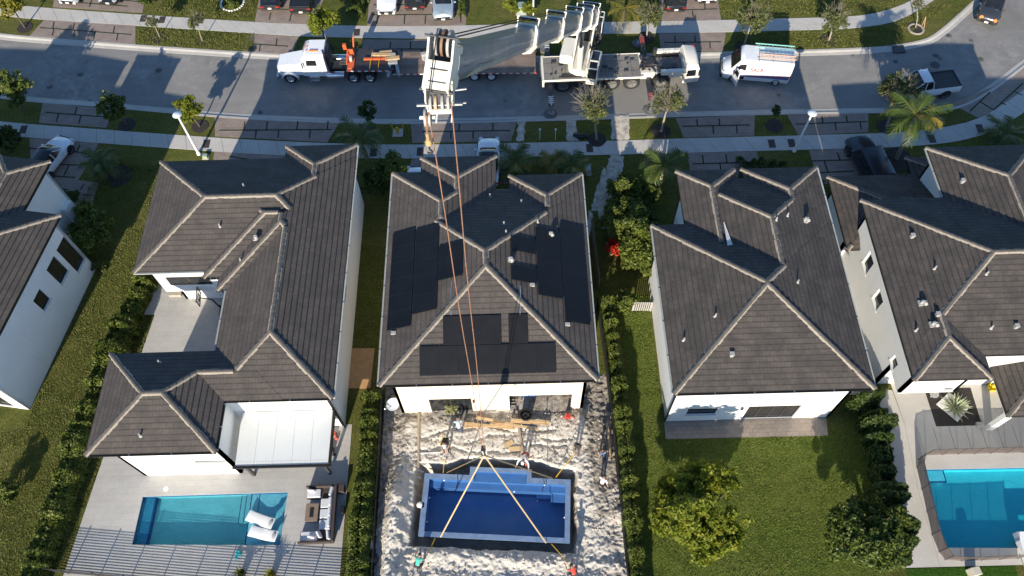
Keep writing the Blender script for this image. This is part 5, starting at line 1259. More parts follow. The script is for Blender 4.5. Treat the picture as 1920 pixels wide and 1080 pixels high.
GV = np.concatenate([blades(300000, [(-42,4),(-30.6,4),(-29.9,9),(-29.3,14),(-28.7,19),(-28.3,24),(-27.6,28),(-26.9,34),(-26,40),(-33,41.5),(-34,37),(-32,32),(-31.3,30.6),(-33.2,18.5),(-42,18)], .05, 103, .2), blades(60000, [(-28.3,9.6),(-27.35,16.3),(-26.4,24),(-26.1,26.8),(-26.7,26.8),(-27.2,24),(-28.1,16.3),(-29,9.6)], .07, 105, .5)])
o = leaf_mesh('grass', GV, LF_GRASS, None); tag(o, 'short dry grass between the left houses', 'grass', kind='stuff')
GV = np.concatenate([blades(50000, [(-32.5,58.25),(-23.5,57.05),(-23,60),(-30,66)], .10, 107), blades(12000, [(9.3,55.65),(13.3,55.6),(13,64),(9.3,64)], .08, 108), blades(50000, [(19.0,55.5),(30.5,55.5),(33,55.9),(36,57.2),(40,61),(36,66),(19,66)], .08, 109), blades(30000, [(20,51.5),(33,51.4),(40,56.5),(38,56.6),(34,54.1),(30,53.6),(20,53.6)], .09, 111), blades(20000, [(-33,54.3),(-22.6,53),(-22.9,55.1),(-33.6,56.5)], .09, 113), blades(20000, [(-8,44.2),(14,44.2),(14,42.1),(-8,42.1)], .06, 115, .1) if False else blades(2, [(0,56),(1,56),(1,57)], .05, 115)])
o = leaf_mesh('grass', GV, LF_GRASS, None); tag(o, 'grass of the sunny lawns across the street', 'grass', kind='stuff')
# ================================================================== vehicles
def paint(name, col, metal=0.0, rough=0.28):
    m, n, b = _mat(name); f = noise(n, 5, 4, .6)
    n.links.new(ramp(n, f, [(.3,tuple(c*.92 for c in col)),(.7,tuple(min(1,c*1.06) for c in col))]), b.inputs['Base Color'])
    b.inputs['Roughness'].default_value = rough; b.inputs['Metallic'].default_value = metal; b.inputs['Coat Weight'].default_value = .8; b.inputs['Coat Roughness'].default_value = .05
    return m
CP_WHITE = paint('car_paint_white', (.72,.73,.74)); CP_BLACK = paint('car_paint_black', (.012,.012,.013)); CP_SILVER = paint('car_paint_silver_blue', (.36,.44,.48), .35); CP_GREY = paint('car_paint_dark_grey', (.05,.055,.06), .3); CP_NAVY = paint('car_paint_dark_navy', (.010,.013,.02))
LAMP_C = plain('headlamp_clear', (.55,.56,.58), .12, .2); LAMP_R = plain('tail_lamp_red', (.35,.015,.012), .2)
LAMP_A = plain('lamp_amber', (.75,.22,.06), .3); CHROME = plain('chrome', (.6,.6,.6), .12, 1.0, var=.04); PLATE = plain('number_plate', (.72,.72,.7), .5)
def wheel_at(root, x, y, r, w, rim_mat=None):
    m = local(root); s = 1 if y > 0 else -1; M0 = Matrix.Translation((x,y,r)) @ Matrix.Rotation(R(90),4,'X'); m.M = M0
    m.lathe([(r*.62,-w/2),(r*.9,-w/2),(r,-w*.36),(r,w*.36),(r*.9,w/2),(r*.62,w/2)], n=22, cap=False); ty = m.build('wheel', RUBBER, root, smooth=40)
    q = local(root); q.M = M0; z = -s*w*.5
    q.lathe([(.02,z*.55),(r*.18,z*.55),(r*.2,z*.35),(r*.5,z*.55),(r*.63,z*1.02),(r*.63,-z*.9)], n=16); q.build('rim', rim_mat or ALU, ty, smooth=40)
    q = local(root); q.M = M0
    for k in range(5): a = k*2*math.pi/5; q.box((math.cos(a)*r*.34, math.sin(a)*r*.34, z*.72), (r*.5,r*.13,w*.1), a)
    q.build('spokes', rim_mat or ALU, ty)
def car(name, label, cat, loc, rz, L, Wd, Ht, mat, kind='sedan', group=None, lamps=None, front_plate=True, roofmat=None):
    t = thing(name, label, cat, loc, rz, group); h = L/2; w = Wd/2; belt = Ht*.60; cl = .24
    # stations along x: (x, half width, bottom, belt height, crown)
    if kind == 'sedan': st = [(-h,.80,.42,.62*belt,.72*belt),(-h+.08,.90,.34,.9*belt,.98*belt),(-h+.7,.98,cl,1.0*belt,1.06*belt),(-h*.3,1,cl,1.0*belt,1.05*belt),(h*.32,1,cl,.98*belt,1.04*belt),(h*.62,.98,cl,.88*belt,.99*belt),(h-.25,.92,cl,.74*belt,.86*belt),(h-.03,.78,.36,.55*belt,.64*belt)]
    elif kind == 'suv': st = [(-h,.86,.45,.9*belt,.95*belt),(-h+.08,.95,.38,1.0*belt,1.03*belt),(-h+.6,1,cl+.06,1.02*belt,1.05*belt),(0,1,cl+.06,1.0*belt,1.04*belt),(h*.38,1,cl+.06,.98*belt,1.04*belt),(h*.7,.98,cl+.06,.92*belt,1.0*belt),(h-.18,.93,cl+.08,.82*belt,.92*belt),(h,.82,.42,.62*belt,.7*belt)]
    else: st = [(-h,.94,.5,belt,belt*.99),(-h+.06,.98,.42,1.02*belt,1.01*belt),(-h*.3,1,cl+.12,1.02*belt,1.01*belt),(h*.3,1,cl+.12,1.0*belt,1.04*belt),(h*.75,.98,cl+.12,.94*belt,1.01*belt),(h-.12,.95,cl+.14,.86*belt,.95*belt),(h,.88,.48,.66*belt,.76*belt)]
    m = local(t); rs = []
    for x, kw, zb, zt, zc in st:
        a = w*kw; rs.append([(x,-a*.9,zb),(x,-a,zb+.14),(x,-a,zb+(zt-zb)*.6),(x,-a*.95,zt),(x,-a*.72,zc-.01),(x,0,zc+.015),(x,a*.72,zc-.01),(x,a*.95,zt),(x,a,zb+(zt-zb)*.6),(x,a,zb+.14),(x,a*.9,zb)])
    if kind == 'pickup':
        m.rings(rs); m.build('body', mat, t, smooth=42)
        bd_ = local(t); x0, x1 = -h+.12, -h*.18; a = w*.80; zt = belt*1.03
        bd_.add([(x0,-a,zt+.01),(x1,-a,zt+.01),(x1,a,zt+.01),(x0,a,zt+.01)], [(0,1,2,3)]); bd_.bx(x0,x1,-a-.1,-a,zt-.02,zt+.05); bd_.bx(x0,x1,a,a+.1,zt-.02,zt+.05); bd_.bx(x0-.08,x0,-a-.1,a+.1,zt-.02,zt+.05)
        bd_.build('cargo_bed_cover', BLACK_P, t, bevel=.015)
    else: m.rings(rs); m.build('body', mat, t, smooth=42)
    if kind == 'sedan': gs = [(-h*.80,.66,.60,belt*1.03,belt*1.04),(-h*.46,.86,.66,belt*1.02,Ht-.03),(-h*.05,.88,.68,belt*1.02,Ht),(h*.10,.88,.68,belt*1.02,Ht-.02),(h*.46,.80,.62,belt*1.02,belt*1.05)]
    elif kind == 'box': gs = [(-h*.95,.90,.86,belt*1.02,Ht-.12),(-h*.92,.92,.86,belt*1.02,Ht-.01),(-h*.2,.92,.86,belt*1.02,Ht),(h*.22,.92,.86,belt*1.02,Ht-.01),(h*.36,.90,.82,belt*1.0,belt*1.04)]
    elif kind == 'suv': gs = [(-h*.96,.78,.68,belt*1.02,belt*1.06),(-h*.84,.88,.72,belt*1.02,Ht-.03),(-h*.2,.9,.74,belt*1.02,Ht),(h*.10,.9,.74,belt*1.02,Ht-.04),(h*.45,.84,.68,belt*1.0,belt*1.05)]
    else: gs = [(-h*.17,.84,.74,belt*1.02,belt*1.05),(-h*.10,.88,.74,belt*1.02,Ht-.02),(h*.10,.9,.75,belt*1.02,Ht),(h*.22,.9,.75,belt*1.02,Ht-.04),(h*.50,.84,.7,belt*1.0,belt*1.05)]
    m = local(t); rs = []
    for x, kb, kt, zb, zt in gs: rs.append([(x,-w*kb,zb-.05),(x,-w*kt,zt-.04),(x,-w*kt*.8,zt),(x,w*kt*.8,zt),(x,w*kt,zt-.04),(x,w*kb,zb-.05)])
    m.rings(rs); m.build('windows', GLASS, t, smooth=30)
    m = local(t); mid = gs[1:-1]; rs = []
    for i, (x, kb, kt, zb, zt) in enumerate(mid):
        x = x + (.06 if i == 0 else (-.06 if i == len(mid)-1 else 0)); rs.append([(x,-w*kt*1.01,zt-.05),(x,-w*kt*.82,zt+.012),(x,0,zt+.03),(x,w*kt*.82,zt+.012),(x,w*kt*1.01,zt-.05)])
    m.rings(rs); m.build('roof', roofmat or mat, t, smooth=50)
    m = local(t)
    for s in (-1,1):
        a, b_ = gs[-1], gs[-2]; m.tube((a[0],s*w*a[1],a[3]-.04),(b_[0]-.05,s*w*b_[2],b_[4]-.03),.035,n=5); a, b_ = gs[0], gs[1]; m.tube((a[0],s*w*a[1],a[3]-.04),(b_[0]+.05,s*w*b_[2],b_[4]-.03),.045,n=5)
        c = gs[2]; m.tube((c[0],s*w*c[1],c[3]-.05),(c[0],s*w*c[2],c[4]-.04),.04,n=5)
    m.build('pillar', mat, t)
    r = .34 if kind == 'sedan' else (.37 if kind == 'suv' else .40)
    for x in (-h*.60, h*.62):
        for s in (-1,1): wheel_at(t, x, s*(w-.10), r, .24)
    for x in (-h*.60, h*.62):
        for s in (-1,1): m = local(t); m.M = Matrix.Translation((x,s*(w-.08),r)) @ Matrix.Rotation(R(90),4,'X'); m.lathe([(r*1.16,-.095),(r*1.16,.095)], n=18); m.build('wheel_arch', BLACK_P, t)
    for s in (-1,1):
        m = local(t); zz = (belt*.74 if kind != 'pickup' else belt*.8)
        if lamps: m.M = Matrix.Translation((h*.955, s*w*.62, belt*.74)) @ Matrix.Rotation(R(82),4,'Y'); m.lathe([(.17,-.05),(.17,.06),(.13,.09),(.02,.1)], n=16); m.build('headlight', lamps, t)
        else: m.box((h-.17, s*w*.72, zz), (.30,.30,.13), -s*.5); m.build('headlight', LAMP_C, t, bevel=.03)
        m = local(t); m.box((-h+.045, s*w*.76, belt*.8), (.1,.34,.14)); m.build('tail_light', LAMP_R, t, bevel=.02)
        m = local(t); m.box((h*.36, s*(w+.10), belt*1.02), (.12,.2,.14)); m.build('wing_mirror', mat, t, bevel=.03)
    m = local(t); m.rings([[(h-.02,-Wd*.30,belt*.40),(h-.02,Wd*.30,belt*.40),(h-.03,Wd*.36,belt*.72),(h-.03,-Wd*.36,belt*.72)],[(h+.035,-Wd*.26,belt*.42),(h+.035,Wd*.26,belt*.42),(h+.02,Wd*.31,belt*.70),(h+.02,-Wd*.31,belt*.70)]]); m.build('grille', BLACK_P, t)
    m = local(t); m.box((h-.03,0,.42), (.10,Wd*.84,.18)); m.box((-h+.02,0,.46), (.08,Wd*.84,.16)); m.build('bumper', BLACK_P if kind != 'sedan' else mat, t, bevel=.04)
    m = local(t); m.box((h+.03,0,.47) if front_plate else (-h-.03,0,.6), (.02,.32,.16)); m.build('number_plate', PLATE, t)
    return t
NORTH, SOUTH = R(90), R(-90)
def g_(px, py): return tuple(W(px, py).xy) + (0.02,)
PG = 'cars parked on the driveways across the street'
def top_car(name, label, cat, fpx, fpy, rz, L, Wd, Ht, mat, kind, nose=True):
    """fpx,fpy = where the visible end meets the ground"""
    p = W(fpx, fpy); d = Vector((math.cos(rz), math.sin(rz),0)); c = p - d*(L/2) if nose else p + d*(L/2)
    return car(name, label, cat, (c.x,c.y,.02), rz, L, Wd, Ht, mat, kind, PG, front_plate=nose)
top_car('parked_car', 'white car cut by the top edge on the far left driveway', 'car', 131, 13, R(-98), 4.7, 1.84, 1.45, CP_WHITE, 'sedan')
top_car('parked_car', 'black car cut by the top edge right of the white one at far left', 'car', 206, 14, R(-96), 4.8, 1.86, 1.45, CP_BLACK, 'sedan')
top_car('parked_car', 'glossy black sedan seen from behind on the driveway left of the black pickup', 'car', 509, 26, R(90), 4.8, 1.86, 1.46, CP_BLACK, 'sedan', False)
top_car('parked_pickup', 'black pickup truck parked tail to the street behind the white tractor', 'pickup truck', 567, 33, R(90), 5.7, 2.0, 1.85, CP_BLACK, 'pickup', False)
top_car('parked_car', 'white car with dark grille parked nose to the street left of two others', 'car', 726, 33, R(-90), 4.7, 1.86, 1.5, CP_WHITE, 'sedan')
top_car('parked_car', 'black car between the white and the silver car across the street', 'car', 779, 26, R(90), 4.8, 1.88, 1.48, CP_BLACK, 'suv', False)
top_car('parked_car', 'silver blue car nose to the street behind the boom head', 'car', 832, 44, R(-90), 4.9, 1.92, 1.62, CP_SILVER, 'suv')
top_car('parked_car', 'black car across the street right of the crane turret', 'car', 1266, 29, R(90), 4.8, 1.9, 1.6, CP_BLACK, 'suv', False)
top_car('parked_car', 'white car barely in frame at the top right of the crane', 'car', 1325, 12, R(-90), 4.7, 1.86, 1.5, CP_WHITE, 'suv')
c = W(1858, 28); car('moving_car', 'dark grey boxy car with round amber lamps coming down the bend', 'car', (c.x,c.y+.6,-.09), R(-118), 4.25, 1.85, 1.68, CP_GREY, 'suv', lamps=LAMP_A)
c = W(1728, 180); car('street_pickup', 'white pickup truck with black bed parked under the fluffy tree', 'pickup truck', (c.x-.1,c.y+.55,-.09), R(187), 5.8, 2.02, 1.9, CP_WHITE, 'pickup')
c = W(915, 312); car('driveway_car', 'white car with dark roof glass at the centre house garage', 'car', (c.x+.05,c.y+.1,.02), R(88), 4.7, 1.85, 1.44, CP_WHITE, 'sedan', roofmat=GLASS)
c = W(1624, 322); car('driveway_car', 'dark navy off-roader on the driveway of the right edge house', 'car', (c.x,c.y+.4,.02), R(99), 4.9, 1.98, 1.9, CP_NAVY, 'box')
c = W(92, 315); car('driveway_car', 'white car with dark glass roof on the left edge driveway', 'car', (c.x+.2,c.y+.5,.02), R(70), 4.6, 1.85, 1.46, CP_WHITE, 'sedan', roofmat=GLASS)
c = W(785, 335); car('driveway_car', 'white car almost hidden behind the left gable of the centre house', 'car', (c.x-.1,c.y-1.5,.02), R(90), 4.5, 1.8, 1.46, CP_WHITE, 'sedan')

# ------------------------------------------------------------------ white service van with ladders
vc = W(1414, 152); van = thing('service_van', 'white service van with open front door and ladders on its roof rack', 'van', (vc.x+.05,vc.y+.75,-.09), R(171))
L, w = 5.6, 1.0; m = local(van)
st = [(-2.78,.96,.38,1.5,2.42),(-2.7,1,.32,1.5,2.48),(1.15,1,.32,1.45,2.48),(1.45,1,.32,1.4,2.36),(2.12,.97,.30,1.15,1.32),(2.6,.9,.32,.85,1.0),(2.8,.74,.40,.6,.72)]
rs = []
for x,k,zb,zm,zt in st: a = w*k; rs.append([(x,-a*.96,zb),(x,-a,zb+.2),(x,-a,zm*.9),(x,-a*.96,zt-.14),(x,-a*.86,zt),(x,0,zt+.03),(x,a*.86,zt),(x,a*.96,zt-.14),(x,a,zm*.9),(x,a,zb+.2),(x,a*.96,zb)])
m.rings(rs); m.build('body', CP_WHITE, van, smooth=40)
m = local(van); m.add([(1.50,-.82,2.31),(2.10,-.86,1.36),(2.10,.86,1.36),(1.50,.82,2.31)], [(0,1,2,3)]); 
for v in range(len(m.v)): m.v[v] = (m.v[v][0]+.035, m.v[v][1], m.v[v][2]+.035)
m.build('windscreen', GLASS, van)
for s in (1,-1):
    if s < 0:
        m = local(van); m.add([(1.0,s*1.003,1.35),(1.9,s*1.0,1.3),(1.55,s*.97,1.95),(1.05,s*.98,2.05)], [(0,1,2,3) if s < 0 else (3,2,1,0)]); m.build('side_window', GLASS, van)
m = local(van); m.add([(.92,1.004,.42),(1.85,1.003,.42),(1.85,1.002,1.3),(1.5,.985,2.0),(.98,.992,2.08)], [(4,3,2,1,0)]); m.build('door_opening', BLACK_P, van)
m = local(van); m.M = Matrix.Translation((1.86,1.0,0)) @ Matrix.Rotation(R(-68),4,'Z'); m.add([(0,0,.42),(-.95,0,.42),(-.95,0,2.02),(-.42,0,2.0),(0,0,1.3),(0,.06,.42),(-.95,.06,.42),(-.95,.06,2.02),(-.42,.06,2.0),(0,.06,1.3)], [(0,1,2,3,4),(9,8,7,6,5),(0,5,6,1),(1,6,7,2),(2,7,8,3),(3,8,9,4),(4,9,5,0)]); dr = m.build('front_door', CP_WHITE, van)
m = local(van); m.M = Matrix.Translation((1.86,1.0,0)) @ Matrix.Rotation(R(-68),4,'Z'); m.bx(-.85,-.25,-.012,.072,1.32,1.88); m.build('door_window', GLASS, dr); m = local(van); m.M = Matrix.Translation((1.9,1.12,1.35)); m.box((0,.12,0), (.12,.22,.3)); m.build('wing_mirror', BLACK_P, dr, bevel=.03)
m = local(van); m.add([(-2.68,1.0045,.74),(1.0,1.0045,.74),(.8,1.0045,.86),(-2.68,1.0045,1.02)], [(3,2,1,0)]); m.build('stripe_blue', plain('van_stripe_blue',(.10,.14,.32),.4), van)
m = local(van); m.add([(-2.68,1.006,1.00),(.8,1.006,.86),(.85,1.006,.92),(-2.68,1.006,1.12)], [(3,2,1,0)]); m.build('stripe_red', plain('van_stripe_red',(.42,.04,.06),.4), van)
def lettering(root, text, size, M, mat, name='lettering'):
    cu = bpy.data.curves.new(name, 'FONT'); cu.body = text; cu.size = size; cu.extrude = .004; cu.offset = .008; cu.materials.append(mat)
    tmp = bpy.data.objects.new(name, cu); COL.objects.link(tmp); bpy.context.view_layer.update()
    me = bpy.data.meshes.new_from_object(tmp.evaluated_get(bpy.context.evaluated_depsgraph_get())); bpy.data.objects.remove(tmp)
    if not me.materials: me.materials.append(mat)
    o = bpy.data.objects.new(name, me); COL.objects.link(o); o.parent = root; o.matrix_local = M; return o
lettering(van, 'SALB', .50, Matrix.Translation((.60,1.012,1.40)) @ Matrix.Rotation(R(180),4,'Z') @ Matrix.Rotation(R(90),4,'X'), plain('van_letter_red',(.40,.05,.03),.6))
for x in (-1.75,1.78):
    for s in (-1,1): wheel_at(van, x, s*.88, .36, .24, STEEL)
m = local(van); m.box((2.78,0,.45), (.18,1.7,.32)); m.box((-2.78,0,.42), (.14,1.9,.2)); m.build('bumper', BLACK_P, van, bevel=.05); m = local(van); m.box((2.72,0,.78), (.14,1.0,.14)); m.build('grille', BLACK_P, van)
for s in (-1,1):
    m = local(van); m.ball((2.5,s*.74,.92), (.22,.14,.12)); m.build('headlight', LAMP_C, van, smooth=60); m = local(van); m.box((-2.77,s*.93,1.2), (.06,.12,.5)); m.build('tail_light', LAMP_R, van)
m = local(van)
for x in (-2.5,-1.0,.1): m.box((x,0,2.66), (.05,1.9,.05)); m.box((x,.9,2.58), (.05,.05,.16)); m.box((x,-.9,2.58), (.05,.05,.16))
for s in (-1,1): m.box((-1.2,s*.9,2.68), (2.9,.04,.05))
m.build('roof_rack', ALU, van)
def ladder(root_loc, rz, L, wd_, mat, label, pitch=.3, tilt=0.0):
    l = thing('ladder', label, 'ladder', root_loc, rz); 
    for s in (-1,1):
        m = local(l); m.M = Matrix.Rotation(tilt,4,'Y'); m.box((0,s*wd_/2,0), (L,.035,.08)); m.build('rail', mat, l)
    m = local(l); m.M = Matrix.Rotation(tilt,4,'Y')
    n = int(L/pitch)
    for k in range(n): x = -L/2+L*(k+.5)/n; m.tube((x,-wd_/2,0),(x,wd_/2,0),.018,n=6)
    m.build('rungs', mat, l); return l
def on_van(x, y, z): return tuple(Matrix.Translation(van.location) @ Matrix.Rotation(R(171),4,'Z') @ Vector((x,y,z)))
ladder(on_van(-1.15,-.62,2.76), R(171), 3.2, .42, plain('ladder_green',(.22,.50,.46),.4), 'pale green ladder on the far side of the van roof')
ladder(on_van(-1.35,.52,2.76), R(171), 2.9, .36, plain('ladder_orange',(.62,.36,.24),.5), 'pale orange ladder on the near side of the van roof')
ladder(on_van(-1.5,-.08,2.74), R(171), 2.4, .5, plain('ladder_blue',(.16,.24,.36),.5), 'short dark blue ladder in the middle of the van roof')

# ------------------------------------------------------------------ white road tractor
TR = thing('tractor_unit', 'white long-nosed truck tractor with chrome tanks facing left', 'truck', (-19.9,50.35,-.09), R(180-1.5))
# local x forward from the front bumper (x=0) backwards negative, y left (towards the camera is +y here)
m = local(TR)
def sect(x, w_, z0, z1, r=.12): return [(x,-w_,z0),(x,-w_,z1-r),(x,-w_+r,z1),(x,w_-r,z1),(x,w_,z1-r),(x,w_,z0)]
m.rings([sect(-.15,.62,.75,1.42),sect(-.3,.78,.62,1.62),(sect(-1.4,.86,.7,1.82)),sect(-2.35,.94,.8,1.95)]); m.build('bonnet', CP_WHITE, TR, smooth=40)
m = local(TR); m.rings([sect(-2.36,1.02,.8,2.2,.05),sect(-2.75,1.04,.75,2.85,.15),sect(-3.1,1.05,.75,3.0,.18),sect(-4.45,1.05,.75,3.02,.18)]); m.build('cab', CP_WHITE, TR, smooth=40)
m = local(TR); m.add([(-2.345,-.9,2.13),(-2.345,.9,2.13),(-2.70,.88,2.78),(-2.70,-.88,2.78)], [(0,1,2,3)]); m.build('windscreen', GLASS, TR)
for s in (1,-1):
    m = local(TR); m.add([(-2.85,s*1.06,1.95),(-3.75,s*1.06,1.95),(-3.75,s*1.06,2.55),(-2.95,s*1.06,2.55)], [(0,1,2,3) if s < 0 else (3,2,1,0)]); m.build('side_window', GLASS, TR)
    m = local(TR); rs = []
    for k in range(9):
        a = math.pi*k/8; rs.append([(-1.15+.72*math.cos(a), s*(y_), .45+.68*math.sin(a)+dz) for y_, dz in ((.72,0),(1.14,0),(1.16,-.06))])
    m.rings(rs, cap=False, closed=False); m.build('mudguard', CP_WHITE, TR, smooth=50)
    m = local(TR); m.box((-.35,s*.78,1.15), (.25,.28,.24)); m.build('headlight', LAMP_C, TR, bevel=.04)
    m = local(TR); m.tube((-4.55,s*.95,1.0),(-4.55,s*.95,3.6),.09,n=10); m.build('exhaust_stack', CHROME, TR, smooth=40)
    m = local(TR); m.M = Matrix.Translation((-5.1,s*1.0,.80)) @ Matrix.Rotation(R(90),4,'Y'); m.lathe([(.02,-.75),(.30,-.75),(.33,-.7),(.33,.7),(.30,.75),(.02,.75)], n=18); m.build('fuel_tank', CHROME, TR, smooth=40)
    m = local(TR); m.box((-3.3,s*1.0,.62), (.9,.4,.3)); m.box((-3.3,s*1.18,.42), (.8,.2,.06)); m.build('step_box', CHROME, TR, bevel=.02)
    m = local(TR); m.box((-2.6,s*1.3,2.2), (.1,.12,.5)); m.tube((-2.62,s*1.05,2.4),(-2.6,s*1.3,2.4),.02); m.build('wing_mirror', CHROME, TR)
m = local(TR); m.box((-.12,0,.62), (.22,2.2,.34)); m.build('bumper', CHROME, TR, bevel=.05); m = local(TR); m.box((-.14,0,1.12), (.08,.9,.6)); m.build('grille', CHROME, TR)
m = local(TR)
for s in (-.42,.42): m.box((-5.9,s,.85), (5.0,.12,.26))
m.box((-5.0,0,1.02), (1.2,.9,.06)); m.box((-7.1,0,1.05), (1.0,.8,.1)); m.build('chassis_frame', DKSTEEL, TR)
m = local(TR)
for s in (-.5,-.2,.15,.45): m.tube((-4.6,s,2.0),(-5.4,s*.5,1.3),.025,n=5); m.tube((-5.4,s*.5,1.3),(-6.6,s*.6,1.25),.025,n=5)
m.box((-4.62,0,1.9), (.12,1.5,1.6)); m.build('hose_rack', DKSTEEL, TR)
m = local(TR); 
for y_ in (-.42,0,.42): m.tube((-3.0,y_,3.04),(-3.0,y_,3.10),.06,n=8)
m.box((-3.6,.45,3.05),(.7,.12,.1)); m.build('roof_marker_lamp', LAMP_A, TR)
for x, dual in ((-1.15,0),(-6.55,1),(-7.95,1)):
    for s in (-1,1):
        wheel_at(TR, x, s*(.98 if not dual else .98), .53, .28, CHROME)
        if dual: wheel_at(TR, x, s*.64, .53, .28, CHROME)

# ------------------------------------------------------------------ dropped-deck trailer
DECKW = m_paver('worn_deck_boards', (.20,.14,.105), (.12,.085,.066), (.26,.20,.155), 3.5, .2, .012, .35)
TL = thing('lowboy_trailer', 'long flatbed trailer with worn wooden deck and red white edge tape', 'trailer', (-13.8,50.35,-.09), R(-1.5))
m = local(TL); m.bx(0,4.0,-1.28,1.28,1.28,1.46); m.build('gooseneck_deck', DKSTEEL, TL, bevel=.02)
m = local(TL); m.bx(3.98,15.95,-1.28,1.28,.88,1.02); m.build('deck', DECKW, TL)
m = local(TL); m.bx(0.2,15.9,-.5,-.3,.5,.87); m.bx(.2,15.9,.3,.5,.5,.87); m.bx(3.8,4.1,-1.2,1.2,.8,1.3); m.build('frame_beam', DKSTEEL, TL)
for s in (-1,1):
    m = local(TL); k = 0; x = .1
    while x < 15.9:
        z = (1.30,1.42) if x < 3.8 else (.90,1.0)
        m.cur = k % 2; m.bx(x, x+.28, s*1.285-.008, s*1.285+.008, *z); x += .29; k += 1
    m.cur = 0; m.build('edge_tape', plain('tape_red',(.45,.05,.04),.5), TL, mats=[plain('tape_white',(.7,.7,.7),.5)])
for x in (9.4,10.75,12.2):
    for s in (-1,1): wheel_at(TL, x, s*1.06, .46, .26, plain('white_rim',(.65,.65,.64),.4) if 'white_rim' not in bpy.data.materials else bpy.data.materials['white_rim'])
# what lies on the gooseneck
of = thing('orange_frame', 'orange steel frame standing at the front of the trailer', 'steel frame', tuple(W(659,118,1.38)), R(-90))
m = local(of); m.box((0,-.0,.06), (1.5,.55,.12)); m.box((-.6,0,.5), (.1,.5,.9)); m.tube((-.6,.2,.1),(-1.5,.3,1.5),.07); m.tube((-.5,-.2,.9),(.5,-.3,.3),.06); m.build('weldment', ORANGE, of, bevel=.015)
m = local(of); m.box((-.9,-.45,1.0), (.28,.3,.5)); m.build('end_box', ORANGE, of, bevel=.02); m = local(of); m.tube((-.2,-.1,.3),(-.2,.12,.3),.28,n=14); m.build('cable_reel', VENT, of)
for i, (x0,y0,x1,y1,r_,mt,lab) in enumerate([(697,103,742,104,.16,WOOD,'pale timber strapped on the trailer behind the orange frame'),(682,111,730,110,.10,ORANGE,'thin orange beam beside the pale timber on the trailer'),(712,99,735,97,.12,WOOD,'short pale timber block on the trailer')]):
    a, b_ = W(x0,y0,1.5), W(x1,y1,1.5); m = MB(); mid = (a+b_)/2; m.box(mid+Vector((0,0,r_*.2)), ((b_-a).length, r_*2, r_*1.4), math.atan2((b_-a).y,(b_-a).x)); tag(m.build('dunnage_beam', mt, bevel=.015), lab, 'beam')
st_ = thing('outrigger_stand', 'grey steel tripod stand lying across the trailer deck step', 'steel stand', tuple(W(738,130,1.05)), R(95))
m = local(st_); m.add([(-.9,-.5,.05),(.3,-.35,.4),(.3,.35,.4),(-.9,.5,.05),(-.9,-.3,.05),(.1,-.18,.42),(.1,.18,.42),(-.9,.3,.05)], [(0,1,5,4),(1,2,6,5),(2,3,7,6)]); m.box((-.3,-.42,.2),(1.4,.16,.12),.1); m.box((-.3,.42,.2),(1.4,.16,.12),-.1); m.box((.45,0,.42),(.4,.8,.1)); m.box((1.1,0,.5),(.5,.3,.2)); m.build('plate_frame', plain('grey_steel_paint',(.30,.31,.30),.6,var=.2), st_, bevel=.01)
m = local(st_); m.box((.75,0,.55), (.35,1.2,.12)); m.build('cross_arm', WOOD, st_)
m = MB()
for x in (692,708):
    m.path([W(x,135,1.48), W(x+3,112,1.75), W(x+7,95,1.5)], .02, 4)
tag(m.build('ratchet_strap', YELLOW), 'pair of yellow straps over the timber on the trailer', 'strap')
# ================================================================== the mobile crane
CR = thing('mobile_crane', 'large cream mobile crane with its telescopic boom raised towards the viewer', 'mobile crane', (2.6,48.62,-.09), R(.8))
CRANE_D = m_stucco('crane_cream_dirty', (.70,.65,.54), .8)
CRANE_W = m_stucco('crane_cream_worn', (.72,.68,.585), .55)
CRANE_W.node_tree.nodes['Principled BSDF'].inputs['Roughness'].default_value = .5
DECKG = m_concrete('crane_deck_grey', (.15,.142,.128), (.23,.215,.19), stain=.95)
m = local(CR)
for k in range(20):
    m = local(CR); x_ = random.choice([random.uniform(.3,2.6), random.uniform(4.6,8.0)]); y_ = random.uniform(-1.1,1.1); m.box((x_,y_,1.50+random.random()*.05), (random.uniform(.08,.4),random.uniform(.06,.2),random.uniform(.04,.16)), random.random()*.2); m.build('deck_gear', DKSTEEL, CR, bevel=.01)
m = local(CR)
for x_ in (.9,2.0,3.1,5.3,6.4,7.5): m.bx(x_-.012,x_+.012,-1.28,1.28,1.471,1.476)
m.bx(.3,8.1,.58,.60,1.471,1.476); m.bx(.3,8.1,-.60,-.58,1.471,1.476); m.build('deck_seam', BLACK_P, CR)
m = local(CR); m.bx(0.1,12.4,-.92,.92,.75,1.42); m.build('carrier_frame', CRANE_W, CR, bevel=.04)
m = local(CR); m.bx(.2,8.2,-1.3,1.3,1.40,1.47); m.bx(9.6,11.7,-.85,.75,1.421,1.50); m.build('deck_plate', DECKG, CR)
m = local(CR)
for s in (-1,1): m.bx(.1,8.4,s*1.345-.035,s*1.345+.035,1.30,1.5)
m.bx(0,.18,-1.42,1.42,.7,1.52); m.build('side_rail', CRANE_W, CR, bevel=.03)
m = local(CR); m.bx(1.7,4.6,.86,1.12,1.472,1.56); m.bx(1.6,3.3,-1.12,-.86,1.472,1.58); m.build('toolbox_slot', BLACK_P, CR)
m = local(CR)
for k in range(26): m.tube((random.uniform(8.1,9.8),random.uniform(-.9,.8),1.5),(random.uniform(8.1,9.9),random.uniform(-.9,.8),1.5+random.uniform(.05,.4)),random.uniform(.02,.07),n=5)
m.box((9.0,.1,1.6),(1.0,.7,.28)); m.box((10.6,-.55,1.7),(1.2,.5,.3)); m.build('engine_clutter', DKSTEEL, CR)
m = local(CR); m.tube((9.55,.95,1.5),(9.55,.95,2.3),.18,n=12); m.build('exhaust_stack', DKSTEEL, CR, smooth=40)
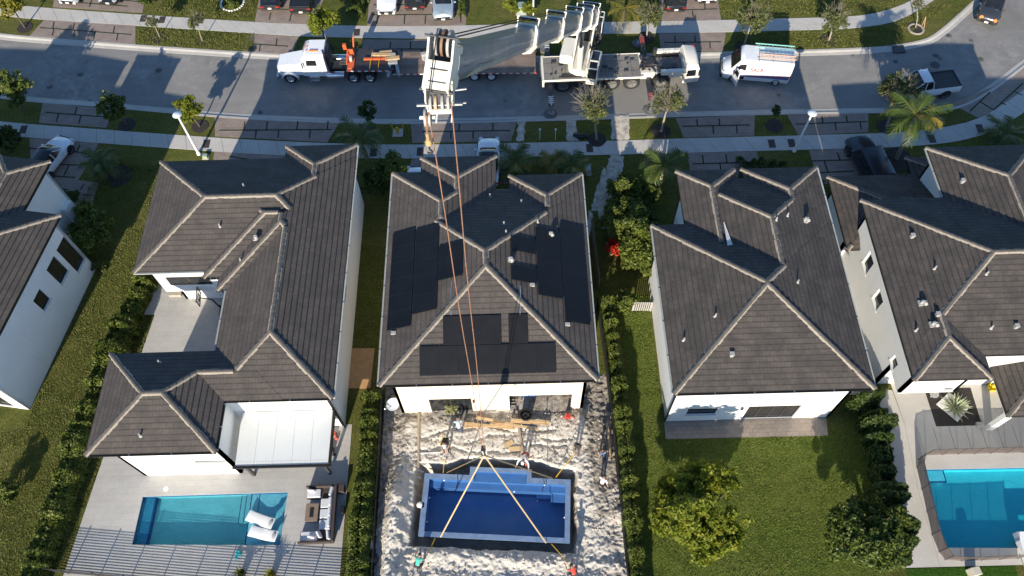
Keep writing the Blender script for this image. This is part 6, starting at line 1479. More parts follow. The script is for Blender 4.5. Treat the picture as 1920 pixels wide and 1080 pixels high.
for c_, z_ in (((10.6,1.12,1.72),(2.3,.36,.55)),((10.9,-1.12,1.66),(2.1,.36,.42))): m = local(CR); m.box(c_, z_); m.build('engine_cover', CRANE_W, CR, bevel=.05)
m = local(CR); m.bx(9.7,11.6,.72,.92,1.505,1.75); m.build('grille_panel', BLACK_P, CR)
# driver's cab at the right end
m = local(CR); rs = []
for z, x0, x1, w_ in ((.55,11.75,13.05,1.34),(1.25,11.72,13.12,1.36),(2.0,11.75,12.98,1.33),(2.35,11.85,12.8,1.22),(2.42,12.0,12.65,1.1)): rs.append([(x0,-w_,z),(x1,-w_+.12,z),(x1+.06,0,z),(x1,w_-.12,z),(x0,w_,z)])
m.rings(rs); m.build('driver_cab', CRANE_W, CR, smooth=40)
m = local(CR); m.add([(13.10,-1.18,1.35),(13.16,0,1.35),(13.10,1.18,1.35),(12.99,1.14,2.02),(13.05,0,2.02),(12.99,-1.14,2.02)], [(0,1,4,5),(1,2,3,4)]); m.build('windscreen', GLASS, CR)
for s in (-1,1):
    m = local(CR); y_ = s*1.365; m.add([(11.95,y_,1.3),(12.75,y_-s*.06,1.3),(12.7,y_-s*.09,1.95),(12.0,y_-s*.04,1.95)], [(0,1,2,3) if s < 0 else (3,2,1,0)]); m.build('side_window', GLASS, CR)
    m = local(CR); m.box((13.08,s*.95,.75), (.14,.4,.2)); m.build('headlight', LAMP_C, CR); m = local(CR); m.box((12.95,s*1.5,1.75),(.12,.2,.4)); m.build('wing_mirror', BLACK_P, CR)
m = local(CR); m.tube((12.7,1.0,2.36),(12.7,1.0,2.52),.08,n=10); m.build('beacon_lamp', LAMP_R, CR)
GRIM = plain('dusty_rim', (.13,.125,.115), .7)
for x in (1.75,3.42,5.82,7.5,9.95):
    for s in (-1,1): wheel_at(CR, x, s*1.10, .70, .5, GRIM)
m = local(CR)
for s in (-1,1):
    for x0, x1 in ((.95,4.2),(5.0,8.3)): m.box(((x0+x1)/2, s*1.20, 1.43), (x1-x0,.36,.03))
m.build('mudguard', CRANE_W, CR, bevel=.02)
# outriggers
CHEV = plain('chevron_red', (.55,.10,.08), .5)
for px, py, xo in ((1032,213,.62),(1218,207,8.85),(1020,92,.62),(1197,82,8.85)):
    p = W(px, py); lp = ROOTM[CR.name].inverted() @ Vector((p.x,p.y,0)); s = 1 if lp.y > 0 else -1
    m = local(CR); m.bx(xo-.2,xo+.2,min(s*1.3,lp.y-s*.1),max(s*1.3,lp.y-s*.1),.82,1.12); b_ = m.build('outrigger_beam', DKSTEEL, CR, bevel=.02)
    m = local(CR)
    for k in range(4): yy = lp.y-s*(.35+k*.22); m.add([(xo-.2,yy,1.124),(xo,yy+s*.12,1.124),(xo,yy+s*.22,1.124),(xo-.2,yy+s*.1,1.124)],[(0,1,2,3)]); m.add([(xo+.2,yy,1.124),(xo,yy+s*.12,1.124),(xo,yy+s*.22,1.124),(xo+.2,yy+s*.1,1.124)],[(3,2,1,0)])
    m.build('chevron_mark', PLATE if xo < 5 else CHEV, b_)
    m = local(CR); m.tube((xo,lp.y,.2),(xo,lp.y,1.15),.10,n=10); m.tube((xo,lp.y,.12),(xo,lp.y,.22),.28,n=14); m.build('jack_leg', STEEL, b_, smooth=40)
    m = MB(); m.lathe([(.02,0),(.52,0),(.56,.04),(.52,.11),(.02,.11)], (p.x, p.y, -.085 if py > 100 else .0), 24); lab = {1032:'round grey crane mat under the front left outrigger below the trailer end',1218:'round dark crane mat beside the feathery tree under the right outrigger',1020:'round grey crane mat behind the trailer end',1197:'round grey crane mat in the shade behind the crane'}[px]
    tag(m.build('crane_mat', plain('mat_grey',(.12,.12,.115),.85), smooth=40), lab, 'crane mat', 'mats under the outriggers')
# ---- superstructure and boom in world directions
PIV = Vector((6.9,52.0,3.7)); TIP = Vector((-1.82,16.0,34.2)); D = (TIP-PIV); BL = D.length; D.normalize(); hz = Vector((D.x,D.y,0)).normalized(); AZ = math.atan2(hz.y,hz.x)
UPB = (Vector((0,0,1)) - D*D.z).normalized(); SD = D.cross(UPB).normalized()      # SD: to the right looking along the boom
def bw(x, y, z): return PIV + D*x + SD*y + UPB*z
T0 = Matrix.Translation((5.85,48.6,0)) @ Matrix.Rotation(AZ,4,'Z')                  # turntable frame: x along the boom heading, y left
m = MB(CR); m.lathe([(1.05,1.30),(1.05,1.72),(.9,1.78)], (5.85,48.6,0), 26); tt = m.build('turntable', CRANE_W, CR, smooth=40)
m = MB(CR); m.M = T0
for s in (-1,1): m.add([(-2.6,s*.62-.07,1.75),(.9,s*.62-.07,1.75),(.9,s*.62-.07,2.3),(-1.2,s*.62-.07,3.4),(-2.2,s*.62-.07,3.9),(-2.6,s*.62-.07,3.5),(-2.6,s*.62+.07,1.75),(.9,s*.62+.07,1.75),(.9,s*.62+.07,2.3),(-1.2,s*.62+.07,3.4),(-2.2,s*.62+.07,3.9),(-2.6,s*.62+.07,3.5)], [(0,1,2,3,4,5),(11,10,9,8,7,6),(0,6,7,1),(1,7,8,2),(2,8,9,3),(3,9,10,4),(4,10,11,5),(5,11,6,0)])
m.bx(-2.6,.9,-.55,.55,1.75,1.95); m.build('turret_cheek', CRANE_W, CR, bevel=.03)
m = MB(CR); m.M = T0; m.bx(-1.9,.3,-1.75,-.72,1.85,2.75); m.build('machine_house', CRANE_W, CR, bevel=.06)
m = MB(CR); m.M = T0; m.bx(-4.1,-2.7,-1.25,1.25,1.55,2.9); m.build('counterweight', plain('counterweight_dark',(.05,.05,.05),.7,var=.3), CR, bevel=.06)
m = MB(CR); m.M = T0
for x in (-2.9,-3.6): m.tube((x,-.8,3.15),(x,.8,3.15),.36,n=18)
m.build('winch_drum', DKSTEEL, CR, smooth=40)
m = MB(CR); m.M = T0
for x in (-4.0,-2.75):
    for s in (-1.2,1.2): m.tube((x,s,2.9),(x,s,4.0),.03,n=6)
for z in (3.45,4.0): m.path([(-4.0,-1.2,z),(-4.0,1.2,z),(-2.75,1.2,z)], .03, 6); m.path([(-4.0,-1.2,z),(-2.75,-1.2,z)], .03, 6)
m.build('guard_rail', WHITE_P, CR)
m = MB(CR); m.M = T0
for k in range(16): m.path([(-2.5+random.random()*2.6,.55+random.random()*.6,2.0+random.random()*1.5) for _ in range(3)], .035, 5)
m.build('hydraulic_hoses', BLACK_P, CR)
# operator's cab beside the turret
m = MB(CR); m.M = T0; rs = []
for x, z0, z1 in ((-.55,1.75,3.0),(.9,1.7,3.2),(1.7,1.7,3.1),(2.05,1.7,2.4),(2.0,1.7,1.9)): rs.append([(x,.78,z0),(x,.78,z1-.08),(x,.86,z1),(x,1.56,z1),(x,1.64,z1-.08),(x,1.64,z0)])
m.rings(rs); oc = m.build('operator_cab', CRANE_W, CR, smooth=30)
m = MB(CR); m.M = T0; m.add([(1.73,.86,3.10),(1.73,1.56,3.10),(2.075,1.56,2.42),(2.075,.86,2.42)], [(3,2,1,0)]); m.add([(-.4,.9,3.045),(.75,.9,3.19),(.75,1.52,3.19),(-.4,1.52,3.045)], [(0,1,2,3)]); m.add([(.98,.9,3.205),(1.6,.9,3.125),(1.6,1.52,3.125),(.98,1.52,3.205)], [(0,1,2,3)]); m.add([(-.3,1.648,2.1),(1.6,1.648,2.1),(1.6,1.648,2.95),(-.3,1.648,2.85)], [(3,2,1,0)])
m.build('cab_window', GLASS, oc)
m = MB(CR); m.M = T0; m.box((.86,1.21,3.22), (.1,.74,.05)); m.build('roof_bar', CRANE_W, oc)
# luffing cylinder
m = MB(CR); a = T0 @ Vector((.7,0,2.0)); e = bw(7.6,0,-.62); mid = a.lerp(e,.55); m.tube(a, mid, .24, n=14); m.build('lift_cylinder', CRANE_W, CR, smooth=40)
m = MB(CR); m.tube(mid, e, .15, n=12); m.build('cylinder_rod', CHROME, CR, smooth=40)
# telescopic sections: (start, end, half width, half height)
BOOMG = plain('boom_grey_white', (.19,.225,.255), .36, var=.25, scale=1.5, coat=.2)
secs = [(-1.0,2.4,.66,.84),(1.8,7.6,.60,.77),(7.0,15.2,.545,.70),(14.5,24.7,.49,.63),(24.0,34.2,.435,.56),(33.6,BL-.2,.38,.50)]
def bprof(x, a, b_): return [bw(x,-a,b_*.62),bw(x,-a*.8,b_),bw(x,a*.8,b_),bw(x,a,b_*.62),bw(x,a,-b_*.45),bw(x,a*.62,-b_*.9),bw(x,0,-b_),bw(x,-a*.62,-b_*.9),bw(x,-a,-b_*.45)]
for i, (x0,x1,a,b_) in enumerate(secs):
    m = MB(CR); m.rings([bprof(x0,a,b_), bprof(x1,a,b_)]); s_ = m.build('boom_section', BOOMG, CR, smooth=25)
    if i < 5:
        m = MB(CR)
        for dx in (0,.34): m.rings([bprof(x1-.42+dx,a+.075,b_+.075), bprof(x1-.26+dx,a+.075,b_+.075)])
        m.rings([bprof(x1-.5,a+.035,b_+.035), bprof(x1+.08,a+.035,b_+.035)])
        for s in (-1,1): m.tube(bw(x1-.2,s*a,b_), bw(x1-.2,s*(a+.05),b_+.34), .035, n=6)
        m.tube(bw(x1-.2,-(a+.05),b_+.34), bw(x1-.2,a+.05,b_+.34), .035, n=6)
        m.build('collar', CRANE_W, s_, bevel=.01)
        m = MB(CR); m.tube(bw(x1-.2,-(a-.05),b_+.26), bw(x1-.2,a-.05,b_+.26), .06, n=8); m.build('rope_roller', BLACK_P, s_)
for i, (x0,x1,a,b_) in enumerate(secs):
    for s in (-1,1):
        m = MB(CR)
        for z in (-.18,.22): m.add([bw(max(x0,.5)+.8,s*(a+.004),b_*z),bw(x1-.7,s*(a+.004),b_*z),bw(x1-.7,s*(a+.004),b_*z+.03),bw(max(x0,.5)+.8,s*(a+.004),b_*z+.03)], [(0,1,2,3)])
        m.build('weld_seam', VENT, CR)
m = MB(CR); m.path([bw(1,.15,1.25)]+[bw(s[1]-.2,.15,s[3]+.30) for s in secs[:5]]+[bw(BL+.2,.12,.75)], .022, 5); m.path([bw(1,-.12,1.2)]+[bw(s[1]-.2,-.12,s[3]+.30) for s in secs[:5]]+[bw(BL+.2,-.12,.75)], .022, 5); m.build('winch_rope', BLACK_P, CR)
m = MB(CR); m.path([bw(BL-7.8,.36,-.05), bw(BL-4,.37,-.02), bw(BL-.8,.37,-.08)], .015, 5); m.path([bw(BL-7.8,-.36,-.05), bw(BL-4,-.37,-.16), bw(BL-.8,-.37,-.02)], .015, 5); m.build('limit_switch_cable', BLACK_P, CR)
# boom head: side plates, two big rope wheels on top, cross bars; lower sheave nest
m = MB(CR)
def plate(pts, y0, y1):
    n_ = len(pts); vs = [bw(x,y0,z) for x,z in pts]+[bw(x,y1,z) for x,z in pts]
    m.add(vs, [tuple(range(n_)), tuple(range(2*n_-1,n_-1,-1))]+[(i,n_+i,n_+(i+1)%n_,(i+1)%n_) for i in range(n_)])
for s in (-1,1): plate([(-.55+BL,.5),(.3+BL,.86),(.55+BL,.75),(.55+BL,.2),(.75+BL,-.55),(.45+BL,-.75),(-.3+BL,-.55)], s*.34-.03, s*.34+.03)
m.build('head_plate', CRANE_W, CR, bevel=.015)
hp = m
m = MB(CR); m.add([bw(BL+.54,-.31,.18),bw(BL+.54,.31,.18),bw(BL+.74,.31,-.55),bw(BL+.74,-.31,-.55),bw(BL+.46,-.31,.18),bw(BL+.46,.31,.18),bw(BL+.66,.31,-.55),bw(BL+.66,-.31,-.55)], [(0,1,2,3),(7,6,5,4),(0,4,5,1),(2,6,7,3)]); m.build('head_cover', CRANE_D, CR)
for y_ in (-.17,.0,.16):
    m = MB(CR); c = bw(BL+.15,y_,.62); m.tube(c-SD*.035, c+SD*.035, .36, n=26); m.build('head_sheave', plain('sheave_rust',(.20,.11,.07),.6,var=.3) if y_ == 0 else VENT, CR, smooth=30)
for x, z, r_ in ((BL+.15,.62,.05),(BL+.5,.8,.03),(BL+.6,-.6,.05)): m = MB(CR); m.tube(bw(x,-.46,z), bw(x,.46,z), r_, n=8); m.build('head_axle', DKSTEEL, CR)
m = MB(CR); m.ball(bw(BL-.35,.46,.42), (.085,.085,.085)); m.build('hazard_lamp', ORANGE, CR, smooth=60)
for k in range(9): m = MB(CR); m.box(bw(BL-.4+random.random()*.9,.40+random.random()*.06,-.5+random.random()*.9), (.14,.09,.12), random.random()); m.build('fitting', VENT, CR)
m = MB(CR)
for z0, z1 in ((-.02,-.05),(-.34,-.365)):
    m.add([bw(BL+.62-z0*.28,-.28,z0),bw(BL+.62-z0*.28,.22,z0),bw(BL+.62-z1*.28,.22,z1),bw(BL+.62-z1*.28,-.28,z1)], [(0,1,2,3)])
m.build('head_slot', DKSTEEL, CR)
m = MB(CR); m.path([bw(BL+.6,.1,1.0), bw(BL+.85,.1,-.1), bw(BL+.95,.1,-.8)], .02, 5); m.build('front_rope', DKSTEEL, CR)
# lower sheave nest hanging under the head
LB = Vector((-1.95,15.25,33.75))
nst = MB(CR)
for s in (-1,1): nst.box(LB+Vector((s*.36,-.02,.1)), (.05,.45,.6), 0, .5)
nst.box(LB+Vector((0,.22,.32)), (.78,.10,.42), 0, .6); nst.box(LB+Vector((0,-.42,-.05)), (.66,.08,.16)); nst.build('lower_head_frame', CRANE_W, CR, bevel=.02)
for y_ in (-.24,-.1,.08,.24):
    m = MB(CR); c = LB+Vector((y_,-.22,.05)); m.tube(c-Vector((.035,0,0)), c+Vector((.035,0,0)), .24, n=22); m.build('lower_sheave', VENT if y_ != -.1 else plain('sheave_tan',(.40,.30,.20),.6), CR, smooth=30)
m = MB(CR); m.tube(LB+Vector((-.62,-.28,.05)), LB+Vector((.62,-.28,.05)), .04, n=8); m.tube(LB+Vector((.45,0,.3)), LB+Vector((.75,0,.34)), .03); m.tube(LB+Vector((.45,-.2,.0)), LB+Vector((.72,-.2,.02)), .03); m.build('sheave_pin', STEEL, CR)
m = MB(CR)
for x_ in (-.3,-.12,.3): m.path([LB+Vector((x_,-.24,-.05)), LB+Vector((x_+.02,-.34,-.25)), LB+Vector((x_-.02,-.42,-.5))], .022, 5)
m.build('rope_guide', CRANE_W, CR)
for y_ in (-.42,-.30):
    m = MB(CR); c = LB+Vector((y_,-.40,-.30)); m.tube(c-Vector((.03,0,0)), c+Vector((.03,0,0)), .25, n=24); m.build('hanging_sheave', VENT, CR, smooth=30)
m = MB(CR); m.tube(LB+Vector((-.58,-.40,-.30)), LB+Vector((-.15,-.40,-.30)), .05, n=8); m.box(LB+Vector((-.36,-.22,-.12)), (.05,.4,.12), 0, .9); m.build('hanging_sheave_arm', CRANE_W, CR)
# ================================================================== people
SKIN = plain('skin', (.36,.20,.13), .6, var=.06); SKIN_D = plain('skin_tan', (.22,.12,.075), .6, var=.06); HAIR = plain('dark_hair', (.015,.012,.010), .7)
def skin_mesh(name, verts, radii, edges, mat, parent, rootv=0, sub=1):
    me = bpy.data.meshes.new(name); me.from_pydata([tuple(v) for v in verts], edges, []); o = bpy.data.objects.new(name, me); COL.objects.link(o); o.parent = parent
    me.materials.append(mat); sk = o.modifiers.new('skin', 'SKIN'); sk.use_smooth_shade = True
    if not me.skin_vertices: me.attributes.new('skin', 'FLOAT', 'POINT')
    sv = me.skin_vertices[0].data
    for i, r in enumerate(radii): sv[i].radius = (r, r) if not hasattr(r,'__len__') else r; sv[i].use_root = (i == rootv)
    s = o.modifiers.new('sub', 'SUBSURF'); s.levels = sub; s.render_levels = sub
    return o
def cloth(nm, col): return plain(nm, col, .9, var=.15, scale=7)
def person(label, px, py, face, lean=0.0, shirt=(.6,.6,.6), pants=(.03,.035,.05), arms=((.35,-.15),(.35,-.15)), cap=None, stride=.12, skin=SKIN, knees=.0, z0=.02, twist=0.0, sleeve=True, shoes=(.05,.04,.03)):
    """face = heading of the body; lean = how far the trunk bends forward (rad); arms = (forward, sideways-and-down) reach of each hand from the shoulder, in metres"""
    p = W(px, py, z0); t = thing('person', label, 'person', (p.x,p.y,z0), face)
    F = Vector((1,0,0)); S = Vector((0,1,0)); Z = Vector((0,0,1)); hipz = .93-knees*.25
    dn = F*math.sin(lean)+Z*math.cos(lean); nf = F*math.cos(lean)-Z*math.sin(lean)
    pel = Z*hipz + F*(-.22*math.sin(lean)); wst = pel+dn*.18; che = pel+dn*.40; nb = pel+dn*.54; nk = pel+dn*.60+nf*.02; hc = pel+dn*.70+nf*.045; ht = pel+dn*.80+nf*.05
    V = [pel,wst,che,nb,nk,hc,ht]; Rr = [(.15,.115),(.135,.105),(.165,.115),(.10,.09),.052,(.078,.092),(.062,.075)]; Ee = [(0,1),(1,2),(2,3),(3,4),(4,5),(5,6)]
    sh_v, sh_r, sh_e = [pel+dn*.02,wst,che,nb], [.155,.15,.175,.105], [(0,1),(1,2),(2,3)]
    pa_v, pa_r, pa_e = [pel+dn*.04], [.155], []
    hands = []
    for i, s in enumerate((1,-1)):
        sh = nb - dn*.06 + S*s*.185; fwd, out, dwn = (arms[i]+(.45,))[:3] if len(arms[i]) < 3 else arms[i]
        ha = sh + F*fwd + S*s*out - Z*dwn; d = ha-sh; Lm = min(d.length,.56); d.normalize(); ha = sh+d*Lm; bend = (-nf*.6 - Z*.5 + S*s*.5).normalized(); el = sh+d*Lm*.52+bend*max(0,(.58**2-Lm**2))**.5*.42
        k = len(V); V += [sh, el, ha, ha+d*.07]; Rr += [.062,.043,.030,(.042,.022)]; Ee += [(3,k),(k,k+1),(k+1,k+2),(k+2,k+3)]
        sd = d.cross(Z if abs(d.z) < .9 else F).normalized()
        for j in range(4):
            a = V[k+3]+sd*(j-1.5)*.021+d*.03; b_ = a+d*(.045-.006*abs(j-1.3)); c_ = b_+(d*.7-Z*.6).normalized()*.032; n_ = len(V); V += [a,b_,c_]; Rr += [.009,.0088,.0075]; Ee += [(k+3,n_),(n_,n_+1),(n_+1,n_+2)]
        a = V[k+2]+d*.03+sd*.035; b_ = a+(d+sd*.8).normalized()*.04; n_ = len(V); V += [a,b_]; Rr += [.0105,.0085]; Ee += [(k+2,n_),(n_,n_+1)]
        m0 = len(sh_v); sh_v += [sh, sh.lerp(el,.75) if sleeve else el, ]; sh_r += [.078,.058]; sh_e += [(3,m0),(m0,m0+1)]
        if not sleeve: sh_v.append(el.lerp(ha,.9)); sh_r.append(.042); sh_e.append((m0+1,m0+2))
        hip = pel + S*s*.10 - Z*.04; an = S*s*(.11+abs(stride)*.2) + F*s*stride + Z*.07; kn = (hip+an)/2 + F*(.05+knees*.28) + S*s*knees*.12; toe = an+F*.17-Z*.035
        k = len(V); V += [hip,kn,an,toe]; Rr += [.095,.062,.045,(.042,.03)]; Ee += [(0,k),(k,k+1),(k+1,k+2),(k+2,k+3)]
        m0 = len(pa_v); pa_v += [hip,kn,an+Z*.03]; pa_r += [.112,.080,.066]; pa_e += [(0,m0),(m0,m0+1),(m0+1,m0+2)]
        f = local(t); f.ball(tuple(an+F*.06-Z*.02), (.145,.055,.055), 10, 6); f.build('shoe', cloth('shoe_dark', shoes), t, smooth=60)
    skin_mesh('body', V, Rr, Ee, skin, t); skin_mesh('shirt', sh_v, sh_r, sh_e, cloth('shirt_cloth', shirt), t); skin_mesh('trousers', pa_v, pa_r, pa_e, cloth('trouser_cloth', pants), t)
    q = dn.to_track_quat('Z','Y').to_matrix().to_4x4()
    h = local(t); h.M = Matrix.Translation(hc+dn*.045) @ q; h.ball((0,0,.012), (.118,.100,.105), 14, 8)
    if cap is not None:
        h.build('cap', cloth('cap_cloth', cap), t, smooth=60); b_ = local(t); b_.M = Matrix.Translation(hc+dn*.045) @ q; b_.M = b_.M @ (Matrix.Rotation(math.atan2((q.inverted() @ nf).y,(q.inverted() @ nf).x),4,'Z')); b_.box((.13,0,.0), (.13,.15,.014)); b_.build('cap_brim', cloth('cap_cloth', cap), t)
    else: h.build('hair', HAIR, t, smooth=60)
    fm = local(t)
    for s in (-1,1): fm.ball(tuple(hc+nf*.088+S*s*.034+dn*.012), (.012,.012,.012), 6, 4)
    fm.build('eyes', HAIR, t); fm = local(t); fm.ball(tuple(hc+nf*.105-dn*.02), (.018,.016,.024), 6, 5)
    for s in (-1,1): fm.ball(tuple(hc+S*s*.088-dn*.005), (.02,.012,.03), 6, 5)
    fm.build('nose_and_ears', skin, t); fm = local(t); fm.box(tuple(hc+nf*.092-dn*.055), (.02,.05,.012)); fm.build('mouth', RED, t)
    return t
person('person in a light blue shirt bending over at the back wall bush', 862, 808, R(100), 1.05, (.42,.52,.62), (.06,.08,.12), ((.35,.05),(.25,.1)), knees=.1)
person('person in black with a white cap leaning towards the left pool rim', 838, 838, R(-95), .75, (.012,.012,.014), (.02,.02,.022), ((.4,-.05,.3),(.4,-.05,.3)), cap=(.7,.7,.7), stride=.2)
person('person in a white shirt reaching down with both arms at the back pool rim', 984, 866, R(-108), 1.0, (.62,.68,.68), (.42,.10,.07), ((.42,.25,.3),(.42,.18,.35)), cap=(.7,.7,.72), stride=.25, sleeve=False, shoes=(.4,.08,.05))
person('dark-haired person standing at the right holding the yellow strap', 1082, 846, R(-115), .2, (.03,.028,.03), (.04,.04,.045), ((.40,-.05,.25),(.38,-.08,.25)), skin=SKIN_D, stride=.2)
person('person in jeans standing by the long board at the right fence', 1128, 856, R(-80), .15, (.02,.02,.024), (.12,.18,.30), ((.15,.08),(.15,.08)))
person('person in a white shirt and dark trousers stepping along the right fence', 1127, 912, R(60), .35, (.66,.66,.68), (.015,.017,.022), ((.25,.15),(-.1,.2)), stride=.30)
person('person in a turquoise shirt crouching at the lower left of the pit', 787, 1060, R(70), .8, (.06,.42,.32), (.05,.05,.05), ((.4,.1,.3),(.38,.1,.35)), knees=.7, z0=.25)
person('person in a red shirt at the bottom edge right of the pit', 1074, 1078, R(115), .6, (.60,.05,.03), (.04,.04,.05), ((.42,.05,.25),(.40,.05,.3)), knees=.3, z0=.2)
def strap(pts, label):
    m = MB(); m.path(pts, .022, 5); tag(m.build('tag_line', YELLOW), label, 'rope', 'yellow tag lines at the pit')
strap([W(1077,850,1.0), W(1042,895,.28)], 'yellow tag line from the standing person to the right back rim')
strap([W(835,858,.8), W(832,873,.3), W(831,887,.25)], 'yellow tag line hanging from the person with the white cap')
strap([W(816,1009,.2), W(806,1030,.35), W(799,1042,.7)], 'yellow tag line at the front left corner of the pool shell')
strap([W(1034,1020,.2), W(1052,1040,.4), W(1070,1066,.8)], 'yellow tag line at the front right corner of the pool shell')

# ------------------------------------------------------------------ things lying on the building site
def board(x0, y0, x1, y1, z, w_, th, mat, label, z1=None, grp='loose boards on the site'):
    a, b_ = W(x0,y0,z), W(x1,y1,z1 if z1 is not None else z); d = b_-a; m = MB(); mid = (a+b_)/2
    m.M = Matrix.Translation(mid) @ d.to_track_quat('X','Z').to_matrix().to_4x4(); m.box((0,0,0), (d.length,w_,th)); tag(m.build('board', mat), label, 'board', grp)
WOOD2 = plain('fresh_lumber', (.52,.37,.20), .8, var=.2, scale=2); WOOD3 = plain('grey_lumber', (.36,.28,.19), .85, var=.25, scale=2)
board(785,774,784,876,.14,.14,.05,WOOD3,'long grey board lying towards the pit left of the door')
board(968,770,981,858,.16,.14,.05,WOOD3,'long grey board lying towards the pit right of the ropes')
for i, a in enumerate([((868,793,966,804),'long pale board on top of the heap under the ropes'),((895,782,962,801),'slanting board in the middle of the heap'),((925,789,1010,806),'slanting board at the right end of the heap'),((957,790,1031,795),'pale beam on the right of the heap'),((958,787,1030,791),'second pale beam on the right of the heap, farther'),((868,800,945,797),'thin board at the left of the heap'),((893,783,925,788),'short board at the top left of the heap')]):
    board(*a[0], .12+.05*i, .16, .06, WOOD2 if i % 2 == 0 else WOOD, a[1])
board(1138,793,1146,858,.5,.16,.05,WOOD,'long brown board leaning along the right fence', .25)
board(753,852,826,848,.08,.05,.05,FRAME_LT,'long white pipe lying left of the person in black')
board(945,836,962,828,.1,.35,.03,WOOD2,'short plywood piece beside the pit'); board(955,842,976,841,.12,.3,.03,WOOD2,'second short plywood piece beside the pit'); board(825,836,832,812,.1,.05,.04,YELLOW,'yellow stake beside the person in black')
board(1138,455,1147,478,.3,.12,.04,WOOD,'plank leaning by the red flowers',1.2)
bl = thing('barrel', 'black barrel standing below the terrace opening', 'barrel', tuple(W(986,783,.0).xy)+(0.0,))
m = local(bl); m.lathe([(.02,0),(.34,0),(.36,.25),(.40,.55),(.42,.6),(.36,.6),(.33,.3),(.02,.25)], n=20); m.build('drum', BLACK_P, bl, smooth=40); m = local(bl); m.path([(.25,-.1,.5),(0,.15,.56),(-.22,-.05,.5),(0,-.2,.54),(.2,.1,.56)], .03, 5); m.build('coiled_hose', DKSTEEL, bl)
a, b_ = W(746,871,.1), W(793,892,-.15); ld = ladder(tuple((a+b_)/2), math.atan2((b_-a).y,(b_-a).x), (b_-a).length, .42, ALU, 'aluminium ladder lying down into the left corner of the pit', .28)
m = MB(); m.box(W(1065,781,.4)+Vector((0,0,0)), (.3,.25,.3)); c = W(1066,782,0)
for dx, dy in ((-.5,-.1),(.45,-.15),(.1,.4),(-.2,.35)): m.tube(c+Vector((0,0,.5)), c+Vector((dx,dy,.03)), .025, n=5)
tag(m.build('red_tripod', RED), 'small red tripod tool near the terrace corner', 'tripod')
wb_ = thing('work_bench', 'blue folding work bench inside the covered terrace', 'bench', (0.6,19.9,.02)); m = local(wb_); m.box((0,0,.8),(1.0,.5,.08)); m.build('bench_top', plain('bench_blue',(.03,.16,.55),.5), wb_)
m = local(wb_)
for sx in (-.45,.45):
    for sy in (-.2,.2): m.tube((sx,sy,0),(sx*.9,sy*.8,.78),.025,n=6)
m.build('bench_legs', DKSTEEL, wb_)
sl2 = thing('step_ladder', 'small step ladder at the left side of the terrace opening', 'step ladder', (-.45,19.5,.02)); m = local(sl2)
for s in (-.2,.2): m.tube((s,-.3,0),(s*.8,0,1.4),.025,n=5); m.tube((s,.35,0),(s*.8,0,1.4),.02,n=5)
for z in (.35,.7,1.05): m.box((0,-.3+.3*z/1.4,z),(.36,.12,.03))
m.build('frame', BLACK_P, sl2)
for x_, lab in ((1.5,'grey bin inside the covered terrace, left one'),(2.1,'grey bin inside the covered terrace, right one')):
    m = MB(); m.box((x_,20.5,.45),(.45,.5,.86)); m.box((x_,20.5,.91),(.5,.55,.06)); tag(m.build('bin', plain('bin_grey',(.10,.11,.12),.6), bevel=.03), lab, 'bin')
for i, (x,y,lab) in enumerate([(662,690,'tan plywood sheet lying left in the side yard of the long house'),(676,690,'tan plywood sheet lying in the middle of the side yard'),(690,690,'tan plywood sheet lying right by the hedge in the side yard')]):
    a = W(x,y,.05); m = MB(); m.box((a.x,a.y,.04+i*.004),(.62,3.0,.03),R(-2)); tag(m.build('plywood_sheet', plain('plywood',(.42,.25,.11),.8,var=.15)), lab, 'plywood sheet')
# clutter at the lower left of the pit
cb = W(695,1020,.0); m = MB(); m.box((cb.x,cb.y,.3),(.4,.75,.6),R(5)); tag(m.build('pump_box', plain('pump_pale',(.5,.53,.5),.6), bevel=.03), 'pale box standing at the left edge of the pit', 'box')
m = MB(); c = W(706,1043,0)
m.M = Matrix.Translation((c.x,c.y,.25)) @ Matrix.Rotation(R(75),4,'Z') @ Matrix.Rotation(R(20),4,'Y'); m.box((0,0,0),(1.3,.5,.06)); m.box((-.5,0,.15),(.2,.45,.3)); tag(m.build('hand_truck', DKSTEEL, bevel=.01), 'dark hand truck lying at the lower left of the pit', 'hand truck')
m = MB()
for k in range(5): a = W(715+k*2,1062+k*5,.2); m.tube(a, W(722+k*2,1085+k*3,.25), .07, n=7)
tag(m.build('scrap_pipes', BARK_L), 'bundle of pale scrap stakes at the lower left of the pit', 'stakes')

# ------------------------------------------------------------------ street lamps
def lamp(px, py, tx, ty, h, label):
    p = W(px, py); q = W(tx, ty, h); t = thing('street_lamp', label, 'street lamp', (p.x,p.y,0)); d = Vector((q.x-p.x,q.y-p.y,h))
    m = local(t); m.tube((0,0,-.05), d, .115, .065, 12); m.tube((0,0,0),(d*.05),.17,.15,12); m.build('post', WHITE_P, t, smooth=40)
    m = local(t); m.M = Matrix.Translation(d); m.lathe([(.04,-.12),(.12,-.06),(.33,.0),(.36,.05),(.30,.12),(.12,.17),(.03,.18)], n=20); m.build('lamp_head', plain('lamp_grey',(.55,.60,.62),.5), t, smooth=60)
lamp(373,289,332.5,216,4.56,'white street lamp left of the long house front, shadow across the road')
lamp(1489,283,1523,213,4.3,'white street lamp at the right above the shaded shrubs')
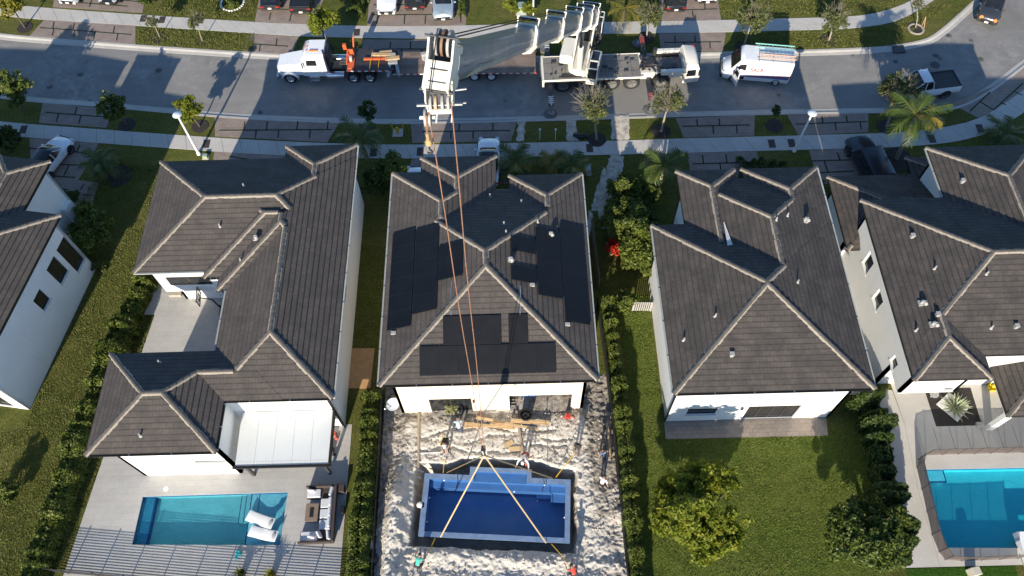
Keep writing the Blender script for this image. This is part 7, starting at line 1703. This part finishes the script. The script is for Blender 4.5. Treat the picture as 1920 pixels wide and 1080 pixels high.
# hydrant with bollards, utility boxes, white post
hp_ = W(746,249); t = thing('fire_hydrant', 'yellow fire hydrant on a concrete square below the trailer', 'hydrant', (hp_.x,hp_.y,0)); m = local(t); m.lathe([(.14,0),(.14,.08),(.10,.1),(.10,.5),(.13,.52),(.12,.6),(.06,.68),(.02,.7)], n=14); m.tube((-.2,0,.42),(.2,0,.42),.06,n=8); m.tube((0,-.18,.42),(0,0,.42),.07,n=8); m.build('barrel', YELLOW, t, smooth=40); m = local(t); m.bx(-.42,.42,-.42,.42,-.05,.03); m.build('pad', SIDEWALK, t)
for x, l in ((736,'yellow bollard left of the fire hydrant'),(756,'yellow bollard right of the fire hydrant')): c = W(x,242); m = MB(); m.tube((c.x,c.y,0),(c.x,c.y,.8),.06,n=10); m.ball((c.x,c.y,.8),(.06,.06,.04)); tag(m.build('bollard', YELLOW, smooth=40), l, 'bollard', 'bollards by the hydrant')
GRN = plain('utility_green', (.26,.33,.28), .6, var=.12)
def ubox(px, py, label, w_, d_, h_): 
    c = W(px,py); t = thing('utility_box', label, 'utility box', (c.x,c.y,0)); m = local(t); m.bx(-w_/2,w_/2,-d_/2,d_/2,0,h_); m.build('cabinet', GRN, t, bevel=.04); m = local(t); m.bx(-w_/2-.06,w_/2+.06,-d_/2-.06,d_/2+.06,-.04,.05); m.build('plinth', KERB, t); m = local(t); m.box((0,-d_/2-.006,h_*.5),(.16,.012,.12)); m.build('warning_label', YELLOW, t)
ubox(977,22,'pale green utility box among bright shrubs at the top behind the boom',.85,.8,.8); ubox(1098,322,'pale green utility box beside the low palms of the centre house',.75,.7,.6); ubox(386,295,'small green box beside the foot of the left street lamp',.4,.35,.3)
c = W(1000,28); m = MB(); m.tube((c.x,c.y,0),(c.x,c.y,2.6),.07,n=8); m.box((c.x,c.y,2.6),(.2,.2,.06)); tag(m.build('white_post', WHITE_P), 'slim white post on the far lawn behind the boom', 'post')
c = W(1090,257); m = MB(); m.ball((c.x,c.y,.15),(.6,.3,.22)); m.ball((c.x-.4,c.y+.12,.14),(.3,.2,.18)); tag(m.build('bag_pile', BLACK_P, smooth=60), 'dark bag lying at the foot of the bare kerb tree', 'bag')
for x, lab in ((1012,'thin white stake in the lawn square, left one'),(1041,'thin white stake in the lawn square, right one')): c = W(x,262); m = MB(); m.tube((c.x,c.y,0),(c.x,c.y,1.3),.025,n=6); m.box((c.x,c.y,1.25),(.16,.03,.2)); tag(m.build('marker_stake', WHITE_P), lab, 'stake')
c = W(1722,56); m = MB()
for dx, dy in ((.5,.1),(.35,.35)): m.tube((c.x+dx,c.y+dy,0),(c.x+.05,c.y+.05,1.4),.03,n=6)
tag(m.build('tree_stakes', WOOD), 'two timber stakes propping the leafless sapling', 'stakes')
# yellow hanging fronds of a palm whose crown is above the frame
palm('tall palm at the top edge with long yellow hanging fronds', W(1168,38), 1.4, 9, 2.6, LF_PALMY, w=.30, rise=.3, droop=.9)

# ------------------------------------------------------------------ left terrace: furniture, hoop, pots
WICK = plain('brown_wicker', (.055,.04,.033), .7, var=.3, scale=20); CUSH = plain('light_grey_cushion', (.52,.52,.53), .95, var=.08, scale=5)
sf = thing('outdoor_sofa', 'brown wicker corner sofa with light grey cushions by the pool', 'sofa', (-12.2,12.35,.015), R(1))
m = local(sf); m.bx(-.42,.52,-1.75,1.75,0,.30); m.bx(.42,.60,-1.75,1.75,.30,.72); m.bx(-1.35,-.42,1.0,1.75,0,.30); m.bx(-1.35,.42,1.62,1.75,.30,.70); m.bx(-1.55,-.42,-1.75,-1.0,0,.30); m.bx(-1.6,.42,-1.80,-1.67,.30,.62); m.build('frame', WICK, sf, bevel=.03)
for x0,x1,y0,y1 in ((-.42,.36,-.98,-.33),(-.42,.36,-.31,.33),(-.42,.36,.35,.98),(-1.33,-.43,1.02,1.6),(-1.5,-.43,-1.65,-1.02)):
    m = local(sf); m.bx(x0+.02,x1-.02,y0+.02,y1-.02,.301,.46); m.build('seat_cushion', CUSH, sf, bevel=.05)
for y, a in ((-1.35,.15),(-.62,0),(.02,0),(.66,0),(1.3,-.2)):
    m = local(sf); m.box((.30,y,.66), (.18,.58,.44), a, 0, -.25); m.build('back_cushion', CUSH, sf, bevel=.06)
for x, y, a in ((-.3,-1.3,.5),(-.75,-1.42,1.3),(-1.0,1.45,1.4)): m = local(sf); m.box((x,y,.60), (.14,.46,.42), a, 0, -.3); m.build('loose_pillow', plain('pale_pillow',(.62,.62,.63),.95), sf, bevel=.05)
ft = thing('fire_table', 'square brown fire table in front of the corner sofa', 'fire table', (-13.12,12.45,.015)); m = local(ft); m.bx(-.35,.35,-.5,.5,0,.38); m.build('base', WICK, ft, bevel=.02); m = local(ft); m.bx(-.40,.40,-.56,.56,.382,.44); m.build('table_top', plain('table_brown',(.20,.145,.105),.6), ft, bevel=.02); m = local(ft); m.bx(-.12,.12,-.3,.3,.441,.452); m.build('burner_tray', BLACK_P, ft)
m = MB(); m.box((-11.45,13.9,.3),(.5,.5,.56)); tag(m.build('side_table', WICK, bevel=.03), 'small brown side table at the back end of the corner sofa', 'side table')
m = MB(); m.box((-11.25,12.6,.2),(.22,.5,.36)); tag(m.build('speaker_box', BLACK_P, bevel=.03), 'small black box behind the corner sofa', 'box')
ht_ = W(395,577); t = thing('basketball_hoop', 'portable basketball hoop with black base in the courtyard', 'basketball hoop', (-20.9,26.9,.015), R(187))
m = local(t); m.rings([[(-.55,-.38,0),(.45,-.38,0),(.45,.38,0),(-.55,.38,0)],[(-.5,-.33,.25),(.4,-.33,.25),(.4,.33,.25),(-.5,.33,.25)],[(-.35,-.2,.42),(.2,-.2,.42),(.2,.2,.42),(-.35,.2,.42)]]); m.build('base', BLACK_P, t, bevel=.03)
m = local(t); m.tube((0,0,.3),(.25,0,2.2),.05,n=8); m.tube((.25,0,2.2),(.9,0,2.6),.04,n=8); m.tube((-.3,0,.4),(.2,0,1.6),.03,n=6); m.build('pole', BLACK_P, t)
m = local(t); m.box((.98,0,2.75),(.03,1.15,.75)); bb_ = m.build('backboard', m_screen('clear_backboard',(.6,.62,.62),.6), t); m = local(t)
for y0,y1,z0,z1 in ((-.58,.58,2.36,2.40),(-.58,.58,3.10,3.14),(-.58,-.54,2.4,3.1),(.54,.58,2.4,3.1),(-.22,.22,2.5,2.53),(-.22,.22,2.82,2.85),(-.22,-.19,2.5,2.85),(.19,.22,2.5,2.85)): m.bx(.955,1.005,y0,y1,z0,z1)
m.build('board_frame', BLACK_P, bb_); m = local(t); m.path([(1.22+.22*math.cos(a),.22*math.sin(a),2.5) for a in np.linspace(0,2*math.pi,17)],.012,5); rim_ = m.build('rim', ORANGE, t); m = local(t)
for k in range(10): a = k*.628; m.tube((1.22+.22*math.cos(a),.22*math.sin(a),2.5),(1.22+.13*math.cos(a+.3),.13*math.sin(a+.3),2.08),.006,n=3)
m.build('net', WHITE_P, rim_)
m = MB(); c = W(331,549,0); m.box((c.x,c.y-.1,.12),(.9,.5,.22)); tag(m.build('storage_bench', plain('bench_tan',(.42,.36,.28),.7), bevel=.02), 'low tan storage bench against the courtyard wall', 'bench'); m = MB(); m.path([(c.x-.1+.2*math.cos(a),c.y+.15+.15*math.sin(a),.26) for a in np.linspace(0,12,30)],.02,5); tag(m.build('garden_hose', BLACK_P), 'dark coiled garden hose on the courtyard bench', 'hose')
POT = plain('dark_pot', (.02,.02,.022), .5)
for x, y, lab, mt in ((456,1076,'dark pot with a grassy plant at the lower pool deck edge',LF_MID),(512,1078,'dark pot with a spiky yellow green plant at the lower pool deck edge',LF_YEL)):
    c = W(x,y,0); t = thing('potted_plant', lab, 'potted plant', (c.x,c.y,.015)); m = local(t); m.lathe([(.02,0),(.17,0),(.23,.4),(.20,.4),(.18,.33),(.02,.32)], n=16); m.build('pot', POT, t, smooth=40); mv = []
    for k in range(26):
        a = k*2.4; e = .5+.9*(k/26); d = np.array([math.cos(a)*math.cos(e),math.sin(a)*math.cos(e),math.sin(e)]); s_ = np.cross(d,[0,0,1.]); s_ /= np.linalg.norm(s_); p0 = np.array([0,0,.35]); L_ = .75; mv += [p0-s_*.03,p0+s_*.03,p0+d*L_*.6+s_*.03,p0+d*L_+np.array([0,0,-.15])]
    leaf_mesh('leaves', np.array(mv), mt, t)
m = MB(); c = W(448,1038,0); m.box((c.x,c.y,.09),(.28,.36,.14),.5); m.ball((c.x-.12,c.y-.25,.07),(.1,.14,.07)); tag(m.build('pool_toy', plain('toy_turquoise',(.03,.35,.38),.4), bevel=.04), 'small turquoise pool toy on the slat shadow of the deck', 'pool toy')
for x, y, lab, cl in ((627,815,'red and yellow toys beside the patio cover',(.5,.08,.05)),(622,845,'dark garden tools beside the patio cover',(.03,.03,.03))):
    c = W(x,y,0); m = MB(); m.box((c.x,c.y,.15),(.3,.3,.28)); m.ball((c.x+.2,c.y-.3,.12),(.13,.13,.12)); tag(m.build('garden_clutter', plain('clutter',cl,.6), bevel=.03), lab, 'clutter')
m = MB(); c = W(1858,728,0); m.lathe([(.02,0),(.26,0),(.32,.22),(.28,.24),(.22,.1),(.02,.08)],(c.x,c.y,.02),16); m.ball((c.x+.1,c.y+.05,.25),(.16,.14,.12)); tag(m.build('yellow_bucket', plain('bright_yellow',(.75,.55,.02),.5), smooth=50), 'bright yellow tub under the low patio roof at the right', 'tub')
t_ = W(1745,744,.0); m = MB(); m.lathe([(.05,0),(.05,.5),(.30,.52),(.30,.56),(.02,.56)],(t_.x,t_.y,.01),18); tag(m.build('bird_bath', VENT, smooth=40), 'pale grey bird bath at the corner of the agave bed', 'bird bath')
m = MB(); c = W(1836,797,0); m.box((c.x,c.y,.12),(.5,.3,.22)); tag(m.build('deck_box', VENT, bevel=.03), 'small grey box at the lower corner of the agave bed', 'box')
m = MB(); c = W(1818,1068,0); m.box((c.x,c.y-.2,.4),(.5,.5,.8),.2); tag(m.build('cube_stool', plain('stool_cream',(.5,.46,.36),.7), bevel=.04), 'cream cube stool on the artificial turf strip', 'stool')
